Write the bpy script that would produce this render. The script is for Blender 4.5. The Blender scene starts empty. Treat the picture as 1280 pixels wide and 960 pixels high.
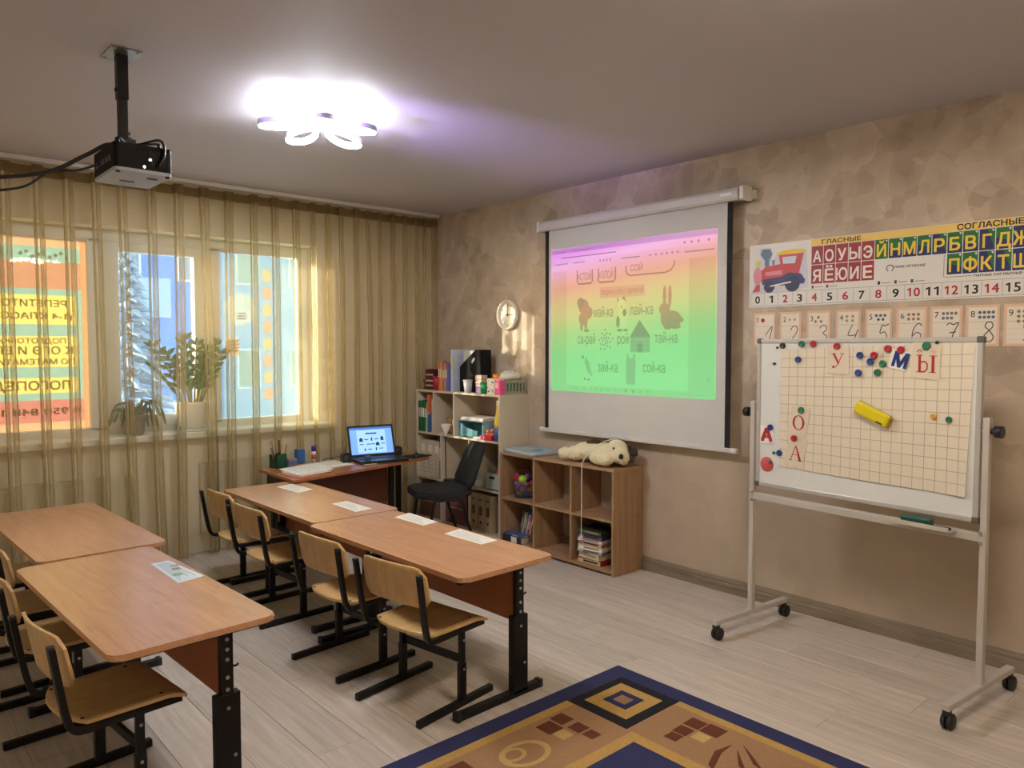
import bpy, bmesh, math, random
from mathutils import Vector, Matrix
from mathutils.geometry import delaunay_2d_cdt

random.seed(7)
scene = bpy.context.scene
COL = scene.collection
H = 2.6

# ------------------------------------------------------------------ camera, world, sun, exposure
cam_d = bpy.data.cameras.new('camera')
cam = bpy.data.objects.new('camera', cam_d)
COL.objects.link(cam)
cam.location = (-3.9213, -5.3579, 1.4644)
cam.rotation_euler = (math.radians(90 - 2.809), 0, math.radians(48.2316 - 90))
cam_d.sensor_width = 36.0
cam_d.lens = 36.0 * 942.01 / 1280.0
cam_d.clip_start = 0.05
scene.camera = cam

world = bpy.data.worlds.new('sky')
scene.world = world
world.use_nodes = True
wn = world.node_tree
wn.nodes.clear()
w_out = wn.nodes.new('ShaderNodeOutputWorld')
w_bg = wn.nodes.new('ShaderNodeBackground')
w_sky = wn.nodes.new('ShaderNodeTexSky')
w_sky.sky_type = 'NISHITA'
w_sky.sun_disc = False
w_sky.sun_elevation = math.radians(11.3)
w_sky.sun_rotation = math.radians(-52)
w_bg.inputs['Strength'].default_value = 0.8
wn.links.new(w_sky.outputs[0], w_bg.inputs[0])
wn.links.new(w_bg.outputs[0], w_out.inputs[0])

sun_d = bpy.data.lights.new('sun', 'SUN')
sun = bpy.data.objects.new('sun', sun_d)
COL.objects.link(sun)
sun_d.energy = 13.0
sun_d.color = (1.0, 0.88, 0.72)
sun_d.angle = math.radians(0.6)
sun_dir = Vector((1.0, -0.86, -0.26))
sun.rotation_euler = sun_dir.to_track_quat('-Z', 'Y').to_euler()
sun.location = (-6, 6, 4)

vs = scene.view_settings
vs.view_transform = 'Standard'
vs.look = 'None'
vs.gamma = 1.0
vs.use_curve_mapping = False
vs.exposure = 1.08
scene.cycles.transparent_max_bounces = 24
scene.cycles.max_bounces = 8
CEILING_TINT = 95.0
LAMP_COOL = 115.0
LAMP_WARM = 120.0

# ------------------------------------------------------------------ helpers: materials
def lin(c):
    r = []
    for v in c:
        v = v / 255.0
        r.append(v / 12.92 if v <= 0.04045 else ((v + 0.055) / 1.055) ** 2.4)
    return (r[0], r[1], r[2], 1.0)

_m = {}

def base(name):
    m = bpy.data.materials.new(name)
    m.use_nodes = True
    nt = m.node_tree
    return m, nt, nt.nodes['Principled BSDF']

def M(name, rgb=None, rough=0.5, metal=0.0, var=0.06, scale=9.0, bump=0.0, bscale=80.0, emit=0.0, spec=0.5):
    if name in _m:
        return _m[name]
    m, nt, p = base(name)
    c = lin(rgb)
    tc = nt.nodes.new('ShaderNodeTexCoord')
    no = nt.nodes.new('ShaderNodeTexNoise')
    no.inputs['Scale'].default_value = scale
    no.inputs['Detail'].default_value = 4
    nt.links.new(tc.outputs['Object'], no.inputs['Vector'])
    mx = nt.nodes.new('ShaderNodeMix')
    mx.data_type = 'RGBA'
    nt.links.new(no.outputs['Fac'], mx.inputs['Factor'])
    mx.inputs['A'].default_value = tuple(min(1, v * (1 - var)) for v in c[:3]) + (1,)
    mx.inputs['B'].default_value = tuple(min(1, v * (1 + var)) for v in c[:3]) + (1,)
    nt.links.new(mx.outputs['Result'], p.inputs['Base Color'])
    p.inputs['Roughness'].default_value = rough
    p.inputs['Metallic'].default_value = metal
    p.inputs['Specular IOR Level'].default_value = spec
    if bump:
        n2 = nt.nodes.new('ShaderNodeTexNoise')
        n2.inputs['Scale'].default_value = bscale
        n2.inputs['Detail'].default_value = 3
        nt.links.new(tc.outputs['Object'], n2.inputs['Vector'])
        b = nt.nodes.new('ShaderNodeBump')
        b.inputs['Strength'].default_value = bump
        b.inputs['Distance'].default_value = 0.01
        nt.links.new(n2.outputs['Fac'], b.inputs['Height'])
        nt.links.new(b.outputs['Normal'], p.inputs['Normal'])
    if emit:
        nt.links.new(mx.outputs['Result'], p.inputs['Emission Color'])
        p.inputs['Emission Strength'].default_value = emit
    _m[name] = m
    return m

def wood(name, c1, c2, scale=(30, 1.2, 30), rough=0.4, figure=0.0, rand=0.0):
    if name in _m:
        return _m[name]
    m, nt, p = base(name)
    L = nt.links.new
    tc = nt.nodes.new('ShaderNodeTexCoord')
    vec = tc.outputs['Object']
    if rand:
        oi = nt.nodes.new('ShaderNodeObjectInfo')
        add = nt.nodes.new('ShaderNodeVectorMath')
        add.operation = 'MULTIPLY_ADD'
        comb = nt.nodes.new('ShaderNodeCombineXYZ')
        for i in range(3):
            L(oi.outputs['Random'], comb.inputs[i])
        L(comb.outputs[0], add.inputs[0])
        add.inputs[1].default_value = (13, 29, 7)
        L(vec, add.inputs[2])
        vec = add.outputs[0]
    mp = nt.nodes.new('ShaderNodeMapping')
    mp.inputs['Scale'].default_value = scale
    L(vec, mp.inputs['Vector'])
    no = nt.nodes.new('ShaderNodeTexNoise')
    no.inputs['Scale'].default_value = 2.2
    no.inputs['Detail'].default_value = 6
    no.inputs['Roughness'].default_value = 0.6
    no.inputs['Distortion'].default_value = 0.4
    L(mp.outputs[0], no.inputs['Vector'])
    r = nt.nodes.new('ShaderNodeValToRGB')
    r.color_ramp.elements[0].position = 0.3
    r.color_ramp.elements[1].position = 0.7
    r.color_ramp.elements[0].color = lin(c1)
    r.color_ramp.elements[1].color = lin(c2)
    L(no.outputs['Fac'], r.inputs['Fac'])
    col = r.outputs['Color']
    if figure:
        n2 = nt.nodes.new('ShaderNodeTexNoise')
        n2.inputs['Scale'].default_value = 1.0
        n2.inputs['Detail'].default_value = 1.5
        mp2 = nt.nodes.new('ShaderNodeMapping')
        mp2.inputs['Scale'].default_value = (scale[0] * 0.22, scale[1] * 1.3, scale[2] * 0.22)
        L(vec, mp2.inputs['Vector'])
        L(mp2.outputs[0], n2.inputs['Vector'])
        mul = nt.nodes.new('ShaderNodeMath'); mul.operation = 'MULTIPLY'; mul.inputs[1].default_value = 90.0
        sn = nt.nodes.new('ShaderNodeMath'); sn.operation = 'SINE'
        L(n2.outputs['Fac'], mul.inputs[0]); L(mul.outputs[0], sn.inputs[0])
        mr = nt.nodes.new('ShaderNodeMapRange')
        mr.inputs['From Min'].default_value = 0.55
        mr.inputs['From Max'].default_value = 1.0
        mr.inputs['To Max'].default_value = figure
        L(sn.outputs[0], mr.inputs['Value'])
        mx = nt.nodes.new('ShaderNodeMix'); mx.data_type = 'RGBA'
        L(mr.outputs[0], mx.inputs['Factor'])
        L(col, mx.inputs['A'])
        mx.inputs['B'].default_value = tuple(v * 0.55 for v in lin(c1)[:3]) + (1,)
        col = mx.outputs['Result']
    if rand:
        hs = nt.nodes.new('ShaderNodeHueSaturation')
        mr2 = nt.nodes.new('ShaderNodeMapRange')
        mr2.inputs['To Min'].default_value = 1 - rand
        mr2.inputs['To Max'].default_value = 1 + rand
        L(oi.outputs['Random'], mr2.inputs['Value'])
        L(mr2.outputs[0], hs.inputs['Value'])
        L(col, hs.inputs['Color'])
        col = hs.outputs['Color']
    L(col, p.inputs['Base Color'])
    p.inputs['Roughness'].default_value = rough
    b = nt.nodes.new('ShaderNodeBump')
    b.inputs['Strength'].default_value = 0.06
    b.inputs['Distance'].default_value = 0.003
    L(no.outputs['Fac'], b.inputs['Height'])
    L(b.outputs['Normal'], p.inputs['Normal'])
    _m[name] = m
    return m

def plaster():
    m, nt, p = base('decorative plaster')
    L = nt.links.new
    tc = nt.nodes.new('ShaderNodeTexCoord')
    no = nt.nodes.new('ShaderNodeTexNoise')
    no.inputs['Scale'].default_value = 3.0
    no.inputs['Detail'].default_value = 3
    L(tc.outputs['Object'], no.inputs['Vector'])
    def layer(sc, amt, off):
        sub = nt.nodes.new('ShaderNodeVectorMath'); sub.operation = 'MULTIPLY_ADD'
        L(no.outputs['Color'], sub.inputs[0])
        sub.inputs[1].default_value = (amt, amt, amt)
        mp = nt.nodes.new('ShaderNodeMapping')
        mp.inputs['Location'].default_value = (off, off * 2, off)
        mp.inputs['Rotation'].default_value = (0.6 + off, 0, 0)
        L(tc.outputs['Object'], mp.inputs['Vector'])
        L(mp.outputs[0], sub.inputs[2])
        v = nt.nodes.new('ShaderNodeTexVoronoi')
        v.feature = 'F1'
        v.inputs['Scale'].default_value = sc
        L(sub.outputs[0], v.inputs['Vector'])
        bw = nt.nodes.new('ShaderNodeRGBToBW')
        L(v.outputs['Color'], bw.inputs[0])
        return v, bw
    v1, b1 = layer(5.5, 0.35, 0.0)
    v2, b2 = layer(9.0, 0.5, 3.3)
    add = nt.nodes.new('ShaderNodeMath'); add.operation = 'ADD'
    L(b1.outputs[0], add.inputs[0])
    ml = nt.nodes.new('ShaderNodeMath'); ml.operation = 'MULTIPLY'; ml.inputs[1].default_value = 0.6
    L(b2.outputs[0], ml.inputs[0]); L(ml.outputs[0], add.inputs[1])
    d1 = nt.nodes.new('ShaderNodeMath'); d1.operation = 'MULTIPLY'; d1.inputs[1].default_value = 0.7
    L(v1.outputs['Distance'], d1.inputs[0])
    ad2 = nt.nodes.new('ShaderNodeMath'); ad2.operation = 'ADD'
    L(add.outputs[0], ad2.inputs[0]); L(d1.outputs[0], ad2.inputs[1])
    # the lower part of the wall was troweled smooth
    sx = nt.nodes.new('ShaderNodeSeparateXYZ')
    L(tc.outputs['Object'], sx.inputs[0])
    mr = nt.nodes.new('ShaderNodeMapRange')
    mr.inputs['From Min'].default_value = 0.75
    mr.inputs['From Max'].default_value = 1.35
    mr.inputs['To Min'].default_value = 0.25
    mr.inputs['To Max'].default_value = 1.0
    L(sx.outputs['Z'], mr.inputs['Value'])
    sb = nt.nodes.new('ShaderNodeMath'); sb.operation = 'SUBTRACT'; sb.inputs[1].default_value = 1.08
    L(ad2.outputs[0], sb.inputs[0])
    mm = nt.nodes.new('ShaderNodeMath'); mm.operation = 'MULTIPLY_ADD'; mm.inputs[2].default_value = 0.5
    m3 = nt.nodes.new('ShaderNodeMath'); m3.operation = 'MULTIPLY'; m3.inputs[1].default_value = 0.55
    L(mr.outputs[0], m3.inputs[0])
    L(sb.outputs[0], mm.inputs[0]); L(m3.outputs[0], mm.inputs[1])
    r = nt.nodes.new('ShaderNodeValToRGB')
    r.color_ramp.elements[0].position = 0.1
    r.color_ramp.elements[1].position = 0.9
    r.color_ramp.elements[0].color = lin((156, 136, 114))
    r.color_ramp.elements[1].color = lin((206, 188, 166))
    L(mm.outputs[0], r.inputs['Fac'])
    L(r.outputs['Color'], p.inputs['Base Color'])
    p.inputs['Roughness'].default_value = 0.55
    b = nt.nodes.new('ShaderNodeBump')
    b.inputs['Strength'].default_value = 0.25
    b.inputs['Distance'].default_value = 0.012
    L(mm.outputs[0], b.inputs['Height'])
    L(b.outputs['Normal'], p.inputs['Normal'])
    return m

def sheer(name, rgb, transp, tint, through=0.45):
    m, nt, p = base(name)
    nt.nodes.remove(p)
    L = nt.links.new
    out = nt.nodes['Material Output']
    tc = nt.nodes.new('ShaderNodeTexCoord')
    mp = nt.nodes.new('ShaderNodeMapping')
    mp.inputs['Scale'].default_value = (6, 6, 6)
    L(tc.outputs['Object'], mp.inputs['Vector'])
    no = nt.nodes.new('ShaderNodeTexNoise')
    no.inputs['Scale'].default_value = 3
    L(mp.outputs[0], no.inputs['Vector'])
    mr = nt.nodes.new('ShaderNodeMapRange')
    mr.inputs['To Min'].default_value = max(0.0, 1 - transp - 0.006)
    mr.inputs['To Max'].default_value = min(1.0, 1 - transp + 0.006)
    L(no.outputs['Fac'], mr.inputs['Value'])
    t = nt.nodes.new('ShaderNodeBsdfTransparent')
    t.inputs[0].default_value = tint + (1,)
    d = nt.nodes.new('ShaderNodeBsdfDiffuse')
    d.inputs[0].default_value = lin(rgb)
    tr = nt.nodes.new('ShaderNodeBsdfTranslucent')
    tr.inputs[0].default_value = lin(rgb)
    m1 = nt.nodes.new('ShaderNodeMixShader'); m1.inputs[0].default_value = through
    L(d.outputs[0], m1.inputs[1]); L(tr.outputs[0], m1.inputs[2])
    m2 = nt.nodes.new('ShaderNodeMixShader')
    L(mr.outputs[0], m2.inputs[0]); L(t.outputs[0], m2.inputs[1]); L(m1.outputs[0], m2.inputs[2])
    # a weave closes up when looked along: transmission goes with the slant path through the threads
    ge = nt.nodes.new('ShaderNodeNewGeometry')
    dt = nt.nodes.new('ShaderNodeVectorMath'); dt.operation = 'DOT_PRODUCT'
    L(ge.outputs['Normal'], dt.inputs[0]); L(ge.outputs['Incoming'], dt.inputs[1])
    ab = nt.nodes.new('ShaderNodeMath'); ab.operation = 'ABSOLUTE'; L(dt.outputs['Value'], ab.inputs[0])
    mxm = nt.nodes.new('ShaderNodeMath'); mxm.operation = 'MAXIMUM'; mxm.inputs[1].default_value = 0.3; L(ab.outputs[0], mxm.inputs[0])
    inv = nt.nodes.new('ShaderNodeMath'); inv.operation = 'DIVIDE'; inv.inputs[0].default_value = 1.0; L(mxm.outputs[0], inv.inputs[1])
    one = nt.nodes.new('ShaderNodeMath'); one.operation = 'SUBTRACT'; one.inputs[0].default_value = 1.0; L(mr.outputs[0], one.inputs[1])
    pw = nt.nodes.new('ShaderNodeMath'); pw.operation = 'POWER'; L(one.outputs[0], pw.inputs[0]); L(inv.outputs[0], pw.inputs[1])
    fa = nt.nodes.new('ShaderNodeMath'); fa.operation = 'SUBTRACT'; fa.inputs[0].default_value = 1.0; L(pw.outputs[0], fa.inputs[1])
    L(fa.outputs[0], m2.inputs[0])
    L(m2.outputs[0], out.inputs[0])
    return m

def film(name, rgb, transp=0.02):
    """printed see-through window film"""
    if name in _m:
        return _m[name]
    m = sheer(name, rgb, transp, (1.0, 1.0, 1.0), 0.3)
    _m[name] = m
    return m

def glass():
    m, nt, p = base('window glass')
    nt.nodes.remove(p)
    L = nt.links.new
    t = nt.nodes.new('ShaderNodeBsdfTransparent'); t.inputs[0].default_value = (0.94, 0.97, 0.96, 1)
    g = nt.nodes.new('ShaderNodeBsdfGlossy'); g.inputs['Roughness'].default_value = 0.02
    lw = nt.nodes.new('ShaderNodeLayerWeight'); lw.inputs[0].default_value = 0.5
    pw = nt.nodes.new('ShaderNodeMath'); pw.operation = 'POWER'; pw.inputs[1].default_value = 4.5
    L(lw.outputs['Facing'], pw.inputs[0])
    f = nt.nodes.new('ShaderNodeMath'); f.operation = 'MULTIPLY_ADD'; f.inputs[1].default_value = 0.8; f.inputs[2].default_value = 0.035
    L(pw.outputs[0], f.inputs[0])
    mx = nt.nodes.new('ShaderNodeMixShader')
    L(f.outputs[0], mx.inputs[0]); L(t.outputs[0], mx.inputs[1]); L(g.outputs[0], mx.inputs[2])
    L(mx.outputs[0], nt.nodes['Material Output'].inputs[0])
    return m

def clear(name, rgb, transp):
    if name in _m:
        return _m[name]
    m, nt, p = base(name)
    L = nt.links.new
    p.inputs['Base Color'].default_value = lin(rgb)
    p.inputs['Roughness'].default_value = 0.2
    t = nt.nodes.new('ShaderNodeBsdfTransparent')
    mx = nt.nodes.new('ShaderNodeMixShader'); mx.inputs[0].default_value = 1 - transp
    L(t.outputs[0], mx.inputs[1]); L(p.outputs[0], mx.inputs[2])
    L(mx.outputs[0], nt.nodes['Material Output'].inputs[0])
    _m[name] = m
    return m

# ------------------------------------------------------------------ helpers: meshes
class B:
    def __init__(self):
        self.bm = bmesh.new()
        self.mats = []
        self.k = 0

    def mat(self, m):
        if m not in self.mats:
            self.mats.append(m)
        self.k = self.mats.index(m)
        return self

    def _faces(self, vs, fs):
        out = []
        for f in fs:
            try:
                face = self.bm.faces.new([vs[i] for i in f])
                face.material_index = self.k
                out.append(face)
            except ValueError:
                pass
        return out

    def add(self, verts, faces):
        vs = [self.bm.verts.new(v) for v in verts]
        return vs, self._faces(vs, faces)

    def box(self, c, s, rz=0.0, bev=0.0, mtx=None):
        hx, hy, hz = s[0] / 2, s[1] / 2, s[2] / 2
        R = Matrix.Rotation(rz, 3, 'Z') if mtx is None else mtx
        vs = [Vector(c) + R @ Vector((x, y, z)) for x in (-hx, hx) for y in (-hy, hy) for z in (-hz, hz)]
        v, f = self.add(vs, [(0, 1, 3, 2), (4, 6, 7, 5), (0, 4, 5, 1), (2, 3, 7, 6), (0, 2, 6, 4), (1, 5, 7, 3)])
        if bev:
            es = list({e for fc in f for e in fc.edges})
            r = bmesh.ops.bevel(self.bm, geom=es, offset=bev, segments=2, affect='EDGES', profile=0.5)
            for fc in r['faces']:
                fc.material_index = self.k
        return self

    def bar(self, p0, p1, w, h, up=(0, 0, 1)):
        """rectangular bar from p0 to p1"""
        p0, p1 = Vector(p0), Vector(p1)
        d = (p1 - p0); l = d.length; d.normalize()
        u = Vector(up)
        if abs(d.dot(u)) > 0.98:
            u = Vector((1, 0, 0))
        s = d.cross(u).normalized(); u = s.cross(d)
        m = Matrix((d, s, u)).transposed()
        return self.box((p0 + p1) / 2, (l, w, h), mtx=m)

    def tube(self, pts, r, n=8, closed=False, cap=True, sq=False):
        pts = [Vector(p) for p in pts]
        N = len(pts)
        rs = r if isinstance(r, (list, tuple)) else [r] * N
        rings = []
        ref = None
        for i, p in enumerate(pts):
            a = pts[(i - 1) % N] if (closed or i > 0) else p
            b = pts[(i + 1) % N] if (closed or i < N - 1) else p
            t = (b - a).normalized()
            if ref is None:
                ref = Vector((0, 0, 1)) if abs(t.z) < 0.9 else Vector((1, 0, 0))
            s = t.cross(ref).normalized()
            ref = s.cross(t).normalized()
            ring = []
            for k in range(n):
                an = 2 * math.pi * (k + (0.5 if sq else 0)) / n
                ring.append(self.bm.verts.new(p + (s * math.cos(an) + ref * math.sin(an)) * rs[i]))
            rings.append(ring)
        fs = []
        for i in range(N if closed else N - 1):
            a, b = rings[i], rings[(i + 1) % N]
            for k in range(n):
                f = self.bm.faces.new((a[k], a[(k + 1) % n], b[(k + 1) % n], b[k]))
                f.material_index = self.k
                if n > 4:
                    f.smooth = True
        if cap and not closed:
            for ring, rev in ((rings[0], True), (rings[-1], False)):
                f = self.bm.faces.new(list(reversed(ring)) if not rev else ring)
                f.material_index = self.k
        return self

    def cyl(self, p0, p1, r, n=16, r2=None):
        return self.tube([p0, p1], [r, r if r2 is None else r2], n)

    def lathe(self, prof, n=24, c=(0, 0, 0), axis='z', smooth=True):
        rings = []
        c = Vector(c)
        for r, z in prof:
            ring = []
            if r < 1e-6:
                ring = [self.bm.verts.new(c + self._ax((0, 0, z), axis))]
            else:
                for k in range(n):
                    a = 2 * math.pi * k / n
                    ring.append(self.bm.verts.new(c + self._ax((r * math.cos(a), r * math.sin(a), z), axis)))
            rings.append(ring)
        for a, b in zip(rings, rings[1:]):
            for k in range(n):
                k2 = (k + 1) % n
                if len(a) == 1 and len(b) == 1:
                    continue
                if len(a) == 1:
                    q = (a[0], b[k2], b[k])
                elif len(b) == 1:
                    q = (a[k], a[k2], b[0])
                else:
                    q = (a[k], a[k2], b[k2], b[k])
                f = self.bm.faces.new(q)
                f.material_index = self.k
                f.smooth = smooth
        return self

    @staticmethod
    def _ax(v, axis):
        x, y, z = v
        if axis == 'z':
            return Vector((x, y, z))
        if axis == 'x':      # profile height runs along -x
            return Vector((-z, x, y))
        return Vector((x, z, y))

    def ell(self, c, r, nu=16, nv=10):
        prof = []
        rings = []
        c = Vector(c)
        if not isinstance(r, (tuple, list)):
            r = (r, r, r)
        for i in range(nv + 1):
            th = math.pi * i / nv
            if i in (0, nv):
                rings.append([self.bm.verts.new(c + Vector((0, 0, r[2] * math.cos(th))))])
            else:
                rings.append([self.bm.verts.new(c + Vector((r[0] * math.sin(th) * math.cos(2 * math.pi * k / nu),
                                                           r[1] * math.sin(th) * math.sin(2 * math.pi * k / nu),
                                                           r[2] * math.cos(th)))) for k in range(nu)])
        for a, b in zip(rings, rings[1:]):
            for k in range(nu):
                k2 = (k + 1) % nu
                if len(a) == 1:
                    q = (a[0], b[k], b[k2])
                elif len(b) == 1:
                    q = (a[k], b[0], a[k2])
                else:
                    q = (a[k], b[k], b[k2], a[k2])
                f = self.bm.faces.new(q)
                f.material_index = self.k
                f.smooth = True
        return self

    def slab(self, poly, O, U, V, N, t, off=0.0):
        """extruded polygon: poly in (u, v), thickness t along N starting at off"""
        O, U, V, N = Vector(O), Vector(U), Vector(V), Vector(N)
        n = len(poly)
        lo = [O + U * a + V * b + N * off for a, b in poly]
        hi = [p + N * t for p in lo]
        self.add(lo + hi, [tuple(range(n - 1, -1, -1)), tuple(range(n, 2 * n))] +
                 [(i, (i + 1) % n, n + (i + 1) % n, n + i) for i in range(n)])
        return self

    def flat(self, poly, F, off=0.0006):
        O, U, V, N = (Vector(q) for q in F)
        self.add([O + U * a + V * b + N * off for a, b in poly], [tuple(range(len(poly)))])
        return self

    def rect(self, a0, b0, a1, b1, F, off=0.0006):
        return self.flat([(a0, b0), (a1, b0), (a1, b1), (a0, b1)], F, off)

    def disc(self, a, b, r, F, off=0.0006, n=16, ry=None):
        ry = r if ry is None else ry
        return self.flat([(a + r * math.cos(2 * math.pi * k / n), b + ry * math.sin(2 * math.pi * k / n)) for k in range(n)], F, off)

    def stroke(self, pts, w, F, off=0.0006):
        """printed line of width w through 2-D points"""
        O, U, V, N = (Vector(q) for q in F)
        P = [Vector((a, b)) for a, b in pts]
        L, R = [], []
        n = len(P)
        closed = (P[0] - P[-1]).length < 1e-9 and n > 2
        for i in range(n):
            a = P[i - 1] if i > 0 else (P[-2] if closed else P[i])
            b = P[i + 1] if i < n - 1 else (P[1] if closed else P[i])
            t = (b - a)
            if t.length < 1e-9:
                t = Vector((1, 0))
            t.normalize()
            nn = Vector((-t.y, t.x)) * (w / 2)
            L.append(P[i] + nn); R.append(P[i] - nn)
        vs = [O + U * p.x + V * p.y + N * off for p in L + R]
        self.add(vs, [(n + i, n + i + 1, i + 1, i) for i in range(n - 1)])
        return self

    def text(self, s, a, b, h, F, off=0.0007, width=None, bold=0.0, anchor='l', shear=0.0, rot=0.0, span=None, shift=0.0):
        """lettering: cap height h, baseline at (a, b)"""
        O, U, V, N = (Vector(q) for q in F)
        vs, fs = text2d(s, 0.0, shear)
        if not vs:
            return self
        k = h / CAP[0]
        x0 = min(v[0] for v in vs); x1 = max(v[0] for v in vs)
        if span:
            x0, x1 = span
        kx = k if width is None else width / max(x1 - x0, 1e-6)
        w = (x1 - x0) * kx
        sh = {'l': 0, 'c': -w / 2, 'r': -w}[anchor]
        ca, sa = math.cos(rot), math.sin(rot)
        e = bold * 0.8
        for lay, (ex, ey) in enumerate([(0, 0)] if not bold else [(-e, -e), (e, -e), (e, e), (-e, e)]):
            out = []
            for x, y in vs:
                p, q = (x + shift + ex - x0) * kx + sh, (y + ey) * k
                p, q = p * ca - q * sa, p * sa + q * ca
                out.append(O + U * (a + p) + V * (b + q) + N * (off + 0.00012 * lay))
            self.add(out, fs)
        return self

    def obj(self, name, parent=None, mat=None, loc=None, smooth=False, **props):
        if mat is not None and not self.mats:
            self.mats = [mat]
        me = bpy.data.meshes.new(name)
        bmesh.ops.recalc_face_normals(self.bm, faces=self.bm.faces) if props.pop('recalc', True) else None
        self.bm.to_mesh(me)
        self.bm.free()
        for m in self.mats:
            me.materials.append(m)
        if smooth:
            for p in me.polygons:
                p.use_smooth = True
        o = bpy.data.objects.new(name, me)
        COL.objects.link(o)
        if parent:
            o.parent = parent
        if loc:
            o.location = loc
        for k, v in props.items():
            o[k] = v
        return o

_txt = {}
CAP = [0.7]

def fill_outline(vs, es):
    """fill glyph outlines by the non-zero winding rule (some glyphs are drawn with overlapping contours)"""
    nb = {}
    for a, b in es:
        nb.setdefault(a, []).append(b); nb.setdefault(b, []).append(a)
    seen, loops = set(), []
    for st in sorted(nb):
        if st in seen:
            continue
        lp = [st]; seen.add(st)
        nxt = st + 1 if st + 1 in nb[st] else nb[st][0]
        while nxt not in seen:
            lp.append(nxt); seen.add(nxt)
            c = [q for q in nb[nxt] if q not in seen]
            if not c:
                break
            nxt = c[0]
        if len(lp) > 2:
            loops.append(lp)
    loops = [[vs[i] for i in lp] for lp in loops]
    for lp in list(loops):        # the font's figure one is a bare bar: give it its flag
        ys = [p[1] for p in lp]; xs = [p[0] for p in lp]
        if len(lp) == 4 and min(ys) == 0 and abs(max(ys) - 0.682) < 0.003:
            x0 = min(xs)
            i = loops.index(lp)
            loops[i] = [(x0, 0), (max(xs), 0), (max(xs), 0.682), (x0 + 0.02, 0.682), (x0 - 0.15, 0.575), (x0 - 0.15, 0.48), (x0, 0.575)]
    pts, eds = [], []
    for lp in loops:
        n0 = len(pts)
        pts += [Vector(p) for p in lp]
        eds += [(n0 + k, n0 + (k + 1) % len(lp)) for k in range(len(lp))]
    if not pts:
        return [], []
    ov, oe, of, _, _, _ = delaunay_2d_cdt(pts, eds, [], 0, 1e-5)
    keep = []
    for f in of:
        cx_ = sum(ov[k].x for k in f) / len(f); cy_ = sum(ov[k].y for k in f) / len(f)
        w = 0
        for lp in loops:
            for k in range(len(lp)):
                (ax, ay), (bx, by) = lp[k - 1], lp[k]
                if (ay <= cy_) != (by <= cy_):
                    side = (bx - ax) * (cy_ - ay) - (cx_ - ax) * (by - ay)
                    if by > ay and side > 0: w += 1
                    elif by < ay and side < 0: w -= 1
        if w:
            keep.append(tuple(f))
    return [(v.x, v.y) for v in ov], keep

def text2d(s, bold=0.0, shear=0.0):
    key = (s, bold, shear)
    if key not in _txt:
        cu = bpy.data.curves.new('lettering', 'FONT')
        cu.body = s
        cu.size = 1.0
        cu.offset = bold
        cu.shear = shear
        cu.resolution_u = 3
        cu.fill_mode = 'NONE'
        ob = bpy.data.objects.new('lettering', cu)
        me = ob.to_mesh()
        vs = [(v.co.x, v.co.y) for v in me.vertices]
        es = [tuple(e.vertices) for e in me.edges]
        ob.to_mesh_clear()
        bpy.data.objects.remove(ob)
        bpy.data.curves.remove(cu)
        _txt[key] = fill_outline(vs, es)
    return _txt[key]

_c = text2d('Н')[0]
CAP[0] = max(v[1] for v in _c) if _c else 0.7

def frame(O, U, V=(0, 0, 1)):
    O, U, V = Vector(O), Vector(U).normalized(), Vector(V).normalized()
    return (O, U, V, U.cross(V).normalized())

def tag(o, label=None, cat=None, group=None, kind=None):
    if label: o['label'] = label
    if cat: o['category'] = cat
    if group: o['group'] = group
    if kind: o['kind'] = kind
    return o

def thing(name, label, cat, loc=(0, 0, 0), rz=0.0, group=None):
    o = bpy.data.objects.new(name, None)
    o.empty_display_size = 0.1
    COL.objects.link(o)
    o.location = loc
    o.rotation_euler = (0, 0, rz)
    return tag(o, label, cat, group)

def dup(root, loc, rz=0.0, label=None, group=None):
    kids = {}
    for ob in list(bpy.data.objects):
        if ob.parent:
            kids.setdefault(ob.parent.name, []).append(ob)
    def rec(o, parent):
        c = o.copy()
        COL.objects.link(c)
        c.parent = parent
        for ch in kids.get(o.name, []):
            rec(ch, c)
        return c
    r = rec(root, None)
    r.location = loc
    r.rotation_euler = (0, 0, rz)
    if label: r['label'] = label
    if group: r['group'] = group
    return r

def words(name, parent, mat, s, a, b, h, F, **k):
    """one line of print, each word a part of its own"""
    ext = lambda t: (min(v[0] for v in text2d(t)[0]), max(v[0] for v in text2d(t)[0]))
    parts = s.split(' ')
    if len(parts) == 1:
        return B().mat(mat).text(s, a, b, h, F, **k).obj(name, parent)
    span = ext(s)
    pre = ''
    for w in parts:
        pre = (pre + ' ' + w) if pre else w
        o = B().mat(mat).text(w, a, b, h, F, span=span, shift=ext(pre)[1] - ext(w)[1], **k).obj(name, parent)
    return o

def rrect(a0, b0, a1, b1, r, n=5):
    pts = []
    for cx, cy, s in ((a1 - r, b0 + r, -90), (a1 - r, b1 - r, 0), (a0 + r, b1 - r, 90), (a0 + r, b0 + r, 180)):
        for k in range(n + 1):
            t = math.radians(s + 90 * k / n)
            pts.append((cx + r * math.cos(t), cy + r * math.sin(t)))
    return pts

# ------------------------------------------------------------------ shared materials
BLACK = M('black painted steel', (16, 13, 13), 0.45, 0.0, 0.1, spec=0.35)
STEEL = M('bright steel', (190, 190, 192), 0.3, 0.9)
WHITE = M('white plastic', (228, 226, 220), 0.4)
PAPER = M('white paper', (236, 234, 226), 0.7)
CREAM = M('cream paper', (232, 224, 204), 0.7)
BLKPL = M('black plastic', (26, 26, 29), 0.4)
INK = M('black print', (28, 26, 28), 0.6)
GREYINK = M('grey print', (120, 118, 120), 0.7)
REDINK = M('red print', (176, 32, 44), 0.55)
BLUEINK = M('blue print', (24, 46, 110), 0.55)
GLASS = glass()

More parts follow.
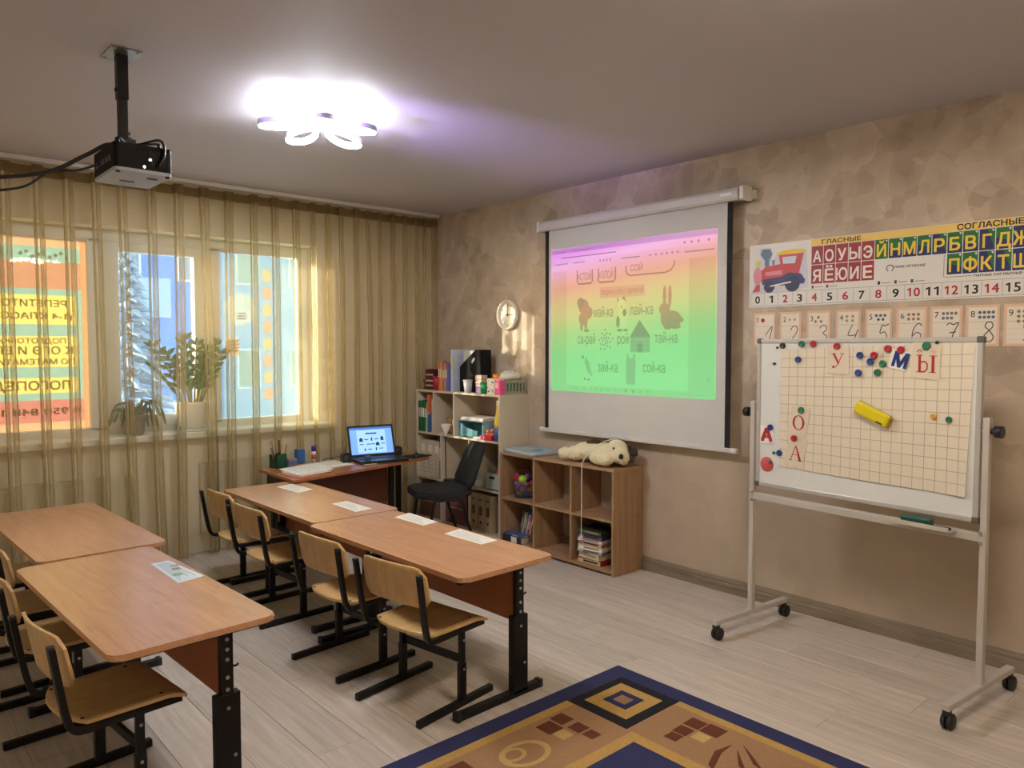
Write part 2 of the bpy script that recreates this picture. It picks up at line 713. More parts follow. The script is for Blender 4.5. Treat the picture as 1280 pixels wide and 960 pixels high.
# ================================================================== the setting
XL, YF = -5.0, -6.6
tag(B().box(((XL - 0.1) / 2 + 0.1, (YF + 0.45) / 2, -0.04), (-XL + 0.3, 0.45 - YF + 0.2, 0.055)).obj('floor', mat=M('floor screed', (110, 100, 90), 0.8)), kind='structure')
FLOOR = bpy.data.objects['floor']
PLANK = wood('grey oak laminate', (184, 170, 156), (214, 202, 189), (22, 1.1, 22), 0.38, 0.06, 0.06)
_pl = {}
def plank_mesh(l):
    k = round(l, 3)
    if k not in _pl:
        b = B()
        w, g, ch = 0.192, 0.0006, 0.0012
        x0, x1, y0, y1 = -w / 2 + g, w / 2 - g, -l / 2 + g, l / 2 - g
        lo = [(x0, y0, -0.012), (x1, y0, -0.012), (x1, y1, -0.012), (x0, y1, -0.012)]
        md = [(x0, y0, -ch), (x1, y0, -ch), (x1, y1, -ch), (x0, y1, -ch)]
        hi = [(x0 + ch, y0 + ch, 0), (x1 - ch, y0 + ch, 0), (x1 - ch, y1 - ch, 0), (x0 + ch, y1 - ch, 0)]
        b.add(lo + md + hi, [(3, 2, 1, 0), (8, 9, 10, 11)] + [(i, (i + 1) % 4, 4 + (i + 1) % 4, 4 + i) for i in range(4)] +
              [(4 + i, 4 + (i + 1) % 4, 8 + (i + 1) % 4, 8 + i) for i in range(4)])
        o = b.obj('plank', FLOOR, PLANK)
        _pl[k] = o
        return o
    o = _pl[k].copy()
    COL.objects.link(o)
    return o
x = -0.002 - 0.096
row = 0
while x > XL - 0.05:
    y = YF + [0.0, -0.43, -0.86, -0.2, -0.64][row % 5]
    while y < 0.1:
        a, c = max(y, YF), min(y + 1.29, 0.10)
        if c - a > 0.02:
            o = plank_mesh(c - a)
            o.location = (x, (a + c) / 2, 0)
        y += 1.29
    x -= 0.192
    row += 1

tag(B().box((XL / 2, (YF + 0.45) / 2, H + 0.05), (-XL + 0.2, 0.45 - YF + 0.2, 0.1)).obj('ceiling', mat=M('ceiling satin paint', (194, 188, 197), 0.62, 0, 0.03, 1.5, 0.03, 40)), kind='structure')
tag(B().box((0.06, (YF + 0.45) / 2, H / 2), (0.12, 0.45 - YF, H)).obj('wall_right', mat=plaster()), kind='structure')
WALLP = M('cream wall paint', (234, 226, 208), 0.8, 0, 0.05, 2.0, 0.1, 30)
WX0, WX1, WZ0, WZ1, WY = -3.42, -1.10, 0.84, 2.25, 0.10
b = B()
b.box(((XL + WX0) / 2, 0.275, H / 2), (WX0 - XL, 0.35, H))
b.box((WX1 / 2, 0.275, H / 2), (-WX1, 0.35, H))
b.box(((WX0 + WX1) / 2, 0.275, WZ0 / 2), (WX1 - WX0, 0.35, WZ0))
b.box(((WX0 + WX1) / 2, 0.275, (WZ1 + H) / 2), (WX1 - WX0, 0.35, H - WZ1))
tag(b.obj('wall_back', mat=WALLP), kind='structure')
tag(B().box((XL - 0.05, (YF + 0.45) / 2, H / 2), (0.1, 0.45 - YF, H)).obj('wall_left', mat=WALLP), kind='structure')
tag(B().box((XL / 2, YF - 0.05, H / 2), (-XL, 0.1, H)).obj('wall_front', mat=WALLP), kind='structure')

BASEM = wood('grey oak skirting', (112, 98, 80), (150, 134, 112), (20, 1.0, 20), 0.5)
b = B()
prof = [(0, 0), (-0.016, 0), (-0.016, 0.05), (-0.013, 0.056), (-0.014, 0.07), (-0.009, 0.086), (0, 0.088)]
def skirt(b, y0, y1):
    n = len(prof)
    vs = [(px, y, pz) for y in (y0, y1) for px, pz in prof]
    b.add(vs, [tuple(range(n)), tuple(range(2 * n - 1, n - 1, -1))] + [(i, n + i, n + (i + 1) % n, (i + 1) % n) for i in range(n)])
skirt(b, -4.236, 0.1)
skirt(b, YF, -4.243)
tag(b.obj('baseboard_right', mat=BASEM), kind='structure')

# window
PVC = M('white window plastic', (226, 228, 226), 0.35, 0, 0.03)
win = thing('window_1', None, None, (0, 0, 0)); win['kind'] = 'structure'
GY = 0.30
def fbar(b, x0, x1, z0, z1, y0=0.26, y1=0.335):
    b.box(((x0 + x1) / 2, (y0 + y1) / 2, (z0 + z1) / 2), (x1 - x0, y1 - y0, z1 - z0), bev=0.006)
b = B()
fbar(b, WX0, -3.32, 0.86, WZ1); fbar(b, -1.18, WX1, 0.86, WZ1)
fbar(b, -3.33, -1.17, 2.165, WZ1); fbar(b, -3.33, -1.17, 0.86, 0.925)
fbar(b, -2.675, -2.575, 0.90, 2.19); fbar(b, -1.915, -1.80, 0.90, 2.19)
b.obj('frame', win, PVC)
b = B()
fbar(b, -2.585, -2.49, 0.915, 2.175, 0.235, 0.31); fbar(b, -1.995, -1.905, 0.915, 2.175, 0.235, 0.31)
fbar(b, -2.50, -1.985, 2.11, 2.175, 0.235, 0.31); fbar(b, -2.50, -1.985, 0.915, 0.995, 0.235, 0.31)
b.obj('sash', win, PVC)
b = B().box((-1.945, 0.228, 1.5), (0.03, 0.02, 0.07), bev=0.004)
b.box((-1.945, 0.208, 1.46), (0.018, 0.018, 0.12), bev=0.004)
b.obj('handle', win, PVC)
for x0, x1, z0, z1 in ((-3.33, -2.665, 0.915, 2.175), (-2.50, -1.985, 0.985, 2.12), (-1.81, -1.17, 0.915, 2.175)):
    B().box(((x0 + x1) / 2, GY, (z0 + z1) / 2), (x1 - x0, 0.004, z1 - z0)).obj('pane', win, GLASS)
b = B().box(((WX0 + WX1) / 2, 0.155, 0.855), (WX1 - WX0 - 0.004, 0.21, 0.03))
b.box(((WX0 + WX1) / 2, 0.045, 0.848), (WX1 - WX0 + 0.12, 0.035, 0.044), bev=0.008)
b.obj('sill', win, PVC)

# ================================================================== outside
FACADE = M('pale facade', (104, 140, 196), 0.9, 0, 0.06, 1.5)
tag(B().box((-6, 22, -1.2), (60, 43, 0.4)).obj('snow_ground', mat=M('snow', (190, 204, 228), 0.9, 0, 0.05, 0.6, 0.3, 3)), kind='structure')
ab = thing('apartment_building', 'pale blue apartment house seen through the middle window pane', 'building', (1.2, 14, -1.0))
B().box((0, 2, 6), (16, 4, 12)).obj('wall', ab, FACADE)
for ix in range(-5, 6):
    for iz in range(3):
        w = B().box((ix * 1.45, -0.01, 1.9 + iz * 2.7), (0.62, 0.06, 1.05)).obj('window', ab, M('building window frame', (214, 220, 226), 0.5))
        B().box((ix * 1.45, -0.045, 1.9 + iz * 2.7), (0.52, 0.02, 0.95)).obj('pane', w, M('dark window', (104, 116, 132), 0.15))
for iz in range(3):
    B().box((-0.4, -0.45, 0.9 + iz * 2.7), (2.2, 0.9, 0.9)).obj('balcony', ab, M('balcony panel', (150, 172, 204), 0.8))
# column added out of view to keep the low sun off the middle pane
pcx = thing('sun_block_column', 'round concrete column added out of view to shade the middle pane', 'column', (-5.24, 2.88, -1.0))
CONC = M('concrete', (170, 166, 158), 0.9, 0, 0.1, 5)
B().cyl((0, 0, 0.15), (0, 0, 6.0), 0.22, 24).obj('shaft', pcx, CONC)
B().box((0, 0, 0.075), (0.6, 0.6, 0.15), bev=0.01).obj('plinth', pcx, CONC)
tr = thing('snowy_tree', 'snow dusted spruce standing outside the middle window pane', 'tree', (-0.85, 6.2, -1.0))
b = B().cyl((0, 0, 0), (0, 0, 3.9), 0.07, 8, 0.02)
b.obj('trunk', tr, M('tree bark', (96, 84, 74), 0.9))
NEED = M('snowy needles', (130, 152, 172), 0.9, 0, 0.3, 12)
b = B()
for i in range(150):
    z = 0.5 + 3.3 * (i / 150.0)
    L_ = (3.9 - z) * 0.32 + 0.08
    a = i * 2.4
    d = Vector((math.cos(a), math.sin(a), -0.25))
    p0 = Vector((0, 0, z)); p1 = p0 + d * L_
    b.tube([p0, p0 + d * L_ * 0.5 + Vector((0, 0, 0.04)), p1], [0.02, 0.05, 0.004], 5)
    for s in (-1, 1):
        sd = Vector((-math.sin(a), math.cos(a), 0)) * s
        b.tube([p0 + d * L_ * 0.45, p0 + d * L_ * 0.75 + sd * L_ * 0.28], [0.035, 0.004], 4)
b.obj('foliage', tr, NEED, kind='stuff')

# ================================================================== window posters (printed film on the outside of the glass, read from the street)
def poster_frame(x1):
    return frame((x1, 0.305, 0), (-1, 0, 0))
TEAL = film('teal film', (122, 156, 142)); ORAN = film('orange film', (168, 120, 90)); YELL = film('yellow film', (208, 186, 98))
CORA = film('coral film', (170, 104, 92)); SAND = film('sand film', (182, 150, 112)); DARK = film('dark film print', (70, 58, 36), 0.0)
LITE = film('pale film', (196, 196, 140), 0.0)
pl = thing('window_poster', 'orange and teal film poster with mirrored lettering on left pane', 'poster', (0, 0.305, 1.5))
pl_off = Vector((0, -0.305, -1.5))
F = frame((-2.705 + 0, 0, 0) + Vector((0, 0, 0)) if False else Vector((-2.705, 0.0, -1.5)), (-1, 0, 0))
W = 0.628
b = B().mat(TEAL)
for z0, z1 in ((2.015, 2.11), (1.80, 1.84), (1.535, 1.61), (1.265, 1.335), (1.12, 1.165)):
    b.rect(0, z0, W, z1, F, 0.0)
for z0, z1, a0, a1 in ((1.61, 1.80, 0.03, 0.60), (1.335, 1.535, 0.03, 0.60), (1.165, 1.265, 0.03, 0.56)):
    b.rect(0, z0, a0, z1, F, 0.0); b.rect(a1, z0, W, z1, F, 0.0)
b.obj('sheet', pl, kind='stuff')
for m_, r_ in ((SAND, (0, 2.11, W, 2.172)), (SAND, (0, 0.918, W, 0.975)), (ORAN, (0, 1.84, W, 2.015)), (CORA, (0, 0.975, W, 1.12)), (YELL, (0.03, 1.61, 0.60, 1.80)), (YELL, (0.03, 1.335, 0.60, 1.535)), (YELL, (0.03, 1.165, 0.56, 1.265))):
    B().mat(m_).rect(*r_, F, 0.0).obj('colour_block', pl)
b = B().mat(YELL).disc(0.455, 2.06, 0.028, F, 0.001)
for k in range(12):
    a = k * math.pi / 6
    b.stroke([(0.455 + 0.036 * math.cos(a), 2.06 + 0.036 * math.sin(a)), (0.455 + 0.048 * math.cos(a), 2.06 + 0.048 * math.sin(a))], 0.006, F, 0.001)
b.obj('printed_sun', pl, kind='stuff')
for k in range(9):
    B().mat(LITE).disc(0.08 + 0.032 * k, 2.045 + 0.03 * ((k * 5) % 3) / 2, 0.012, F, 0.001, 8).obj('printed_leaf', pl)
for txt, a_, z_, h_, w_, m_ in (('РЕПЕТИТОР', 0.09, 1.725, 0.044, 0.40, DARK), ('(1-4 КЛАССЫ)', 0.06, 1.645, 0.042, 0.48, DARK), ('ПОДГОТОВКА', 0.10, 1.488, 0.034, 0.38, DARK),
                                ('К ОГЭ И ЕГЭ', 0.06, 1.418, 0.050, 0.48, DARK), ('ПО МАТЕМАТИКЕ', 0.05, 1.352, 0.036, 0.50, DARK), ('ЛОГОПЕД', 0.07, 1.187, 0.058, 0.44, DARK), ('8 950 848 121', 0.02, 1.025, 0.045, 0.54, SAND)):
    words('lettering', pl, m_, txt, a_, z_, h_, F, off=0.002, width=w_, bold=0.022)
b = B().mat(film('orange edge film', (170, 124, 86), 0.0)); b.rect(-0.042, 0.918, 0.0, 2.172, F, 0.0); b.obj('edge_strip', pl)

pr = thing('window_poster', 'pale teal film poster with yellow blocks on right pane', 'poster', (0, 0.305, 1.5))
F = frame(Vector((-1.19, 0.0, -1.5)), (-1, 0, 0))
TEAL2 = film('pale teal film', (140, 172, 150), 0.5)
YEL2 = film('pale yellow film', (244, 206, 96), 0.35)
ORA2 = film('pale orange film', (244, 176, 96), 0.35)
LIT2 = film('white film dot', (232, 232, 216), 0.4)
b = B().mat(TEAL2); b.rect(0, 0.925, 0.605, 2.16, F, 0.0); b.obj('sheet', pr)
b = B().mat(LIT2); b.disc(0.44, 1.75, 0.125, F, 0.001, 24)
for k, z in enumerate((2.02, 1.88, 1.75, 1.62, 1.49, 1.36, 1.23, 1.10)):
    b.mat(YEL2 if k % 2 == 0 else ORA2).flat(rrect(0.195, z - 0.05, 0.265, z + 0.05, 0.02), F, 0.001)
b.mat(ORA2).flat(rrect(0.455, 1.40, 0.56, 1.53, 0.015), F, 0.001)
b.obj('colour_blocks', pr)
for z in (1.72, 1.70, 1.68):
    B().mat(REDINK).stroke([(0.40, z), (0.47, z)], 0.008, F, 0.002).obj('print_line', pr)
for z in (1.51, 1.485, 1.46, 1.435):
    B().mat(DARK).stroke([(0.465, z), (0.55, z)], 0.01, F, 0.002).obj('print_line', pr)

# ================================================================== curtain and rail
CURT = sheer('gold beige voile', (208, 189, 147), 0.72, (0.98, 0.96, 0.90))
TAPE = sheer('curtain heading tape', (150, 126, 88), 0.15, (0.9, 0.85, 0.7))
cu = thing('sheer_curtain', 'long gold beige sheer curtain hanging in folds across the window wall', 'curtain', (0, 0, 0))
rng = random.Random(3)
cx = []
xx = -3.90
period = []
while xx < -0.09:
    p = rng.uniform(0.15, 0.185) if xx < -1.3 else rng.uniform(0.085, 0.13)
    cx.append((xx, p, rng.uniform(0.55, 1.25), rng.uniform(-1.6, 1.6)))
    xx += p
PROF = [(0, 0.0), (0.22, 0.03), (0.42, 0.0), (0.50, -0.12), (0.50, -0.35), (0.40, -0.6), (0.355, -0.78), (0.41, -0.96), (0.54, -1.0), (0.67, -0.96), (0.725, -0.78), (0.68, -0.6), (0.58, -0.35), (0.58, -0.12), (0.66, 0.0), (0.85, 0.03)]
def curtain_path(z):
    """points of the fold line at height z"""
    t = z / 2.57
    pts = []
    for (x0, p, am, sk) in cx:
        for u, v in PROF:
            wid = 0.75 + 0.55 * t * t
            uu = 0.54 + (u - 0.54) * (wid if 0.36 < u < 0.72 else 1.0)
            X = x0 + p * uu + sk * 0.02 * (1 - t) + 0.004 * math.sin(9 * x0 + 4 * t)
            Y = 0.008 + 0.062 * min(1.0, am) * min(1.0, p / 0.15) * v + 0.005 * math.sin(X * 5 + 3 * t)
            pts.append((min(X, -0.03), Y))
    return pts
b = B()
zs = [0.012, 0.35, 0.8, 1.3, 1.8, 2.2, 2.45, 2.555]
rows = [[b.bm.verts.new((p[0], p[1], z)) for p in curtain_path(z)] for z in zs]
for r0, r1 in zip(rows, rows[1:]):
    for i in range(len(r0) - 1):
        f = b.bm.faces.new((r0[i], r0[i + 1], r1[i + 1], r1[i])); f.smooth = True
b.obj('fabric', cu, CURT, recalc=False)
b = B()
rows = [[b.bm.verts.new((p[0], p[1] - 0.002, z)) for p in curtain_path(z)] for z in (2.495, 2.557)]
for i in range(len(rows[0]) - 1):
    f = b.bm.faces.new((rows[0][i], rows[0][i + 1], rows[1][i + 1], rows[1][i])); f.smooth = True
b.obj('heading_tape', cu, TAPE, recalc=False)
rl = thing('curtain_rail', 'white curtain rail fixed to the ceiling above the sheer curtain', 'curtain rail', (-2.5, 0, 2.6))
b = B().box((0, -0.02, -0.011), (4.94, 0.075, 0.022), bev=0.004); b.obj('track', rl, M('white rail paint', (222, 216, 208), 0.4))
b = B().box((0, -0.061, -0.016), (4.94, 0.006, 0.028), bev=0.002); b.obj('front_lip', rl, M('white rail paint'))

# radiators behind the curtain
RADM = M('cream radiator enamel', (214, 206, 184), 0.4, 0, 0.03)
def radiator(x0, x1, z0, z1, label):
    t = thing('radiator', label, 'radiator', ((x0 + x1) / 2, 0.1, z0), 0, 'panel radiators under the window')
    w, h = x1 - x0, z1 - z0
    B().box((0, -0.03, h / 2), (w, 0.036, h), bev=0.006).obj('panel', t, RADM)
    n = int(w / 0.05)
    b = B()
    for i in range(n):
        b.box((-w / 2 + 0.03 + (w - 0.06) * i / (n - 1), -0.049, h / 2), (0.02, 0.006, h - 0.06))
    b.obj('ribs', t, RADM)
    B().box((0, -0.03, h + 0.004), (w - 0.01, 0.04, 0.008), bev=0.002).obj('top_grille', t, RADM)
    for s_ in (-1, 1):
        B().box((s_ * (w / 2 - 0.1), -0.006, h / 2), (0.04, 0.012, h * 0.7)).obj('bracket', t, RADM)
    b = B().tube([(w / 2, -0.03, 0.05), (w / 2 + 0.05, -0.03, 0.05), (w / 2 + 0.06, -0.03, 0.03), (w / 2 + 0.06, -0.03, -z0)], 0.009)
    b.obj('pipe', t, RADM)
radiator(-3.38, -2.48, 0.14, 0.605, 'cream panel radiator behind the curtain below the left pane')
radiator(-2.04, -0.90, 0.14, 0.64, 'cream panel radiator behind the curtain below the right pane')

# ================================================================== potted plants on the sill
LEAFD = M('zamioculcas leaf', (92, 124, 70), 0.35, 0, 0.25, 14)
STEMM = M('plant stem', (112, 128, 78), 0.5)
def leaf(b, p, d, L_, w, nrm):
    d = Vector(d).normalized(); s = d.cross(Vector(nrm)).normalized(); u = s.cross(d)
    p = Vector(p)
    vs = [p, p + d * L_ * 0.3 + s * w * 0.45 + u * w * .1, p + d * L_ * 0.65 + s * w * 0.4 + u * w * .06, p + d * L_ - u * w * .15,
          p + d * L_ * 0.65 - s * w * 0.4 + u * w * .06, p + d * L_ * 0.3 - s * w * 0.45 + u * w * .1, p + d * L_ * 0.45 - u * w * .12]
    v, f = b.add(vs, [(0, 6, 1), (1, 6, 2), (2, 6, 3), (3, 6, 4), (4, 6, 5), (5, 6, 0)])
SILL = 0.87
pz = thing('potted_plant', 'tall glossy leaved plant in a white pot on the windowsill', 'plant', (-2.045, 0.155, SILL))
b = B().lathe([(0, 0.0), (0.10, 0.0), (0.105, 0.008), (0.104, 0.014), (0.085, 0.014), (0, 0.014)], 28); b.obj('saucer', pz, M('white ceramic', (232, 232, 226), 0.3))
b = B().lathe([(0, 0.015), (0.078, 0.015), (0.096, 0.04), (0.116, 0.11), (0.127, 0.19), (0.130, 0.205), (0.126, 0.209), (0.121, 0.205), (0.118, 0.18), (0, 0.178)], 32); b.obj('pot', pz, M('white ceramic'))
b = B().lathe([(0, 0.186), (0.08, 0.187), (0.117, 0.18)], 20); b.obj('soil', pz, M('potting soil', (60, 48, 38), 0.95, 0, 0.3, 40))
stems = [(-0.26, 0.42, 0.0), (-0.27, 0.28, .02), (-0.16, 0.36, .03), (-0.08, 0.44, -.02), (-0.03, 0.47, .03), (0.03, 0.43, 0.0), (0.08, 0.38, -.03), (0.12, 0.40, .02), (0.17, 0.43, 0), (0.20, 0.36, -.02), (-0.12, 0.3, -.05), (0.05, 0.33, -.05)]
for i, (dx, hh, dy) in enumerate(stems):
    b = B()
    p0 = Vector((dx * 0.25, dy * 0.4, 0.18)); p1 = Vector((dx * 0.55, dy, 0.18 + hh * 0.6)); p2 = Vector((dx, dy * 1.2, 0.18 + hh))
    P = [p0 * (1 - t) ** 2 + p1 * 2 * t * (1 - t) + p2 * t * t for t in [k / 7 for k in range(8)]]
    b.tube(P, [0.008, 0.007, 0.006, 0.005, 0.005, 0.004, 0.003, 0.002], 6)
    st = b.obj('stem', pz, STEMM)
    b = B()
    for k in range(2, 8):
        d = (P[k] - P[k - 1]).normalized()
        for s in (-1, 1):
            side = Vector((math.cos(i * 1.3), math.sin(i * 1.3) * 0.6, 0)) * s
            leaf(b, P[k], d * 0.7 + side, 0.075, 0.034, Vector((0, -1, 0.5)) + side * 0.3)
    leaf(b, P[7], (P[7] - P[6]), 0.06, 0.026, (0, -1, 0.3))
    b.obj('leaves', st, LEAFD, kind='stuff')
ps = thing('potted_plant', 'small drooping plant in a grey brown pot on the windowsill', 'plant', (-2.43, 0.14, SILL))
b = B().lathe([(0, 0.0), (0.045, 0.0), (0.05, 0.01), (0.066, 0.12), (0.07, 0.135), (0.066, 0.14), (0.061, 0.136), (0.058, 0.12), (0, 0.118)], 24); b.obj('pot', ps, M('grey brown pot', (128, 118, 104), 0.6))
b = B().lathe([(0, 0.124), (0.045, 0.124), (0.058, 0.12)], 16); b.obj('soil', ps, M('potting soil'))
rg = random.Random(5)
for i in range(16):
    a = i * 2.4
    r1 = rg.uniform(0.10, 0.19)
    b = B()
    c, s = math.cos(a), math.sin(a) * 0.55
    zt = rg.uniform(0.17, 0.24); ze = rg.uniform(0.03, 0.14)
    p = [Vector((c * 0.02, s * 0.02, 0.12)), Vector((c * r1 * 0.45, s * r1 * 0.45, zt)), Vector((c * r1 * 0.8, s * r1 * .8, zt - 0.02)), Vector((c * r1, s * r1, ze))]
    for u, v in zip(p, p[1:]):
        b.tube([u, (u + v) / 2, v], [0.004, 0.012, 0.005], 5)
    b.obj('frond', ps, M('christmas cactus green', (92, 108, 76), 0.5, 0, 0.2))

# ================================================================== projector on its ceiling mount
pm = thing('ceiling_mount', 'black projector pole with a steel plate screwed to the ceiling', 'mount', (-3.065, -2.12, H))
b = B().slab(rrect(-0.055, -0.085, 0.055, 0.085, 0.006), (0, 0, 0), (1, 0, 0), (0, -1, 0), (0, 0, -1), 0.005); b.obj('ceiling_plate', pm, M('galvanised plate', (150, 148, 144), 0.35, 0.8))
for sx in (-1, 1):
    for sy in (-1, 1):
        B().lathe([(0, -0.011), (0.007, -0.010), (0.008, -0.005), (0, -0.005)], 10, (sx * 0.042, sy * 0.068, 0)).obj('screw', pm, STEEL)
b = B().box((0, 0, -0.09), (0.04, 0.04, 0.17), bev=0.003); b.obj('outer_pole', pm, BLACK)
b = B().box((0, 0, -0.20), (0.033, 0.033, 0.27), bev=0.003); b.obj('inner_pole', pm, BLACK)
b = B().cyl((-0.026, 0, -0.14), (-0.016, 0, -0.14), 0.008, 10); b.cyl((0.016, 0, -0.30), (0.026, 0, -0.30), 0.007, 10); b.obj('bolt', pm, BLACK)
b = B().box((0, -0.03, -0.345), (0.06, 0.07, 0.02), bev=0.003); b.box((0, 0, -0.335), (0.05, 0.05, 0.03), bev=0.003); b.obj('swivel', pm, BLACK)
for sx, sy in ((-0.07, -0.20), (0.07, -0.20), (-0.06, 0.03), (0.06, 0.03)):
    b = B().bar((0, -0.04, -0.357), (sx, sy, -0.372), 0.018, 0.004); b.cyl((sx, sy, -0.372), (sx, sy, -0.396), 0.006, 8)
    b.obj('arm', pm, BLACK)
pj = thing('projector', 'black projector with grey underside hanging from the ceiling pole', 'projector', (-3.065, -2.235, 2.10))
b = B().mat(M('projector black', (8, 8, 9), 0.6, spec=0.2)).slab(rrect(-0.10, -0.145, 0.10, 0.145, 0.015), (0, 0, 0.012), (1, 0, 0), (0, 1, 0), (0, 0, 1), 0.088); b.obj('housing', pj)
b = B().slab(rrect(-0.099, -0.144, 0.099, 0.144, 0.016), (0, 0, 0.0), (1, 0, 0), (0, 1, 0), (0, 0, 1), 0.0125); b.obj('underside', pj, M('projector grey', (176, 180, 190), 0.45))
b = B().box((0.05, -0.06, -0.001), (0.035, 0.02, 0.004)); b.box((-0.01, 0.04, -0.001), (0.05, 0.015, 0.003)); b.obj('label_plate', pj, M('dark label', (40, 42, 48), 0.4))
b = B().lathe([(0, 0.0), (0.036, 0.0), (0.036, -0.02), (0.03, -0.022), (0.028, -0.012), (0, -0.010)], 20, (0.10, 0.06, 0.06), 'x'); b.obj('lens', pj, M('lens glass black', (12, 14, 20), 0.08))
spd = bpy.data.lights.new('ceiling_tint_spot', 'SPOT')  # added violet spot aimed at the ceiling to tint it above the screen
spd.energy = CEILING_TINT; spd.color = (0.50, 0.36, 1.0); spd.spot_size = math.radians(42); spd.spot_blend = 1.0; spd.shadow_soft_size = 0.10
spo = bpy.data.objects.new('ceiling_tint_spot', spd); COL.objects.link(spo); spo.parent = pj; spo.location = (0.135, 0.06, 0.065)
spo.rotation_euler = Vector((1.0, 0.06, 0.40)).to_track_quat('-Z', 'Y').to_euler()
b = B()
for k in range(9):
    b.box((0.02 + k * 0.008, -0.146, 0.055), (0.004, 0.004, 0.055))
b.obj('vent_grille', pj, M('vent black', (14, 14, 15), 0.6))
for k in range(5):
    B().box((-0.101, -0.09 + k * 0.042, 0.05), (0.004, 0.024, 0.02), bev=0.002).obj('connector', pj, M('connector grey', (84, 84, 92), 0.4))
for sx, sy in ((0.085, -0.13), (-0.085, -0.13)):
    B().cyl((sx, sy, -0.006), (sx, sy, 0.002), 0.008, 10).obj('foot', pj, BLKPL)
b = B().cyl((0.02, -0.149, 0.05), (0.02, -0.144, 0.05), 0.006, 8); b.cyl((0.0, -0.149, 0.022), (0.0, -0.144, 0.022), 0.006, 8); b.obj('screw', pj, STEEL)
def cable(label, pts, r):
    o = B().tube(smooth_path(pts), r, 8).obj('cable', mat=BLKPL)
    return tag(o, label, 'cable', 'black projector cables')
def smooth_path(pts, n=8):
    P = [Vector(p) for p in pts]
    out = []
    for i in range(len(P) - 1):
        p0 = P[max(i - 1, 0)]; p1 = P[i]; p2 = P[i + 1]; p3 = P[min(i + 2, len(P) - 1)]
        for k in range(n):
            t = k / n
            out.append(0.5 * ((2 * p1) + (p2 - p0) * t + (2 * p0 - 5 * p1 + 4 * p2 - p3) * t * t + (-p0 + 3 * p1 - 3 * p2 + p3) * t ** 3))
    out.append(P[-1])
    return out
cable('thick black cable running from the projector mount to the left', [(-3.07, -2.135, 2.23), (-3.13, -2.16, 2.235), (-3.2, -2.11, 2.19), (-3.33, -2.02, 2.12), (-3.62, -1.95, 2.07), (-4.1, -1.85, 2.02), (-4.96, -1.8, 2.02)], 0.008)
cable('thin black cable sagging below the thick one left of the projector', [(-3.168, -2.2, 2.15), (-3.22, -2.1, 2.135), (-3.30, -2.01, 2.13), (-3.40, -1.99, 2.06), (-3.62, -1.93, 2.035), (-4.1, -1.8, 2.06), (-4.96, -1.75, 2.06)], 0.005)
cable('black cable looping over the front of the projector', [(-3.06, -2.14, 2.25), (-3.03, -2.20, 2.245), (-3.0, -2.36, 2.232), (-3.0, -2.398, 2.17), (-3.02, -2.396, 2.13)], 0.005)

# ================================================================== ceiling lamps (five LED loops)
def led(name, rgb, strength):
    m, nt, p = base(name)
    p.inputs['Base Color'].default_value = (0.9, 0.9, 0.9, 1)
    p.inputs['Emission Color'].default_value = rgb + (1,)
    p.inputs['Emission Strength'].default_value = strength
    return m
def flower_lamp(loc, label, rgb, strength, a0, sizes):
    t = thing('ceiling_lamp', label, 'lamp', loc, 0, 'LED loop ceiling lamps')
    emat = led('LED strip ' + label[:5], rgb, strength)
    rim = M('lamp rim grey', (186, 186, 190), 0.4)
    z0 = -0.085
    b = B().lathe([(0, -0.04), (0.06, -0.04), (0.075, -0.036), (0.08, 0.0), (0, 0)], 32); b.obj('base_plate', t, WHITE)
    b = B().cyl((0, 0, -0.04), (0, 0, z0 - 0.01), 0.018, 14); b.obj('hub', t, WHITE)
    for k in range(5):
        a = math.radians(a0 + 72 * k)
        U = Vector((math.cos(a), math.sin(a), 0)); V = Vector((-U.y, U.x, 0))
        L0, L1 = 0.045, sizes[k]
        c = (L0 + L1) / 2; rl_, rs = (L1 - L0) / 2, 0.078
        pts = []
        for i in range(36):
            th = 2 * math.pi * i / 36
            w = rs * (0.8 + 0.2 * math.cos(th))
            pts.append(U * (c + rl_ * math.cos(th)) + V * (w * math.sin(th)) + Vector((0, 0, z0 - 0.012 * math.cos(th))))
        b1, b2 = B(), B()
        n = len(pts)
        ctr = U * c + Vector((0, 0, z0))
        def band(b, i_off, o_off, zl, zh):
            rings = []
            for p in pts:
                d = (p - ctr); d.z = 0; d.normalize()
                rings.append([b.bm.verts.new(p + d * i_off + Vector((0, 0, zl))), b.bm.verts.new(p + d * o_off + Vector((0, 0, zl))),
                              b.bm.verts.new(p + d * o_off + Vector((0, 0, zh))), b.bm.verts.new(p + d * i_off + Vector((0, 0, zh)))])
            for i in range(n):
                A, C = rings[i], rings[(i + 1) % n]
                for q in range(4):
                    b.bm.faces.new((A[q], A[(q + 1) % 4], C[(q + 1) % 4], C[q]))
        band(b1, -0.001, 0.004, -0.010, 0.016)
        band(b1, -0.013, 0.003, 0.0035, 0.0165)
        pet = b1.obj('petal_rim', t, rim)
        band(b2, -0.011, -0.0015, -0.014, 0.003)
        b2.obj('light_strip', pet, emat)
        b = B().bar((U.x * 0.01, U.y * 0.01, z0), tuple(U * (L0 + 0.005) + Vector((0, 0, z0 + 0.012))), 0.012, 0.008); b.obj('arm', t, WHITE)
    return t
flower_lamp((-2.15, -1.99, H), 'flower shaped ceiling lamp of five white LED loops left of the screen', (0.93, 0.96, 1.0), LAMP_COOL, 168, [0.29, 0.26, 0.27, 0.29, 0.26])
flower_lamp((-2.15, -4.62, H), 'second warm ceiling lamp above the whiteboard side of the room', (1.0, 0.87, 0.70), LAMP_WARM, 150, [0.27] * 5)


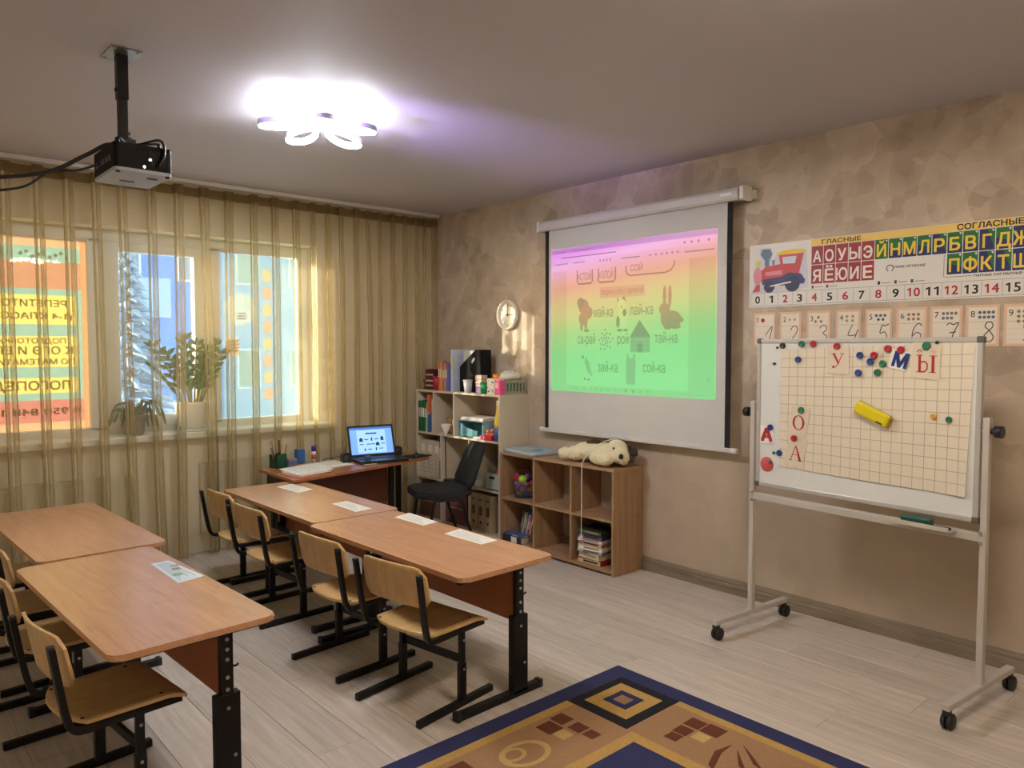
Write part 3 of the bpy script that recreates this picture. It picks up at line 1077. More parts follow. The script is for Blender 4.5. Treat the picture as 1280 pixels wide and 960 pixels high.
# ================================================================== projection screen
def proj_mat(name, fac=1.0, tint=(1, 1, 1), add=0.0, strength=0.42):
    """light thrown on the screen: a bright band of colours running down the picture"""
    if name in _m:
        return _m[name]
    m, nt, p = base(name)
    L = nt.links.new
    g = nt.nodes.new('ShaderNodeNewGeometry')
    sx = nt.nodes.new('ShaderNodeSeparateXYZ')
    L(g.outputs['Position'], sx.inputs[0])
    a = nt.nodes.new('ShaderNodeMath'); a.operation = 'MULTIPLY_ADD'; a.inputs[1].default_value = 0.10
    L(sx.outputs['Y'], a.inputs[0]); L(sx.outputs['Z'], a.inputs[2])
    mr = nt.nodes.new('ShaderNodeMapRange')
    mr.inputs['From Min'].default_value = 1.15 - 0.215
    mr.inputs['From Max'].default_value = 2.16 - 0.215
    L(a.outputs[0], mr.inputs['Value'])
    r = nt.nodes.new('ShaderNodeValToRGB')
    cols = [(0.0, (128, 230, 140)), (0.30, (126, 224, 130)), (0.44, (158, 216, 122)), (0.56, (204, 208, 120)), (0.68, (224, 192, 124)), (0.77, (234, 166, 130)), (0.84, (240, 168, 170)), (0.93, (242, 176, 226)), (1.0, (224, 140, 228))]
    el = r.color_ramp.elements
    el[0].position, el[0].color = cols[0][0], lin(cols[0][1])
    el[1].position, el[1].color = cols[-1][0], lin(cols[-1][1])
    for q, c in cols[1:-1]:
        e = el.new(q); e.color = lin(c)
    L(mr.outputs[0], r.inputs['Fac'])
    mx = nt.nodes.new('ShaderNodeMix'); mx.data_type = 'RGBA'; mx.blend_type = 'MULTIPLY'
    mx.inputs['Factor'].default_value = 1.0
    L(r.outputs['Color'], mx.inputs['A'])
    mx.inputs['B'].default_value = tuple(fac * t for t in tint) + (1,)
    L(mx.outputs['Result'], p.inputs['Emission Color'])
    p.inputs['Emission Strength'].default_value = strength
    p.inputs['Base Color'].default_value = (0.12, 0.12, 0.12, 1)
    p.inputs['Roughness'].default_value = 0.9
    _m[name] = m
    return m
PJ = proj_mat('projected picture')
PJ_DIM = proj_mat('projected margin', 0.88, (1, .97, .95))
PJ_INK = proj_mat('projected print', 0.50, (1.0, 0.9, 0.95))
PJ_MID = proj_mat('projected grey', 0.72, (1.0, 0.95, 1.0))
PJ_RED = proj_mat('projected red', 0.62, (1.25, 0.7, 0.75))
PJ_PINK = proj_mat('projected pink', 0.86, (1.1, 0.85, 0.95))
PJ_LITE = proj_mat('projected light', 1.08)
sc = thing('projection_screen', 'white roll down projection screen on the plaster wall showing a coloured lesson page', 'screen', (-0.07, -2.18, 2.33))
CASE = M('screen case enamel', (206, 200, 196), 0.4, 0.0)
b = B().slab([(0.030, -0.032), (0.044, -0.018), (0.044, 0.022), (0.034, 0.036), (-0.030, 0.036), (-0.042, 0.020), (-0.042, -0.020), (-0.030, -0.032)], (0, 0.80, 0), (1, 0, 0), (0, 0, 1), (0, -1, 0), 1.62); b.obj('case', sc, CASE)
for s, d in ((0.815, 1), (-0.835, -1)):
    b = B().slab(rrect(-0.046, -0.038, 0.050, 0.042, 0.012), (0, s, 0), (1, 0, 0), (0, 0, 1), (0, -1, 0), 0.022); b.obj('end_cap', sc, WHITE)
for s in (0.83, -0.86):
    B().box((0.058, s, 0.0), (0.03, 0.03, 0.05), bev=0.003).obj('bracket', sc, WHITE)
b = B().box((-0.0435, -0.745, 0.004), (0.002, 0.075, 0.014)); b.obj('name_strip', sc, M('name strip white', (250, 250, 250), 0.3))
b = B().box((0, 0, -0.743), (0.0015, 1.50, 1.43)); b.obj('fabric', sc, M('screen fabric', (202, 200, 197), 0.85, 0, 0.02))
for s in (0.7505, -0.7505):
    B().box((0, s, -0.743), (0.0022, 0.036, 1.43)).obj('black_border', sc, M('screen border black', (14, 13, 13), 0.8))
b = B().slab(rrect(-0.011, -0.014, 0.011, 0.014, 0.006), (0, 0.815, -1.468), (1, 0, 0), (0, 0, 1), (0, -1, 0), 1.61); b.obj('bottom_bar', sc, CASE)
for s in (0.80, -0.80):
    b = B().cyl((0, s + 0.02, -1.468), (0, s - 0.02, -1.468), 0.016, 12); b.obj('bar_cap', sc, WHITE)
# the projected picture: u runs to the right along the wall, v is height
F = frame(Vector((-0.0015, 2.18, -2.33)), (0, -1, 0))
img = B().mat(PJ).rect(1.472, 1.152, 2.85, 2.16, F, 0.0).obj('projected_image', sc)
def pj(name, m):
    return lambda b: b.obj(name, img)
b = B().mat(PJ_DIM).rect(1.485, 1.195, 1.628, 2.0, F); b.obj('page_margin', img)
b = B().mat(PJ_DIM).rect(2.655, 1.195, 2.84, 2.0, F); b.obj('page_margin', img)
b = B().mat(PJ_MID).rect(1.475, 2.125, 2.847, 2.157, F); b.obj('tab_bar', img)
b = B().mat(PJ_LITE).rect(1.475, 2.075, 2.847, 2.122, F); b.obj('address_bar', img)
for a0, a1, z in ((1.50, 1.62, 2.135), (1.68, 1.86, 2.135), (1.58, 2.08, 2.092), (1.53, 1.64, 2.05), (1.69, 1.80, 2.05), (2.12, 2.28, 2.045), (2.62, 2.83, 2.04)):
    B().mat(PJ_INK).stroke([(a0, z), (a1, z)], 0.008, F, 0.0012).obj('menu_text', img)
for a in (1.51, 1.545, 1.94, 1.97, 2.0, 2.03, 2.36, 2.405, 2.45, 2.49, 2.53, 2.57):
    B().mat(PJ_INK).disc(a, 2.046, 0.008, F, 0.0012, 8).obj('menu_icon', img)
for a in (2.62, 2.67, 2.72, 2.79):
    B().mat(PJ_INK).disc(a, 2.098, 0.009, F, 0.0012, 8).obj('menu_icon', img)
for a0, a1, z0, tx, ta in ((1.73, 1.87, 1.90, '≡СТОЙ', 1.735), (1.925, 2.075, 1.90, '≡ЗЛОЙ', 1.93)):
    B().mat(PJ_INK).stroke([(a0, 1.995), (a0, z0 + 0.015), (a0 + 0.015, z0), (a1 - 0.015, z0), (a1, z0 + 0.015), (a1, 1.995)], 0.012, F, 0.0012).obj('button_outline', img)
    words('lettering', img, PJ_INK, tx, ta, 1.925, 0.05, F, off=0.0014, width=0.125, bold=0.01)
B().mat(PJ_INK).stroke([(2.165, 1.995), (2.165, 1.96), (2.18, 1.935), (2.20, 1.928), (2.48, 1.928), (2.52, 1.94), (2.545, 1.97), (2.55, 1.998)], 0.010, F, 0.0012).obj('button_outline', img)
words('lettering', img, PJ_INK, 'СОЙ', 2.20, 1.955, 0.042, F, off=0.0014, width=0.10, bold=0.01)
b = B().mat(PJ_PINK).rect(1.94, 1.792, 2.32, 1.866, F, 0.0012); b.obj('title_box', img)
words('lettering', img, PJ_RED, 'соедини слово с картинкой', 1.95, 1.815, 0.040, F, off=0.0018, width=0.36, bold=0.02)
for tx, a0, a1, z in (('май-ка', 1.885, 2.055, 1.668), ('лай-ка', 2.20, 2.385, 1.672), ('са-рай', 1.735, 1.90, 1.487), ('рой', 2.095, 2.19, 1.485), ('тай-на', 2.40, 2.575, 1.49), ('зай-ка', 1.925, 2.10, 1.298), ('сой-ка', 2.31, 2.485, 1.303)):
    words('lettering', img, PJ_INK, tx, a0, z, 0.068, F, off=0.0012, width=a1 - a0, bold=0.012)
# little pictures
b = B().mat(PJ_RED); b.disc(1.79, 1.745, 0.05, F, 0.0012); b.disc(1.83, 1.70, 0.045, F, 0.0013); b.disc(1.79, 1.66, 0.045, F, 0.0014); b.rect(1.76, 1.58, 1.785, 1.65, F, 0.0015); b.rect(1.80, 1.59, 1.825, 1.65, F, 0.0015)
b.mat(PJ_INK).disc(1.765, 1.77, 0.035, F, 0.0018); b.disc(1.82, 1.578, 0.025, F, 0.0018, 10, 0.01); b.obj('picture_of_children', img, kind='stuff')
b = B().mat(PJ_INK); b.flat([(2.09, 1.80), (2.115, 1.76), (2.10, 1.72)], F, 0.0012); b.flat([(2.15, 1.82), (2.165, 1.76), (2.13, 1.77)], F, 0.0012); b.mat(PJ_LITE).disc(2.13, 1.745, 0.035, F, 0.0014)
b.mat(PJ_LITE).disc(2.14, 1.66, 0.04, F, 0.0014, 16, 0.07); b.mat(PJ_INK).disc(2.10, 1.63, 0.016, F, 0.0018, 12, 0.04); b.disc(2.155, 1.69, 0.016, F, 0.0018, 10, 0.025); b.disc(2.13, 1.728, 0.007, F, 0.0018, 8)
b.disc(2.115, 1.575, 0.025, F, 0.0018, 10, 0.009); b.disc(2.165, 1.575, 0.022, F, 0.0018, 10, 0.009); b.obj('picture_of_dog', img, kind='stuff')
b = B().mat(PJ_RED); b.disc(2.475, 1.70, 0.042, F, 0.0012, 16, 0.04); b.disc(2.475, 1.78, 0.014, F, 0.0013, 12, 0.07); b.disc(2.515, 1.78, 0.014, F, 0.0014, 12, 0.07); b.disc(2.53, 1.635, 0.075, F, 0.0015, 18, 0.055)
b.disc(2.48, 1.65, 0.035, F, 0.0016, 14, 0.06); b.disc(2.50, 1.585, 0.03, F, 0.0017, 12, 0.012); b.disc(2.56, 1.59, 0.04, F, 0.0017, 12, 0.014); b.disc(2.607, 1.63, 0.014, F, 0.0018, 10); b.obj('picture_of_hare', img, kind='stuff')
b = B().mat(PJ_INK)
for k in range(22):
    a = k * 2.4; r = 0.012 + 0.0026 * k
    b.disc(1.99 + r * math.cos(a), 1.51 + 1.15 * r * math.sin(a), 0.0075, F, 0.0012, 7)
b.obj('picture_of_bee_swarm', img, kind='stuff')
b = B().mat(PJ_INK); b.flat([(2.20, 1.53), (2.28, 1.64), (2.37, 1.53)], F, 0.0012); b.mat(PJ_MID).rect(2.205, 1.43, 2.365, 1.53, F, 0.0012)
b.mat(PJ_INK)
for z in (1.45, 1.475, 1.50, 1.525):
    b.stroke([(2.205, z), (2.365, z)], 0.004, F, 0.0018)
b.rect(2.265, 1.43, 2.305, 1.49, F, 0.002); b.obj('picture_of_barn', img, kind='stuff')
b = B().mat(PJ_MID); b.flat([(1.815, 1.40), (1.845, 1.36), (1.875, 1.27), (1.86, 1.265), (1.82, 1.31), (1.80, 1.36)], F, 0.0012); b.mat(PJ_INK).disc(1.785, 1.395, 0.012, F, 0.0012, 8); b.disc(1.805, 1.245, 0.01, F, 0.0012, 8); b.disc(1.84, 1.24, 0.01, F, 0.0012, 8); b.obj('picture_of_jay', img, kind='stuff')
b = B().mat(PJ_MID); b.flat([(2.175, 1.42), (2.19, 1.42), (2.195, 1.39), (2.225, 1.39), (2.23, 1.42), (2.245, 1.42), (2.25, 1.36), (2.247, 1.22), (2.172, 1.22), (2.17, 1.36)], F, 0.0012); b.obj('picture_of_vest', img)
b = B().mat(PJ_DIM).rect(1.475, 1.155, 2.847, 1.195, F, 0.0008); b.obj('task_bar', img)
for k, a in enumerate((1.70, 1.73, 1.80, 1.86, 1.905, 1.96, 2.02, 2.08, 2.17, 2.23, 2.29, 2.35)):
    B().mat(PJ_INK if k in (8, 9) else PJ_MID).rect(a - 0.009, 1.167, a + 0.009, 1.187, F, 0.0014).obj('task_icon', img)
for a0, a1 in ((1.48, 1.56), (2.60, 2.69), (2.72, 2.77)):
    B().mat(PJ_MID).stroke([(a0, 1.175), (a1, 1.175)], 0.006, F, 0.0014).obj('task_text', img)
b = B().mat(PJ_MID).rect(2.79, 1.255, 2.81, 1.285, F, 0.0014); b.obj('page_icon', img)

pc = smooth_path([(-0.074, -2.165, 0.865), (-0.125, -2.15, 0.868), (-0.19, -2.085, 0.842), (-0.255, -2.035, 0.79), (-0.303, -2.003, 0.712), (-0.3055, -1.998, 0.66), (-0.3055, -1.996, 0.45), (-0.3055, -1.995, 0.225)])
pcd = thing('pull_cord', 'thin white pull cord with a bead hanging over the low bookcase front', 'cord', (-0.3055, -1.995, 0.2))
b = B().tube([p - Vector((-0.3055, -1.995, 0.2)) for p in pc], 0.0028, 6); b.obj('cord', pcd, WHITE)
b = B().ell((0, 0, 0.012), (0.012, 0.012, 0.014), 12, 8); b.obj('bead', pcd, WHITE)

# ================================================================== wall clock
ck = thing('wall_clock', 'round white wall clock reading three beside the projection screen', 'clock', (-0.001, -0.935, 1.715))
b = B().lathe([(0, 0.0), (0.112, 0.0), (0.118, 0.006), (0.119, 0.02), (0.114, 0.034), (0.106, 0.036), (0.098, 0.024), (0.097, 0.012)], 40, (0, 0, 0), 'x'); b.obj('rim', ck, M('clock rim ivory', (226, 218, 198), 0.4))
b = B().lathe([(0, 0.012), (0.0975, 0.012)], 40, (0, 0, 0), 'x'); b.obj('dial', ck, M('clock dial', (216, 208, 190), 0.5))
F = frame((-0.012, 0, 0), (0, -1, 0))
for k in range(1, 13):
    a = math.radians(90 - 30 * k)
    words('numeral', ck, INK, str(k), 0.078 * math.cos(a), 0.078 * math.sin(a) - 0.009, 0.018, F, off=0.0008, anchor='c')
for k in range(60):
    pass
b = B().mat(INK).flat([(-0.0035, -0.015), (0.0035, -0.015), (0.002, 0.085), (-0.002, 0.085)], F, 0.004); b.obj('minute_hand', ck)
b = B().mat(INK).flat([(-0.03, -0.003), (-0.03, 0.003), (0.056, 0.0022), (0.056, -0.0022)], F, 0.003); b.obj('hour_hand', ck)
b = B().lathe([(0, 0.020), (0.006, 0.020), (0.006, 0.012)], 14, (0, 0, 0), 'x'); b.obj('hub', ck, INK)

# ================================================================== alphabet banner
RED = M('banner red', (150, 40, 50), 0.5, 0, 0.04)
GRN = M('banner green', (30, 104, 52), 0.5, 0, 0.1)
NVY = M('banner navy', (24, 36, 96), 0.5, 0, 0.1)
YEL = M('banner yellow', (236, 204, 60), 0.5, 0, 0.05)
BAND = M('banner ochre band', (232, 200, 110), 0.55, 0, 0.1, 3)
LET = M('banner letter white', (236, 226, 216), 0.5)
bn = thing('alphabet_banner', 'long wall banner with a toy train, red and green letter tiles and a number row', 'banner', (-0.002, -3.02, 1.69))
F = frame((-0.002, 0, 0), (0, -1, 0))
BW = 2.02
b = B().slab([(0, 0), (BW, 0), (BW, 0.352), (0.37, 0.352), (0.36, 0.352), (0, 0.352)], (0, 0, 0), (0, -1, 0), (0, 0, 1), (-1, 0, 0), 0.002); b.obj('sheet', bn, M('banner paper', (224, 220, 214), 0.45, 0, 0.03))
b = B().mat(BAND).rect(0.366, 0.314, BW - 0.002, 0.350, F); b.obj('header_band', bn)
words('lettering', bn, M('banner brown print', (96, 44, 24), 0.5), 'ГЛАСНЫЕ', 0.425, 0.321, 0.022, F, off=0.0012, width=0.205, bold=0.03)
words('lettering', bn, INK, 'СОГЛАСНЫЕ', 1.075, 0.320, 0.026, F, off=0.0012, width=0.265, bold=0.03)
def tile(ch, a0, a1, z0, z1, style):
    b = B()
    g = 0.0018
    if style == 'red':
        b.mat(RED).rect(a0 + g, z0 + g, a1 - g, z1 - g, F)
    else:
        b.mat(NVY).rect(a0 + g, z0 + g, a1 - g, z1 - g, F)
        if style == 'green':
            b.mat(GRN).rect(a0 + g, z0 + g, a1 - g, z1 - g, F, 0.0008)
        elif style == 'mix':
            b.mat(GRN).flat([(a0 + g, z1 - g), (a0 + g, z0 + 0.55 * (z1 - z0)), (a1 - g, z0 + 0.35 * (z1 - z0)), (a1 - g, z1 - g)], F, 0.0008)
        elif style == 'mix2':
            b.mat(GRN).flat([(a0 + 0.5 * (a1 - a0), z1 - g), (a1 - g, z0 + g), (a1 - g, z1 - g)], F, 0.0008)
    if style != 'navy' and style != 'red':
        b.mat(LET).flat([(a1 - 0.016, z1 - 0.006), (a1 - 0.009, z1 - 0.016), (a1 - 0.004, z1 - 0.006)], F, 0.0011)
    t = b.obj('letter_tile', bn)
    w = (a1 - a0)
    wide = {'Ы': 0.82, 'Ю': 0.86, 'Ж': 0.92, 'Ш': 0.80, 'Ф': 0.82, 'М': 0.78, 'Д': 0.80, 'Щ': 0.82, 'Г': 0.52}.get(ch, 0.64)
    hh = (z1 - z0) * 0.60
    words('letter', t, LET if style == 'red' else YEL, ch, (a0 + a1) / 2, z0 + (z1 - z0) * 0.14, hh, F, off=0.0014, width=w * wide, bold=0.025, anchor='c')
for k, ch in enumerate('АОУЫЭ'):
    tile(ch, 0.367 + 0.0666 * k, 0.367 + 0.0666 * (k + 1), 0.214, 0.314, 'red')
for k, ch in enumerate('ЯЁЮИЕ'):
    tile(ch, 0.367 + 0.0666 * k, 0.367 + 0.0666 * (k + 1), 0.112, 0.214, 'red')
st = {'Й': 'green', 'Ж': 'navy', 'Ш': 'navy', 'Г': 'mix2', 'К': 'mix2', 'Т': 'mix2', 'Р': 'mix2', 'Ц': 'navy', 'Щ': 'green', 'Ч': 'green'}
for k, ch in enumerate('ЙНМЛРБВГДЖЗ'):
    tile(ch, 0.70 + 0.0666 * k, 0.70 + 0.0666 * (k + 1), 0.214, 0.314, st.get(ch, 'mix'))
for k, ch in enumerate('ПФКТШС'):
    tile(ch, 1.033 + 0.0666 * k, 1.033 + 0.0666 * (k + 1), 0.114, 0.214, st.get(ch, 'mix'))
for k, ch in enumerate('ХЦЧЩ'):
    tile(ch, 1.52 + 0.0666 * k, 1.52 + 0.0666 * (k + 1), 0.214, 0.314, st.get(ch, 'mix'))
words('lettering', bn, INK, 'ГЛУХИЕ СОГЛАСНЫЕ', 0.79, 0.165, 0.011, F, width=0.15, bold=0.03)
words('lettering', bn, INK, 'ПАРНЫЕ СОГЛАСНЫЕ', 1.15, 0.0985, 0.010, F, width=0.19, bold=0.03)
b = B().mat(INK); b.stroke([(0.776 + 0.016 * math.cos(t), 0.166 + 0.016 * math.sin(t)) for t in [math.radians(-60 + 300 * k / 14) for k in range(15)]], 0.004, F); b.obj('arc_sign', bn)
b = B().mat(INK).stroke([(1.028, 0.21), (1.022, 0.205), (1.022, 0.108), (1.03, 0.104), (1.14, 0.104)], 0.002, F); b.obj('bracket_line', bn)
b = B().mat(INK).stroke([(1.345, 0.104), (1.43, 0.104)], 0.002, F); b.obj('bracket_line', bn)
for a, m in ((0.372, RED), (0.452, RED), (0.718, INK), (0.798, GRN), (0.875, GRN)):
    B().mat(m).rect(a, 0.088, a + 0.012, 0.105, F).obj('key_mark', bn)
    B().mat(GREYINK).stroke([(a + 0.018, 0.095), (a + 0.062, 0.095)], 0.003, F).obj('key_line', bn)
for k in range(24):
    a0 = 0.012 + 0.0836 * k
    if a0 + 0.0836 > BW: break
    b = B().mat(GREYINK).stroke([(a0, 0.008), (a0 + 0.0836, 0.008), (a0 + 0.0836, 0.080), (a0, 0.080), (a0, 0.008)], 0.0022, F)
    t = b.obj('number_cell', bn)
    words('numeral', t, REDINK if (k % 2 == 0 and k > 0) else INK, str(k), a0 + 0.0418, 0.022, 0.042, F, anchor='c', bold=0.02, width=(0.028 if k < 10 else 0.056) if k not in (1,) else 0.020)
# toy train printed on the left end
TR = M('train red', (196, 74, 74), 0.5, 0, 0.1); TB = M('train blue', (62, 66, 116), 0.5, 0, 0.12); TT = M('train steel blue', (92, 116, 140), 0.5, 0, 0.15); TP = M('train pink', (214, 140, 150), 0.5); TK = M('train wheel', (48, 54, 84), 0.5)
train = B().mat(M('train halo', (206, 204, 214), 0.5)).flat([(0.03, 0.10), (0.03, 0.22), (0.07, 0.26), (0.06, 0.33), (0.135, 0.33), (0.14, 0.25), (0.17, 0.30), (0.34, 0.30), (0.355, 0.10), (0.30, 0.085), (0.05, 0.08)], F, 0.0004).obj('train_picture', bn)
def tp(name, m, f, off):
    b = B().mat(m); f(b, off); return b.obj(name, train)
tp('boiler', TR, lambda b, o: b.flat([(0.075, 0.135), (0.07, 0.20), (0.10, 0.225), (0.19, 0.235), (0.29, 0.22), (0.295, 0.16), (0.19, 0.14)], F, o), 0.0008)
tp('cab', TR, lambda b, o: b.flat([(0.19, 0.23), (0.18, 0.285), (0.325, 0.285), (0.295, 0.16), (0.20, 0.16)], F, o), 0.0011)
tp('cab_roof', YEL, lambda b, o: b.flat([(0.165, 0.283), (0.19, 0.303), (0.26, 0.312), (0.335, 0.305), (0.335, 0.290)], F, o), 0.0014)
tp('cab_window', M('train window', (196, 206, 218), 0.4), lambda b, o: b.flat([(0.205, 0.235), (0.20, 0.272), (0.285, 0.272), (0.275, 0.232)], F, o), 0.0014)
tp('chimney', TT, lambda b, o: b.flat([(0.095, 0.225), (0.095, 0.26), (0.068, 0.295), (0.08, 0.322), (0.125, 0.322), (0.142, 0.295), (0.122, 0.26), (0.122, 0.228)], F, o), 0.0014)
tp('steam_pipe', TT, lambda b, o: b.flat([(0.142, 0.232), (0.142, 0.25), (0.136, 0.258), (0.16, 0.258), (0.154, 0.25), (0.154, 0.232)], F, o), 0.0014)
tp('lamp', M('train lamp', (206, 196, 120), 0.5), lambda b, o: b.disc(0.056, 0.246, 0.017, F, o, 14, 0.022), 0.0014)
tp('front', TP, lambda b, o: b.disc(0.052, 0.175, 0.026, F, o, 18, 0.05), 0.0016)
tp('side_panel', TP, lambda b, o: b.flat([(0.10, 0.175), (0.10, 0.195), (0.20, 0.20), (0.20, 0.176)], F, o), 0.0014)
tp('chassis', TB, lambda b, o: b.flat([(0.08, 0.125), (0.085, 0.155), (0.20, 0.165), (0.24, 0.185), (0.31, 0.175), (0.335, 0.14), (0.33, 0.12), (0.20, 0.115)], F, o), 0.0014)
tp('cow_catcher', TR, lambda b, o: b.flat([(0.018, 0.085), (0.048, 0.13), (0.068, 0.128), (0.066, 0.088)], F, o), 0.0014)
for cx_, cz_, r in ((0.125, 0.112, 0.033), (0.262, 0.122, 0.044)):
    w = tp('wheel', TK, lambda b, o: b.disc(cx_, cz_, r, F, o, 22), 0.0018)
tp('piston_rod', LET, lambda b, o: b.stroke([(0.13, 0.115), (0.255, 0.132)], 0.008, F, o), 0.0024)

# ================================================================== number cards under the banner
PEACH = M('peach card', (226, 188, 160), 0.6, 0, 0.05)
FACE = M('card face', (232, 222, 206), 0.6, 0, 0.03)
hand = {1: [[(.30, .45), (.75, .95), (.52, .05)]],
        2: [[(.25, .72), (.38, .92), (.62, .95), (.72, .78), (.60, .5), (.25, .08), (.45, .14), (.75, .06)]],
        3: [[(.30, .80), (.45, .95), (.68, .92), (.72, .72), (.5, .52), (.72, .38), (.68, .12), (.42, .03), (.25, .16)]],
        4: [[(.48, .95), (.22, .40), (.70, .42)], [(.80, .70), (.55, .02)]],
        5: [[(.42, .92), (.30, .5), (.55, .55), (.68, .35), (.58, .08), (.35, .03), (.22, .15)], [(.42, .92), (.60, .88), (.78, .96)]],
        6: [[(.74, .82), (.60, .96), (.40, .80), (.28, .45), (.30, .12), (.50, .02), (.68, .15), (.68, .40), (.5, .5), (.30, .34)]],
        7: [[(.25, .84), (.40, .94), (.56, .86), (.80, .94), (.60, .5), (.45, .02)], [(.38, .46), (.70, .50)]],
        8: [[(.52, .55), (.34, .74), (.42, .93), (.60, .94), (.68, .76), (.52, .55), (.30, .30), (.36, .05), (.58, .02), (.70, .24), (.52, .55)]],
        9: [[(.70, .72), (.56, .52), (.34, .60), (.34, .86), (.54, .96), (.70, .84), (.70, .4), (.52, .06), (.28, .10)]]}
PICT = {1: (REDINK, 1), 2: (M('card orange', (214, 150, 80), 0.6), 2), 3: (M('card brown', (150, 116, 76), 0.6), 3), 4: (M('card olive', (170, 150, 90), 0.6), 4), 5: (M('card slate', (84, 100, 116), 0.6), 5),
        6: (M('card brown'), 6), 7: (GREYINK, 7), 8: (M('card slate'), 8), 9: (M('card brown'), 9)}
ytab = [(3.05, 3.185), (3.212, 3.336), (3.368, 3.500), (3.528, 3.658), (3.680, 3.813), (3.832, 3.972), (3.987, 4.127), (4.141, 4.279), (4.294, 4.434)]
pics = ['a red print', 'two orange prints', 'three brown prints', 'four olive prints', 'five slate prints', 'six brown prints', 'seven outline prints', 'eight slate prints', 'nine small prints']
for n in range(1, 10):
    y0, y1 = ytab[n - 1]
    w, h = y1 - y0, 0.19
    z0 = 1.468 + 0.0018 * (n - 1) * 0
    t = thing('number_card', 'peach edged wall card with handwritten %d and %s' % (n, pics[n - 1]), 'card', (-0.001, -y0, z0), 0, 'handwritten number cards under the banner')
    B().box((-0.001, -w / 2, h / 2), (0.002, w, h)).obj('backing', t, PEACH)
    F = frame((-0.002, 0, 0), (0, -1, 0))
    B().mat(FACE).rect(0.012, 0.012, w - 0.012, h - 0.012, F, 0.0005).obj('face', t)
    B().mat(GREYINK).stroke([(0.014, 0.112), (w - 0.014, 0.112)], 0.0012, F, 0.0009).obj('rule', t)
    for zz in (0.03, 0.055, 0.08):
        B().mat(M('card rule', (196, 186, 172), 0.7)).stroke([(0.014, zz), (w - 0.014, zz)], 0.0008, F, 0.0009).obj('rule', t)
    words('small_numeral', t, INK, str(n), 0.020, 0.135, 0.030, F, off=0.001)
    for s in hand[n]:
        sm = [p for p in smooth_path([(a, q, 0) for a, q in s], 5)]
        B().mat(INK).stroke([(w * 0.36 + p.x * 0.09 * w / 0.135, 0.02 + p.y * 0.095) for p in sm], 0.0042, F, 0.0011).obj('handwriting', t)
    m, q = PICT[n]
    cols = 1 if n == 1 else 2 if n in (2, 4) else 4 if n in (7, 8) else 3
    for k in range(q):
        r_, c_ = divmod(k, cols)
        if n == 3:
            pos = [(0.065, 0.155), (0.05, 0.133), (0.08, 0.133)][k]
        elif n == 5:
            pos = [(0.055, 0.155), (0.076, 0.155), (0.097, 0.155), (0.066, 0.135), (0.088, 0.135)][k]
        else:
            pos = (0.058 + c_ * (0.018 if cols == 4 else 0.022 if cols == 3 else 0.03), (0.155 if q > 2 else 0.147) - r_ * 0.022)
        B().mat(m).disc(pos[0], pos[1], 0.0075 if q > 1 else 0.012, F, 0.001, 10).obj('picture', t)

# ================================================================== whiteboard on wheels
ALU = M('anodised frame', (196, 192, 186), 0.38, 0.35)
STAND = M('stand grey enamel', (196, 188, 178), 0.42, 0.1)
WBM = M('whiteboard enamel', (226, 226, 222), 0.25, 0, 0.02)
BO = Vector((-0.415, -3.30, 0.0))
BU = Vector((-0.11, -1.10, 0)).normalized()
brz = math.atan2(BU.y, BU.x)
wb = thing('whiteboard_stand', 'white magnetic board on a grey wheeled stand in front of the banner wall', 'whiteboard', BO, brz)
# local frame: x runs along the board, +y faces the room side opposite the viewer's, front is -y
F0 = ((0, 0, 0), (1, 0, 0), (0, 0, 1), (0, -1, 0))
b = B().box((0.548, 0, 1.131), (1.02, 0.014, 0.715)); b.obj('panel', wb, WBM)
for z in (0.768, 1.494):
    B().box((0.548, 0, z), (1.05, 0.026, 0.022), bev=0.004).obj('frame_rail', wb, ALU)
for x in (0.036, 1.066):
    B().box((x, 0, 1.131), (0.022, 0.026, 0.735), bev=0.004).obj('frame_rail', wb, ALU)
for x in (0.036, 1.066):
    for z in (0.768, 1.494):
        B().box((x, 0, z), (0.028, 0.030, 0.028), bev=0.006).obj('corner_cap', wb, M('corner cap grey', (96, 88, 82), 0.5))
for x, zt in ((0.004, 1.19), (1.098, 1.185)):
    B().box((x, 0, (0.10 + zt) / 2), (0.026, 0.032, zt - 0.10), bev=0.004).obj('post', wb, STAND)
    B().box((x, 0, 0.092), (0.034, 0.60, 0.026), bev=0.004).obj('foot_bar', wb, STAND)
    s = -1 if x < 0.5 else 1
    b = B().cyl((x + s * 0.014, 0, 1.13), (x + s * 0.028, 0, 1.13), 0.012, 14); b.cyl((x + s * 0.028, 0, 1.13), (x + s * 0.055, 0, 1.13), 0.024, 18); b.obj('knob', wb, BLKPL)
    B().cyl((x - s * 0.030, 0, 1.13), (x, 0, 1.13), 0.008, 10).obj('pivot', wb, STEEL)
    for e in (-0.28, 0.28):
        cs = B().box((x, e, 0.07), (0.026, 0.036, 0.03), bev=0.006).obj('caster', wb, BLKPL)
        for q in (-0.011, 0.011):
            b = B(); b.lathe([(0, -0.008), (0.028, -0.008), (0.0315, -0.004), (0.0315, 0.004), (0.028, 0.008), (0, 0.008)], 20, (x + q, e + 0.012, 0.0325), 'x'); b.obj('wheel', cs, M('caster rubber', (28, 26, 26), 0.5))
B().box((0.551, 0, 0.70), (1.07, 0.03, 0.036), bev=0.004).obj('cross_bar', wb, STAND)
b = B().box((0.87, -0.05, 0.716), (0.26, 0.075, 0.004)); b.box((0.87, -0.088, 0.724), (0.26, 0.004, 0.018)); b.obj('pen_tray', wb, STAND)
for x, z in ((0.01, 0.68), (0.01, 0.72), (1.092, 0.68), (1.092, 0.72)):
    B().cyl((x, -0.024, z), (x, -0.014, z), 0.006, 10).obj('bolt', wb, STEEL)
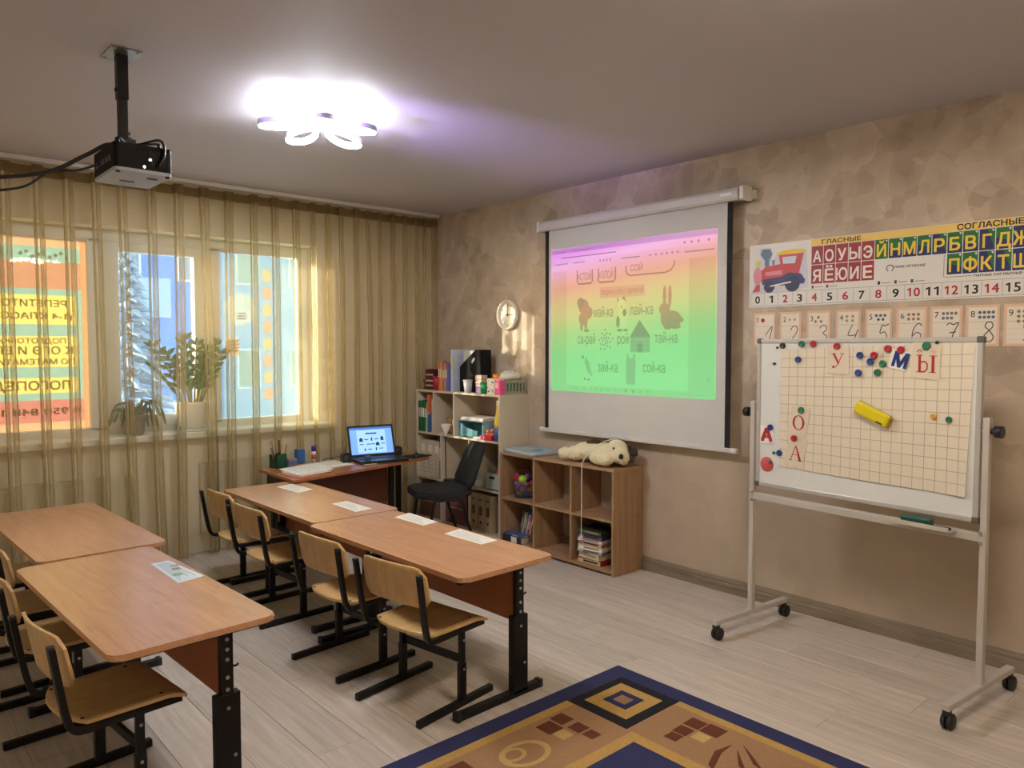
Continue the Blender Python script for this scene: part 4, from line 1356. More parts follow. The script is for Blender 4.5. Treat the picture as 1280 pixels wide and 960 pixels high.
FB = (BO + Vector((BU.y, -BU.x, 0)) * 0.0072, BU, Vector((0, 0, 1)), Vector((BU.y, -BU.x, 0)))
def BF(off):
    return (FB[0] + FB[3] * off, FB[1], FB[2], FB[3])
# squared paper sheet
sh = thing('squared_sheet', 'large cream squared paper sheet held on the whiteboard', 'paper', tuple(FB[0] + FB[1] * 0.162 + FB[2] * 0.86), brz)
SHT = M('squared sheet paper', (228, 216, 194), 0.65, 0, 0.02)
FS = ((0, 0, 0), Vector((1, 0, 0)), Vector((0, 0, 1)), Vector((0, -1, 0)))
SW, SHH = 0.885, 0.60
b = B()
nx = 16
rowsv = []
for i in range(nx + 1):
    a = SW * i / nx
    for z in (0.014 * (1 - i / nx) - 0.004 * (i / nx), 0.592 + 0.03 * (i / nx)):
        pass
vs0 = []
for i in range(nx + 1):
    t = i / nx
    a = SW * t
    bulge = 0.0012 + 0.004 * math.sin(math.pi * t) ** 2 + 0.010 * max(0, t - 0.85) / 0.15
    vs0.append(((a - 0.018 * (t > 0.99), -bulge - 0.002, -0.004 + 0.014 * (1 - t)), (a, -0.0012, 0.592 + 0.032 * t)))
verts = []
for lo, hi in vs0:
    verts += [lo, hi]
b.add(verts, [(2 * i, 2 * i + 2, 2 * i + 3, 2 * i + 1) for i in range(nx)])
so = b.obj('sheet', sh, SHT)
FG = ((0, 0, 0), Vector((1, 0, 0)), Vector((0, 0, 1)), Vector((0, -1, 0)))
GRID = M('grid print', (168, 152, 130), 0.7)
def shpt(t, v):
    lo, hi = vs0[0], vs0[1]
    i = min(int(t * nx), nx - 1); f = t * nx - i
    l = Vector(vs0[i][0]).lerp(Vector(vs0[i + 1][0]), f); h = Vector(vs0[i][1]).lerp(Vector(vs0[i + 1][1]), f)
    return l.lerp(h, v) + Vector((0, -0.0008, 0))
for k in range(1, 19):
    t = k / 19
    d = 0.0010 / SW
    p = [shpt(t - d, 0), shpt(t + d, 0), shpt(t + d, 1), shpt(t - d, 1)]
    b = B(); b.add(p, [(0, 1, 2, 3)]); b.obj('grid_line', sh, GRID)
for k in range(1, 13):
    v = k / 13
    b = B(); pts = []
    for i in range(nx + 1):
        pts += [shpt(i / nx * 0.9999, v - 0.0016), shpt(i / nx * 0.9999, v + 0.0016)]
    b.add(pts, [(2 * i, 2 * i + 2, 2 * i + 3, 2 * i + 1) for i in range(nx)]); b.obj('grid_line', sh, GRID)

def bcard(name, label, corners, off=0.006, pm_=PAPER):
    c = [Vector((a, z)) for a, z in corners]
    ctr = sum(c, Vector((0, 0))) / len(c)
    o = thing(name, label, 'card', tuple(FB[0] + FB[1] * ctr.x + FB[2] * ctr.y + FB[3] * off), brz)
    b = B().slab([(p.x - ctr.x, p.y - ctr.y) for p in c], (0, 0, 0), (1, 0, 0), (0, 0, 1), (0, -1, 0), 0.0008)
    b.obj('paper', o, pm_)
    return o, ((0, -0.0009, 0), Vector((1, 0, 0)), Vector((0, 0, 1)), Vector((0, -1, 0))), ctr
def serif(b, F, pts, w, off=0.0006):
    b.stroke(pts, w, F, off)
CARDP = M('letter card paper', (222, 208, 184), 0.65)
# У
o, F, c = bcard('letter_card', 'cream card with a red printed capital У below a red magnet', [(0.412, 1.343), (0.518, 1.338), (0.518, 1.474), (0.412, 1.478)], 0.006, CARDP)
b = B().mat(REDINK)
b.flat([(-0.026, 0.025), (-0.014, 0.025), (0.008, -0.018), (0.0, -0.022)], F)
b.stroke([(0.022, 0.025), (0.003, -0.02), (-0.010, -0.036), (-0.02, -0.038)], 0.004, F); b.disc(-0.021, -0.036, 0.006, F)
b.stroke([(-0.031, 0.026), (-0.008, 0.026)], 0.003, F); b.stroke([(0.010, 0.026), (0.031, 0.026)], 0.003, F); b.obj('letter', o, kind='stuff')
# М
o, F, c = bcard('letter_card', 'white tilted card with a bold blue printed capital М', [(0.697, 1.377), (0.775, 1.358), (0.798, 1.440), (0.720, 1.458)], 0.007)
words('letter', o, BLUEINK, 'М', 0.0, -0.030, 0.062, F, width=0.062, bold=0.05, anchor='c', rot=-0.22, shear=0.05)
# Ы
o, F, c = bcard('letter_card', 'cream card with a red printed Ы and two drawn faces', [(0.797, 1.335), (0.914, 1.325), (0.918, 1.477), (0.806, 1.485)], 0.006, CARDP)
b = B().mat(REDINK)
b.rect(-0.030, -0.046, -0.019, 0.024, F); b.stroke([(-0.039, 0.024), (-0.012, 0.025)], 0.003, F); b.stroke([(-0.039, -0.046), (-0.016, -0.046)], 0.003, F)
b.stroke([(-0.02, -0.004), (-0.002, -0.002), (0.007, -0.014), (0.006, -0.034), (-0.004, -0.045), (-0.022, -0.046)], 0.006, F)
b.rect(0.024, -0.048, 0.036, 0.022, F); b.stroke([(0.014, 0.022), (0.046, 0.022)], 0.003, F); b.stroke([(0.013, -0.048), (0.044, -0.048)], 0.003, F); b.obj('letter', o, kind='stuff')
for a, z in ((-0.026, 0.036), (0.030, 0.034)):
    fc = B().mat(M('drawn face', (224, 190, 160), 0.7)).disc(a, z, 0.010, F, 0.0008).obj('drawn_face', o)
    B().mat(INK if a < 0 else M('drawn fair hair', (204, 160, 120), 0.7)).stroke([(a - 0.010, z + 0.002), (a - 0.007, z + 0.008), (a, z + 0.011), (a + 0.007, z + 0.008), (a + 0.010, z + 0.002)], 0.003, F, 0.0012).obj('hair', fc)
# red A
o, F, c = bcard('letter_card', 'white card with a bold red capital А at the left board edge', [(0.049, 0.977), (0.128, 0.980), (0.130, 1.063), (0.051, 1.067)], 0.004)
words('letter', o, REDINK, 'А', 0.0, -0.030, 0.062, F, width=0.060, bold=0.06, anchor='c')
# О
o, F, c = bcard('letter_card', 'cream slanted card with a red printed capital О under a green magnet', [(0.207, 1.037), (0.307, 1.025), (0.331, 1.172), (0.229, 1.179)], 0.006, CARDP)
b = B().mat(REDINK)
outer = [(0.032 * math.cos(t), 0.036 * math.sin(t) - 0.006) for t in [2 * math.pi * k / 28 for k in range(28)]]
inner = [(0.021 * math.cos(t), 0.032 * math.sin(t) - 0.006) for t in [2 * math.pi * k / 28 for k in range(28)]]
vs = [Vector((p[0], -0.0016, p[1])) for p in outer + inner]
b.add(vs, [(k, (k + 1) % 28, 28 + (k + 1) % 28, 28 + k) for k in range(28)]); b.obj('letter', o)
# А lower
o, F, c = bcard('letter_card', 'cream slanted card with a red serif capital А under a red magnet', [(0.190, 0.890), (0.292, 0.874), (0.318, 1.021), (0.220, 1.030)], 0.0066, CARDP)
b = B().mat(REDINK); b.flat([(0.000, 0.03), (0.006, 0.03), (0.032, -0.042), (0.018, -0.042)], F); b.stroke([(0.002, 0.03), (-0.026, -0.040)], 0.004, F); b.stroke([(-0.016, -0.014), (0.018, -0.014)], 0.003, F)
b.stroke([(-0.036, -0.040), (-0.016, -0.042)], 0.003, F); b.stroke([(0.010, -0.043), (0.040, -0.043)], 0.003, F); b.obj('letter', o, kind='stuff')
# magnets
MG = {'green': M('green magnet', (38, 116, 78), 0.35), 'red': M('red magnet', (172, 34, 44), 0.35), 'blue': M('blue magnet', (28, 62, 130), 0.35), 'black': M('black magnet', (24, 24, 26), 0.35),
      'yellow': M('yellow magnet', (220, 160, 50), 0.4), 'pink': M('pink magnet', (206, 84, 84), 0.45)}
mags = [('black', .170, 1.471, .0145, 'round black magnet near the top left board corner'), ('black', .140, 1.461, .0065, 'tiny black ball magnet left of the round black magnet'),
        ('black', .127, 1.381, .008, 'small square black magnet on the bare left strip of the board'), ('green', .279, 1.479, .016, 'green round magnet left of a red one on the top edge'),
        ('red', .340, 1.479, .016, 'red round magnet right of a green one on the top edge'), ('blue', .261, 1.404, .0155, 'blue round magnet below the top left green magnet'),
        ('red', .461, 1.468, .016, 'red round magnet holding the У card'), ('blue', .572, 1.427, .016, 'blue round magnet right of the У card, upper of two'),
        ('red', .637, 1.428, .016, 'red round magnet touching a blue one in the middle cluster'), ('blue', .624, 1.400, .016, 'blue round magnet overlapping the red one in the middle cluster'),
        ('blue', .566, 1.348, .016, 'lowest blue round magnet right of the У card'), ('green', .677, 1.392, .016, 'green round magnet left of the blue М card'),
        ('green', .654, 1.352, .016, 'lower green round magnet under the middle cluster'), ('red', .699, 1.457, .016, 'red round magnet just left of the М card top'),
        ('red', .756, 1.452, .0165, 'red round magnet holding the tilted М card'), ('green', .862, 1.469, .0175, 'green round magnet above the two drawn faces of the Ы card'),
        ('black', .903, 1.483, .0075, 'tiny black magnet at the top right of the Ы card'), ('green', .283, 1.160, .0155, 'green round magnet holding the О card'),
        ('red', .247, 1.019, .0155, 'red round magnet holding the lower slanted А card'), ('blue', .111, 1.061, .0155, 'blue round magnet on the bold red А card'),
        ('blue', .163, .937, .0165, 'blue round magnet above the big pink disc'), ('green', .130, .934, .0085, 'tiny green magnet beside the lower blue magnet'),
        ('pink', .091, .872, .037, 'big flat pink disc magnet at the lower left of the board'), ('green', .115, .884, .0095, 'tiny green magnet stuck on the pink disc'),
        ('yellow', .897, 1.175, .0125, 'small yellow magnet right of the yellow eraser'), ('green', .958, 1.167, .0125, 'small green magnet right of the yellow one')]
for cname, a, z, r, lab in mags:
    off = 0.0072 if 0.17 < a else 0.0005
    if cname == 'green' and abs(a - .115) < .001: off = 0.0065
    if a in (.756, .862, .461, .283, .247): off = 0.008
    if a == .111: off = 0.005
    if a == .624: off = 0.0125
    loc = FB[0] + FB[1] * a + FB[2] * z + FB[3] * off
    b = B()
    if r == .008:
        b.box((0, -0.004, 0), (0.014, 0.006, 0.012), bev=0.001)
    elif r > .03:
        b.lathe([(0, 0.004), (r * .97, 0.004), (r, 0.003), (r, 0.0), (0, 0.0)], 32, (0, 0, 0), 'y')
        for v in b.bm.verts: v.co.y = -v.co.y
    else:
        d = min(0.009, r * 0.6)
        b.lathe([(0, d * .93), (r * .55, d * .93), (r * .62, d), (r * .85, d), (r * .97, d * .75), (r, 0.0), (0, 0.0)], 20, (0, 0, 0), 'y')
        for v in b.bm.verts: v.co.y = -v.co.y
    o = b.obj('magnet', mat=MG[cname], loc=tuple(loc))
    o.rotation_euler = (0, 0, brz)
    tag(o, lab, 'magnet', 'magnets on the whiteboard')
# yellow eraser on the board
er = thing('board_eraser', 'bright yellow magnetic eraser stuck slanting on the squared sheet', 'eraser', tuple(FB[0] + FB[1] * 0.642 + FB[2] * 1.168 + FB[3] * 0.0085), brz)
R = Matrix.Rotation(math.radians(23), 3, 'Y')
b = B().box((0, -0.018, 0), (0.165, 0.026, 0.058), bev=0.012, mtx=R); b.obj('body', er, M('eraser yellow', (226, 206, 20), 0.4, 0, 0.03))
b = B().box((0, -0.003, 0), (0.158, 0.006, 0.052), mtx=R); b.obj('felt', er, M('eraser felt', (150, 130, 40), 0.95))
b = B().box(R @ Vector((0.086, 0, 0)) + Vector((0, -0.018, 0)), (0.006, 0.022, 0.048), bev=0.002, mtx=R); b.obj('end_face', er, M('eraser end', (168, 146, 16), 0.5))
b = B().box(R @ Vector((0.05, 0, -0.018)) + Vector((0, -0.0315, 0)), (0.03, 0.001, 0.007), mtx=R); b.obj('print_mark', er, M('eraser print', (60, 56, 30), 0.5))
# green eraser in the tray
tl = BO + BU * 0.857 + Vector((BU.y, -BU.x, 0)) * 0.05 + Vector((0, 0, 0.718))
ge = thing('board_eraser', 'dark green eraser lying in the pen tray below the board', 'eraser', tuple(tl), brz)
b = B().box((0, 0, 0.021), (0.125, 0.045, 0.026), bev=0.008); b.obj('handle', ge, M('eraser green', (16, 74, 56), 0.4))
b = B().box((0, 0, 0.005), (0.118, 0.04, 0.010)); b.obj('felt', ge, M('dark felt', (30, 40, 36), 0.95))
tl2 = BO + BU * 0.960 + Vector((BU.y, -BU.x, 0)) * 0.055 + Vector((0, 0, 0.7235))
mk = thing('board_marker', 'dark marker pen lying right of the green eraser in the tray', 'marker', tuple(tl2), brz)
b = B().cyl((-0.035, 0, 0), (0.02, 0, 0), 0.0055, 10); b.obj('barrel', mk, M('marker barrel', (40, 60, 56), 0.4)); b = B().cyl((0.02, 0, 0), (0.034, 0, 0), 0.0058, 10); b.obj('cap', mk, INK)

# ================================================================== pupils' desks
BEECH = wood('beech laminate', (192, 140, 102), (208, 158, 118), (14, 0.9, 14), 0.24, 0.10)
BEECHD = M('beech panel', (168, 98, 58), 0.45, 0, 0.08, 5)
EDGE = M('desk edge band', (150, 92, 54), 0.4)
def make_desk(label):
    t = thing('school_desk', label, 'desk', (0, 0, 0), 0, 'two seat school desks')
    b = B().slab(rrect(-0.255, -0.598, 0.255, 0.598, 0.035, 6), (0, 0, 0.565), (1, 0, 0), (0, 1, 0), (0, 0, 1), 0.02)
    es = [e for e in b.bm.edges if abs(e.verts[0].co.z - e.verts[1].co.z) < 1e-6]
    bmesh.ops.bevel(b.bm, geom=es, offset=0.004, segments=2, affect='EDGES')
    b.obj('tabletop', t, BEECH)
    b = B().slab(rrect(-0.235, -0.57, 0.235, 0.57, 0.02), (0, 0, 0.556), (1, 0, 0), (0, 1, 0), (0, 0, 1), 0.009); b.obj('under_frame', t, BLACK)
    b = B().box((0.125, 0, 0.43), (0.016, 1.03, 0.255), bev=0.002); b.obj('modesty_panel', t, BEECHD)
    for s in (-1, 1):
        y = s * 0.53
        b = B().box((0.105, y, 0.44), (0.042, 0.026, 0.235), bev=0.003); b.obj('column', t, BLACK)
        b = B().box((0.105, y, 0.18), (0.082, 0.034, 0.33), bev=0.003); sl = b.obj('sleeve', t, BLACK)
        b = B().box((0, y, 0.0165), (0.47, 0.034, 0.029), bev=0.003); ft = b.obj('foot_bar', t, BLACK)
        for e in (-1, 1):
            B().box((e * 0.226, y, 0.018), (0.022, 0.037, 0.036), bev=0.004).obj('foot_cap', ft, BLKPL)
        b = B().box((0.0, y, 0.548), (0.44, 0.026, 0.016), bev=0.002); b.obj('top_bracket', t, BLACK)
        for z in (0.525, 0.492, 0.459, 0.40, 0.36):
            B().cyl((0.105, y + s * 0.0125, z), (0.105, y + s * 0.0155, z), 0.0065, 10).obj('bolt', t, STEEL)
        for z in (0.30, 0.14):
            B().cyl((0.105 + 0.02 * (z < .2), y + s * 0.0165, z), (0.105 + 0.02 * (z < .2), y + s * 0.0195, z), 0.006, 10).obj('bolt', sl, STEEL)
        b = B().tube([(0.125, y + s * 0.005, 0.43), (0.138, y + s * 0.005, 0.428), (0.145, y + s * 0.005, 0.433)], 0.004, 6); b.obj('bag_hook', t, BLACK)
    return t
d0 = make_desk('beech school desk nearest the rug in the right row, with two white slips')
d0.location = (-1.950, -2.530, 0); d0.rotation_euler = (0, 0, math.radians(1.5))
dup(d0, (-1.925, -1.322, 0), math.radians(0.3), 'beech school desk in the right row touching the teacher desk')
dup(d0, (-3.148, -2.433, 0), math.radians(2.5), 'beech school desk in the left row front, with one printed sheet on it')
dup(d0, (-3.110, -1.205, 0), math.radians(2.0), 'empty beech school desk in the left row close to the curtain')

# ================================================================== pupils' chairs
PLY = wood('birch plywood seat', (200, 158, 100), (222, 184, 126), (4, 14, 4), 0.38)
PLYE = M('plywood edge', (210, 176, 124), 0.5)
def make_chair(label):
    t = thing('school_chair', label, 'chair', (0, 0, 0), 0, 'plywood school chairs')
    # seat: gently dished plywood, rounded behind, straight in front
    b = B()
    nu, nv = 12, 12
    def seat_pt(i, j, dz):
        u = i / nu; v = j / nv * 2 - 1
        x = -0.175 + 0.345 * u
        wx = 0.172 + 0.014 * u
        if u < 0.2: x = -0.175 + 0.345 * u + 0.045 * abs(v) ** 2.5 * (1 - u / 0.2)
        y = v * wx
        z = 0.335 - 0.006 * (1 - v * v) * math.sin(math.pi * min(1, u * 1.1)) - 0.014 * max(0, u - 0.85) / 0.15 + dz
        return (x, y, z)
    top = [[b.bm.verts.new(seat_pt(i, j, 0)) for j in range(nv + 1)] for i in range(nu + 1)]
    bot = [[b.bm.verts.new(seat_pt(i, j, -0.011)) for j in range(nv + 1)] for i in range(nu + 1)]
    for i in range(nu):
        for j in range(nv):
            f = b.bm.faces.new((top[i][j], top[i + 1][j], top[i + 1][j + 1], top[i][j + 1])); f.smooth = True
            f = b.bm.faces.new((bot[i][j], bot[i][j + 1], bot[i + 1][j + 1], bot[i + 1][j])); f.smooth = True
    for i in range(nu):
        b.bm.faces.new((top[i][0], bot[i][0], bot[i + 1][0], top[i + 1][0])); b.bm.faces.new((top[i][nv], top[i + 1][nv], bot[i + 1][nv], bot[i][nv]))
    for j in range(nv):
        b.bm.faces.new((top[0][j], top[0][j + 1], bot[0][j + 1], bot[0][j])); b.bm.faces.new((top[nu][j], bot[nu][j], bot[nu][j + 1], top[nu][j + 1]))
    se = b.obj('seat', t, PLY)
    for x, y in ((-0.135, 0.145), (-0.135, -0.145), (0.10, 0.15), (0.10, -0.15)):
        B().lathe([(0, 0.002), (0.006, 0.001), (0.007, -0.004)], 10, (x, y, 0.335)).obj('rivet', se, M('dark rivet', (58, 46, 38), 0.4, 0.6))
    # back: curved plywood with rounded corners
    b = B()
    nu, nv = 10, 14
    def back_pt(i, j, d):
        u = i / nu; v = j / nv * 2 - 1
        hgt = 0.168
        y = v * 0.186
        edge = max(0.0, abs(v) - 0.78) / 0.22
        zc = 0.527
        hh = hgt / 2 * (1 - 0.42 * edge ** 2.2)
        z = zc + (u * 2 - 1) * hh + 0.006 * (1 - v * v)
        x = -0.178 - (z - 0.527) * 0.20 - 0.026 * (1 - v * v) + d
        return (x, y, z)
    fr = [[b.bm.verts.new(back_pt(i, j, 0.005)) for j in range(nv + 1)] for i in range(nu + 1)]
    bk = [[b.bm.verts.new(back_pt(i, j, -0.005)) for j in range(nv + 1)] for i in range(nu + 1)]
    for i in range(nu):
        for j in range(nv):
            f = b.bm.faces.new((fr[i][j], fr[i][j + 1], fr[i + 1][j + 1], fr[i + 1][j])); f.smooth = True
            f = b.bm.faces.new((bk[i][j], bk[i + 1][j], bk[i + 1][j + 1], bk[i][j + 1])); f.smooth = True
    for i in range(nu):
        b.bm.faces.new((fr[i][0], fr[i + 1][0], bk[i + 1][0], bk[i][0])); b.bm.faces.new((fr[i][nv], bk[i][nv], bk[i + 1][nv], fr[i + 1][nv]))
    for j in range(nv):
        b.bm.faces.new((fr[0][j], bk[0][j], bk[0][j + 1], fr[0][j + 1])); b.bm.faces.new((fr[nu][j], fr[nu][j + 1], bk[nu][j + 1], bk[nu][j]))
    b.obj('backrest', t, PLY)
    for s in (-1, 1):
        y = s * 0.182
        b = B().box((-0.018, y, 0.0145), (0.43, 0.026, 0.027), bev=0.003); rn = b.obj('runner', t, BLACK)
        b = B().box((0.02, y * 0.97, 0.10), (0.034, 0.024, 0.15), bev=0.003); b.obj('leg_sleeve', t, BLACK)
        b = B().box((0.02, y * 0.97, 0.235), (0.027, 0.019, 0.15), bev=0.003); lg = b.obj('leg', t, BLACK)
        for z in (0.15, 0.27):
            B().cyl((0.02, y * 0.97 + s * 0.011, z), (0.02, y * 0.97 + s * 0.0145, z), 0.0055, 8).obj('bolt', lg, STEEL)
        # seat rail that bends up into the back tube
        P = smooth_path([(0.155, s * 0.172, 0.308), (0.0, s * 0.174, 0.310), (-0.13, s * 0.178, 0.312), (-0.172, s * 0.181, 0.325), (-0.190, s * 0.183, 0.37), (-0.205, s * 0.186, 0.45), (-0.226, s * 0.188, 0.585)], 5)
        b = B().tube(P, 0.0135, 4, sq=True); b.obj('back_tube', t, BLACK)
        b = B().box((-0.227, s * 0.188, 0.591), (0.021, 0.021, 0.012), bev=0.003); b.obj('tube_plug', t, BLKPL)
        for z in (0.49, 0.555):
            pass
    b = B().bar((0.03, -0.178, 0.185), (0.03, 0.178, 0.185), 0.014, 0.030); b.obj('cross_bar', t, BLACK)
    b = B().bar((-0.02, -0.170, 0.302), (-0.02, 0.170, 0.302), 0.02, 0.014); b.obj('seat_bar', t, BLACK)
    return t
c0 = make_chair('plywood school chair nearest the rug in the right row')
c0.location = (-2.108, -2.795, 0); c0.rotation_euler = (0, 0, math.radians(9))
for x, y, a, lab in ((-2.135, -2.255, 5, 'second plywood school chair from the rug in the right row'), (-2.115, -1.430, 3, 'third plywood school chair from the rug in the right row'),
                     (-2.075, -0.905, 2, 'plywood school chair closest to the curtain in the right row'),
                     (-3.285, -2.655, 6, 'plywood school chair at the bottom left corner, nearest in the left row'), (-3.30, -1.945, 3, 'second plywood school chair in the left row, tucked under the front desk'),
                     (-3.245, -1.44, 4, 'third plywood school chair in the left row, at the far empty desk'), (-3.225, -0.90, 3, 'plywood school chair closest to the curtain in the left row')):
    dup(c0, (x, y, 0), math.radians(a), lab)

# papers on the desks
def flat_paper(name, label, corners, z, mat=PAPER, group=None, lines=5, t=0.0007, cat='paper', margin=0.14):
    c = [Vector((a, q)) for a, q in corners]
    ctr = sum(c, Vector((0, 0))) / 4
    o = thing(name, label, cat, (ctr.x, ctr.y, z), 0, group)
    B().slab([(p.x - ctr.x, p.y - ctr.y) for p in c], (0, 0, 0), (1, 0, 0), (0, 1, 0), (0, 0, 1), t).obj('sheet', o, mat)
    # print: lines run along the long side 0 -> 1 ... 3 -> 2
    P = [Vector((p.x - ctr.x, p.y - ctr.y, t + 0.0004)) for p in c]
    for k in range(lines):
        v = margin + (1 - 2 * margin) * (k + 0.5) / lines
        e = 0.9 - 0.25 * ((k * 37) % 5) / 5
        l = P[0].lerp(P[3], v); r = P[1].lerp(P[2], v)
        a0, a1 = l.lerp(r, 0.08), l.lerp(r, e)
        w = (P[3] - P[0]).normalized() * 0.0012
        b = B(); b.add([a0 - w, a1 - w, a1 + w, a0 + w], [(0, 1, 2, 3)]); b.obj('print_line', o, GREYINK)
    return o
ZD = 0.5852
SLIP = M('slip paper', (240, 234, 218), 0.6)
slips = [((-1.893, -0.86), (-1.772, -0.83), 'white slip on the right row of desks nearest the curtain', (-1.762, -1.09), (-1.880, -1.135)),
         ((-1.882, -1.555), (-1.782, -1.545), 'white slip on the right row, second from the curtain', (-1.780, -1.815), (-1.890, -1.832)),
         ((-1.805, -2.075), (-1.688, -2.04), 'white slip on the right row, second from the rug end', (-1.70, -2.31), (-1.80, -2.325)),
         ((-1.820, -2.525), (-1.705, -2.50), 'white slip on the right row nearest the rug end', (-1.712, -2.785), (-1.812, -2.79))]
for a, q, lab, c, d in slips:
    flat_paper('paper_slip', lab, [a, d, c, q], ZD, SLIP, 'white slips on the right row of desks', 4)
ws = flat_paper('worksheet', 'bluish printed worksheet lying on the left row front desk', [(-3.003, -2.135), (-3.005, -2.465), (-2.898, -2.438), (-2.935, -2.125)], ZD, M('worksheet paper', (222, 232, 236), 0.3), None, 6)
for (x, y, r, m) in ((-0.01, -0.06, 0.022, M('worksheet green', (140, 180, 140), 0.5)), (0.01, 0.02, 0.018, M('worksheet brown', (150, 130, 110), 0.5)), (0.02, 0.07, 0.02, M('worksheet grey', (150, 170, 176), 0.5))):
    F = ((0, 0, 0.0009), (1, 0, 0), (0, 1, 0), (0, 0, 1))
    B().mat(m).disc(x, y, r, F, 0.0003, 14).obj('picture', ws)

# ================================================================== teacher desk and what stands on it
td = thing('teacher_desk', 'brown teacher desk with dark front panel holding the laptop by the curtain', 'desk', (0, 0, 0))
TW = wood('teacher desk wood', (150, 92, 54), (176, 112, 68), (8, 1.0, 8), 0.35)
b = B().slab([(-1.772, -0.850), (-1.20, -0.738), (-0.90, -0.675), (-0.68, -0.625), (-0.56, -0.592), (-0.50, -0.55), (-0.48, -0.47), (-0.50, -0.25), (-1.75, -0.252)], (0, 0, 0.592), (1, 0, 0), (0, 1, 0), (0, 0, 1), 0.018); b.obj('tabletop', td, TW)
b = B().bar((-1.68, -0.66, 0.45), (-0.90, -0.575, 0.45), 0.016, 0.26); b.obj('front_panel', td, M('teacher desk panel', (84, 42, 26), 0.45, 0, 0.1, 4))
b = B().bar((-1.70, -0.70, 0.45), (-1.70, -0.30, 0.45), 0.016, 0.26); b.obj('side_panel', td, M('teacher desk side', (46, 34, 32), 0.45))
for x, y in ((-1.66, -0.70), (-1.66, -0.30), (-0.88, -0.60), (-0.66, -0.36)):
    B().box((x, y, 0.296), (0.034, 0.034, 0.592), bev=0.003).obj('leg', td, BLACK)
b = B().bar((-1.66, -0.30, 0.56), (-0.66, -0.36, 0.56), 0.02, 0.03); b.obj('frame_bar', td, BLACK)
ZT = 0.6105
# laptop
la = math.atan2(-0.671 + 0.60, -0.747 + 1.12)
lp = thing('laptop', 'open black laptop with a blue lesson page on its screen on the teacher desk', 'laptop', (-0.915, -0.50, ZT), math.radians(-10))
b = B().slab(rrect(-0.185, -0.125, 0.185, 0.125, 0.012), (0, 0, 0.003), (1, 0, 0), (0, 1, 0), (0, 0, 1), 0.018); b.obj('base', lp, BLKPL)
b = B().box((0, 0.035, 0.0215), (0.33, 0.11, 0.0015)); kb = b.obj('keyboard', lp, M('keyboard deck', (18, 18, 20), 0.5))
for r in range(5):
    for c in range(14):
        B().box((-0.152 + c * 0.0234, -0.008 + r * 0.0205, 0.0232), (0.019, 0.0165, 0.002)).obj('key', kb, M('key black', (34, 34, 38), 0.4)) if True else None
b = B().box((-0.01, -0.075, 0.0213), (0.095, 0.055, 0.001)); b.obj('touchpad', lp, M('touchpad', (40, 40, 44), 0.3))
for x, y in ((-0.16, -0.1), (0.16, -0.1), (-0.16, 0.1), (0.16, 0.1)):
    B().cyl((x, y, 0), (x, y, 0.003), 0.008, 8).obj('foot', lp, BLKPL)
th = math.radians(18)
SU, SV = Vector((1, 0, 0)), Vector((0, math.sin(th), math.cos(th)))
SN = SU.cross(SV)
so_ = Vector((0, 0.123, 0.018))
b = B().slab(rrect(-0.185, 0.0, 0.185, 0.245, 0.010), so_, SU, SV, SN, 0.008, -0.008); lid = b.obj('lid', lp, BLKPL)
FL = (so_, SU, SV, SN)
SCRN = M('laptop display', (106, 150, 214), 0.4, 0, 0.06, 3, emit=0.55)
SCRD = M('laptop print', (34, 52, 96), 0.4, emit=0.25); SCRM = M('laptop mid print', (70, 108, 180), 0.4, emit=0.4); SCRP = M('laptop page', (140, 180, 232), 0.4, emit=0.6)
b = B().mat(SCRN).rect(-0.170, 0.022, 0.170, 0.230, FL, 0.0006); dp = b.obj('display', lid)
B().mat(SCRP).rect(-0.115, 0.03, 0.115, 0.208, FL, 0.0010).obj('page', dp)
B().mat(SCRM).rect(-0.17, 0.214, 0.17, 0.230, FL, 0.0010).obj('browser_bar', dp)
B().mat(SCRD).rect(-0.045, 0.176, 0.045, 0.186, FL, 0.0014).obj('title_text', dp)
for (x, z, w_, h_) in ((-0.085, 0.135, 0.03, 0.032), (0.0, 0.138, 0.012, 0.03), (0.085, 0.14, 0.026, 0.034), (0.045, 0.098, 0.032, 0.028), (-0.06, 0.058, 0.014, 0.02), (0.03, 0.06, 0.012, 0.026)):
    B().mat(SCRD).flat([(x - w_ / 2, z - h_ / 2), (x + w_ / 2, z - h_ / 2), (x + w_ / 2.4, z + h_ / 4), (x, z + h_ / 2), (x - w_ / 2.2, z + h_ / 5)], FL, 0.0014).obj('picture', dp)
for (x, z) in ((-0.043, 0.135), (0.04, 0.135), (-0.085, 0.098), (-0.03, 0.098), (0.005, 0.098), (0.09, 0.098), (-0.02, 0.058), (0.07, 0.06)):
    B().mat(SCRD).rect(x - 0.016, z - 0.003, x + 0.016, z + 0.003, FL, 0.0014).obj('word', dp)
b = B().cyl((-0.12, 0.125, 0.02), (-0.07, 0.125, 0.02), 0.006, 10); b.obj('hinge', lp, BLKPL)
b = B().cyl((0.07, 0.125, 0.02), (0.12, 0.125, 0.02), 0.006, 10); b.obj('hinge', lp, BLKPL)
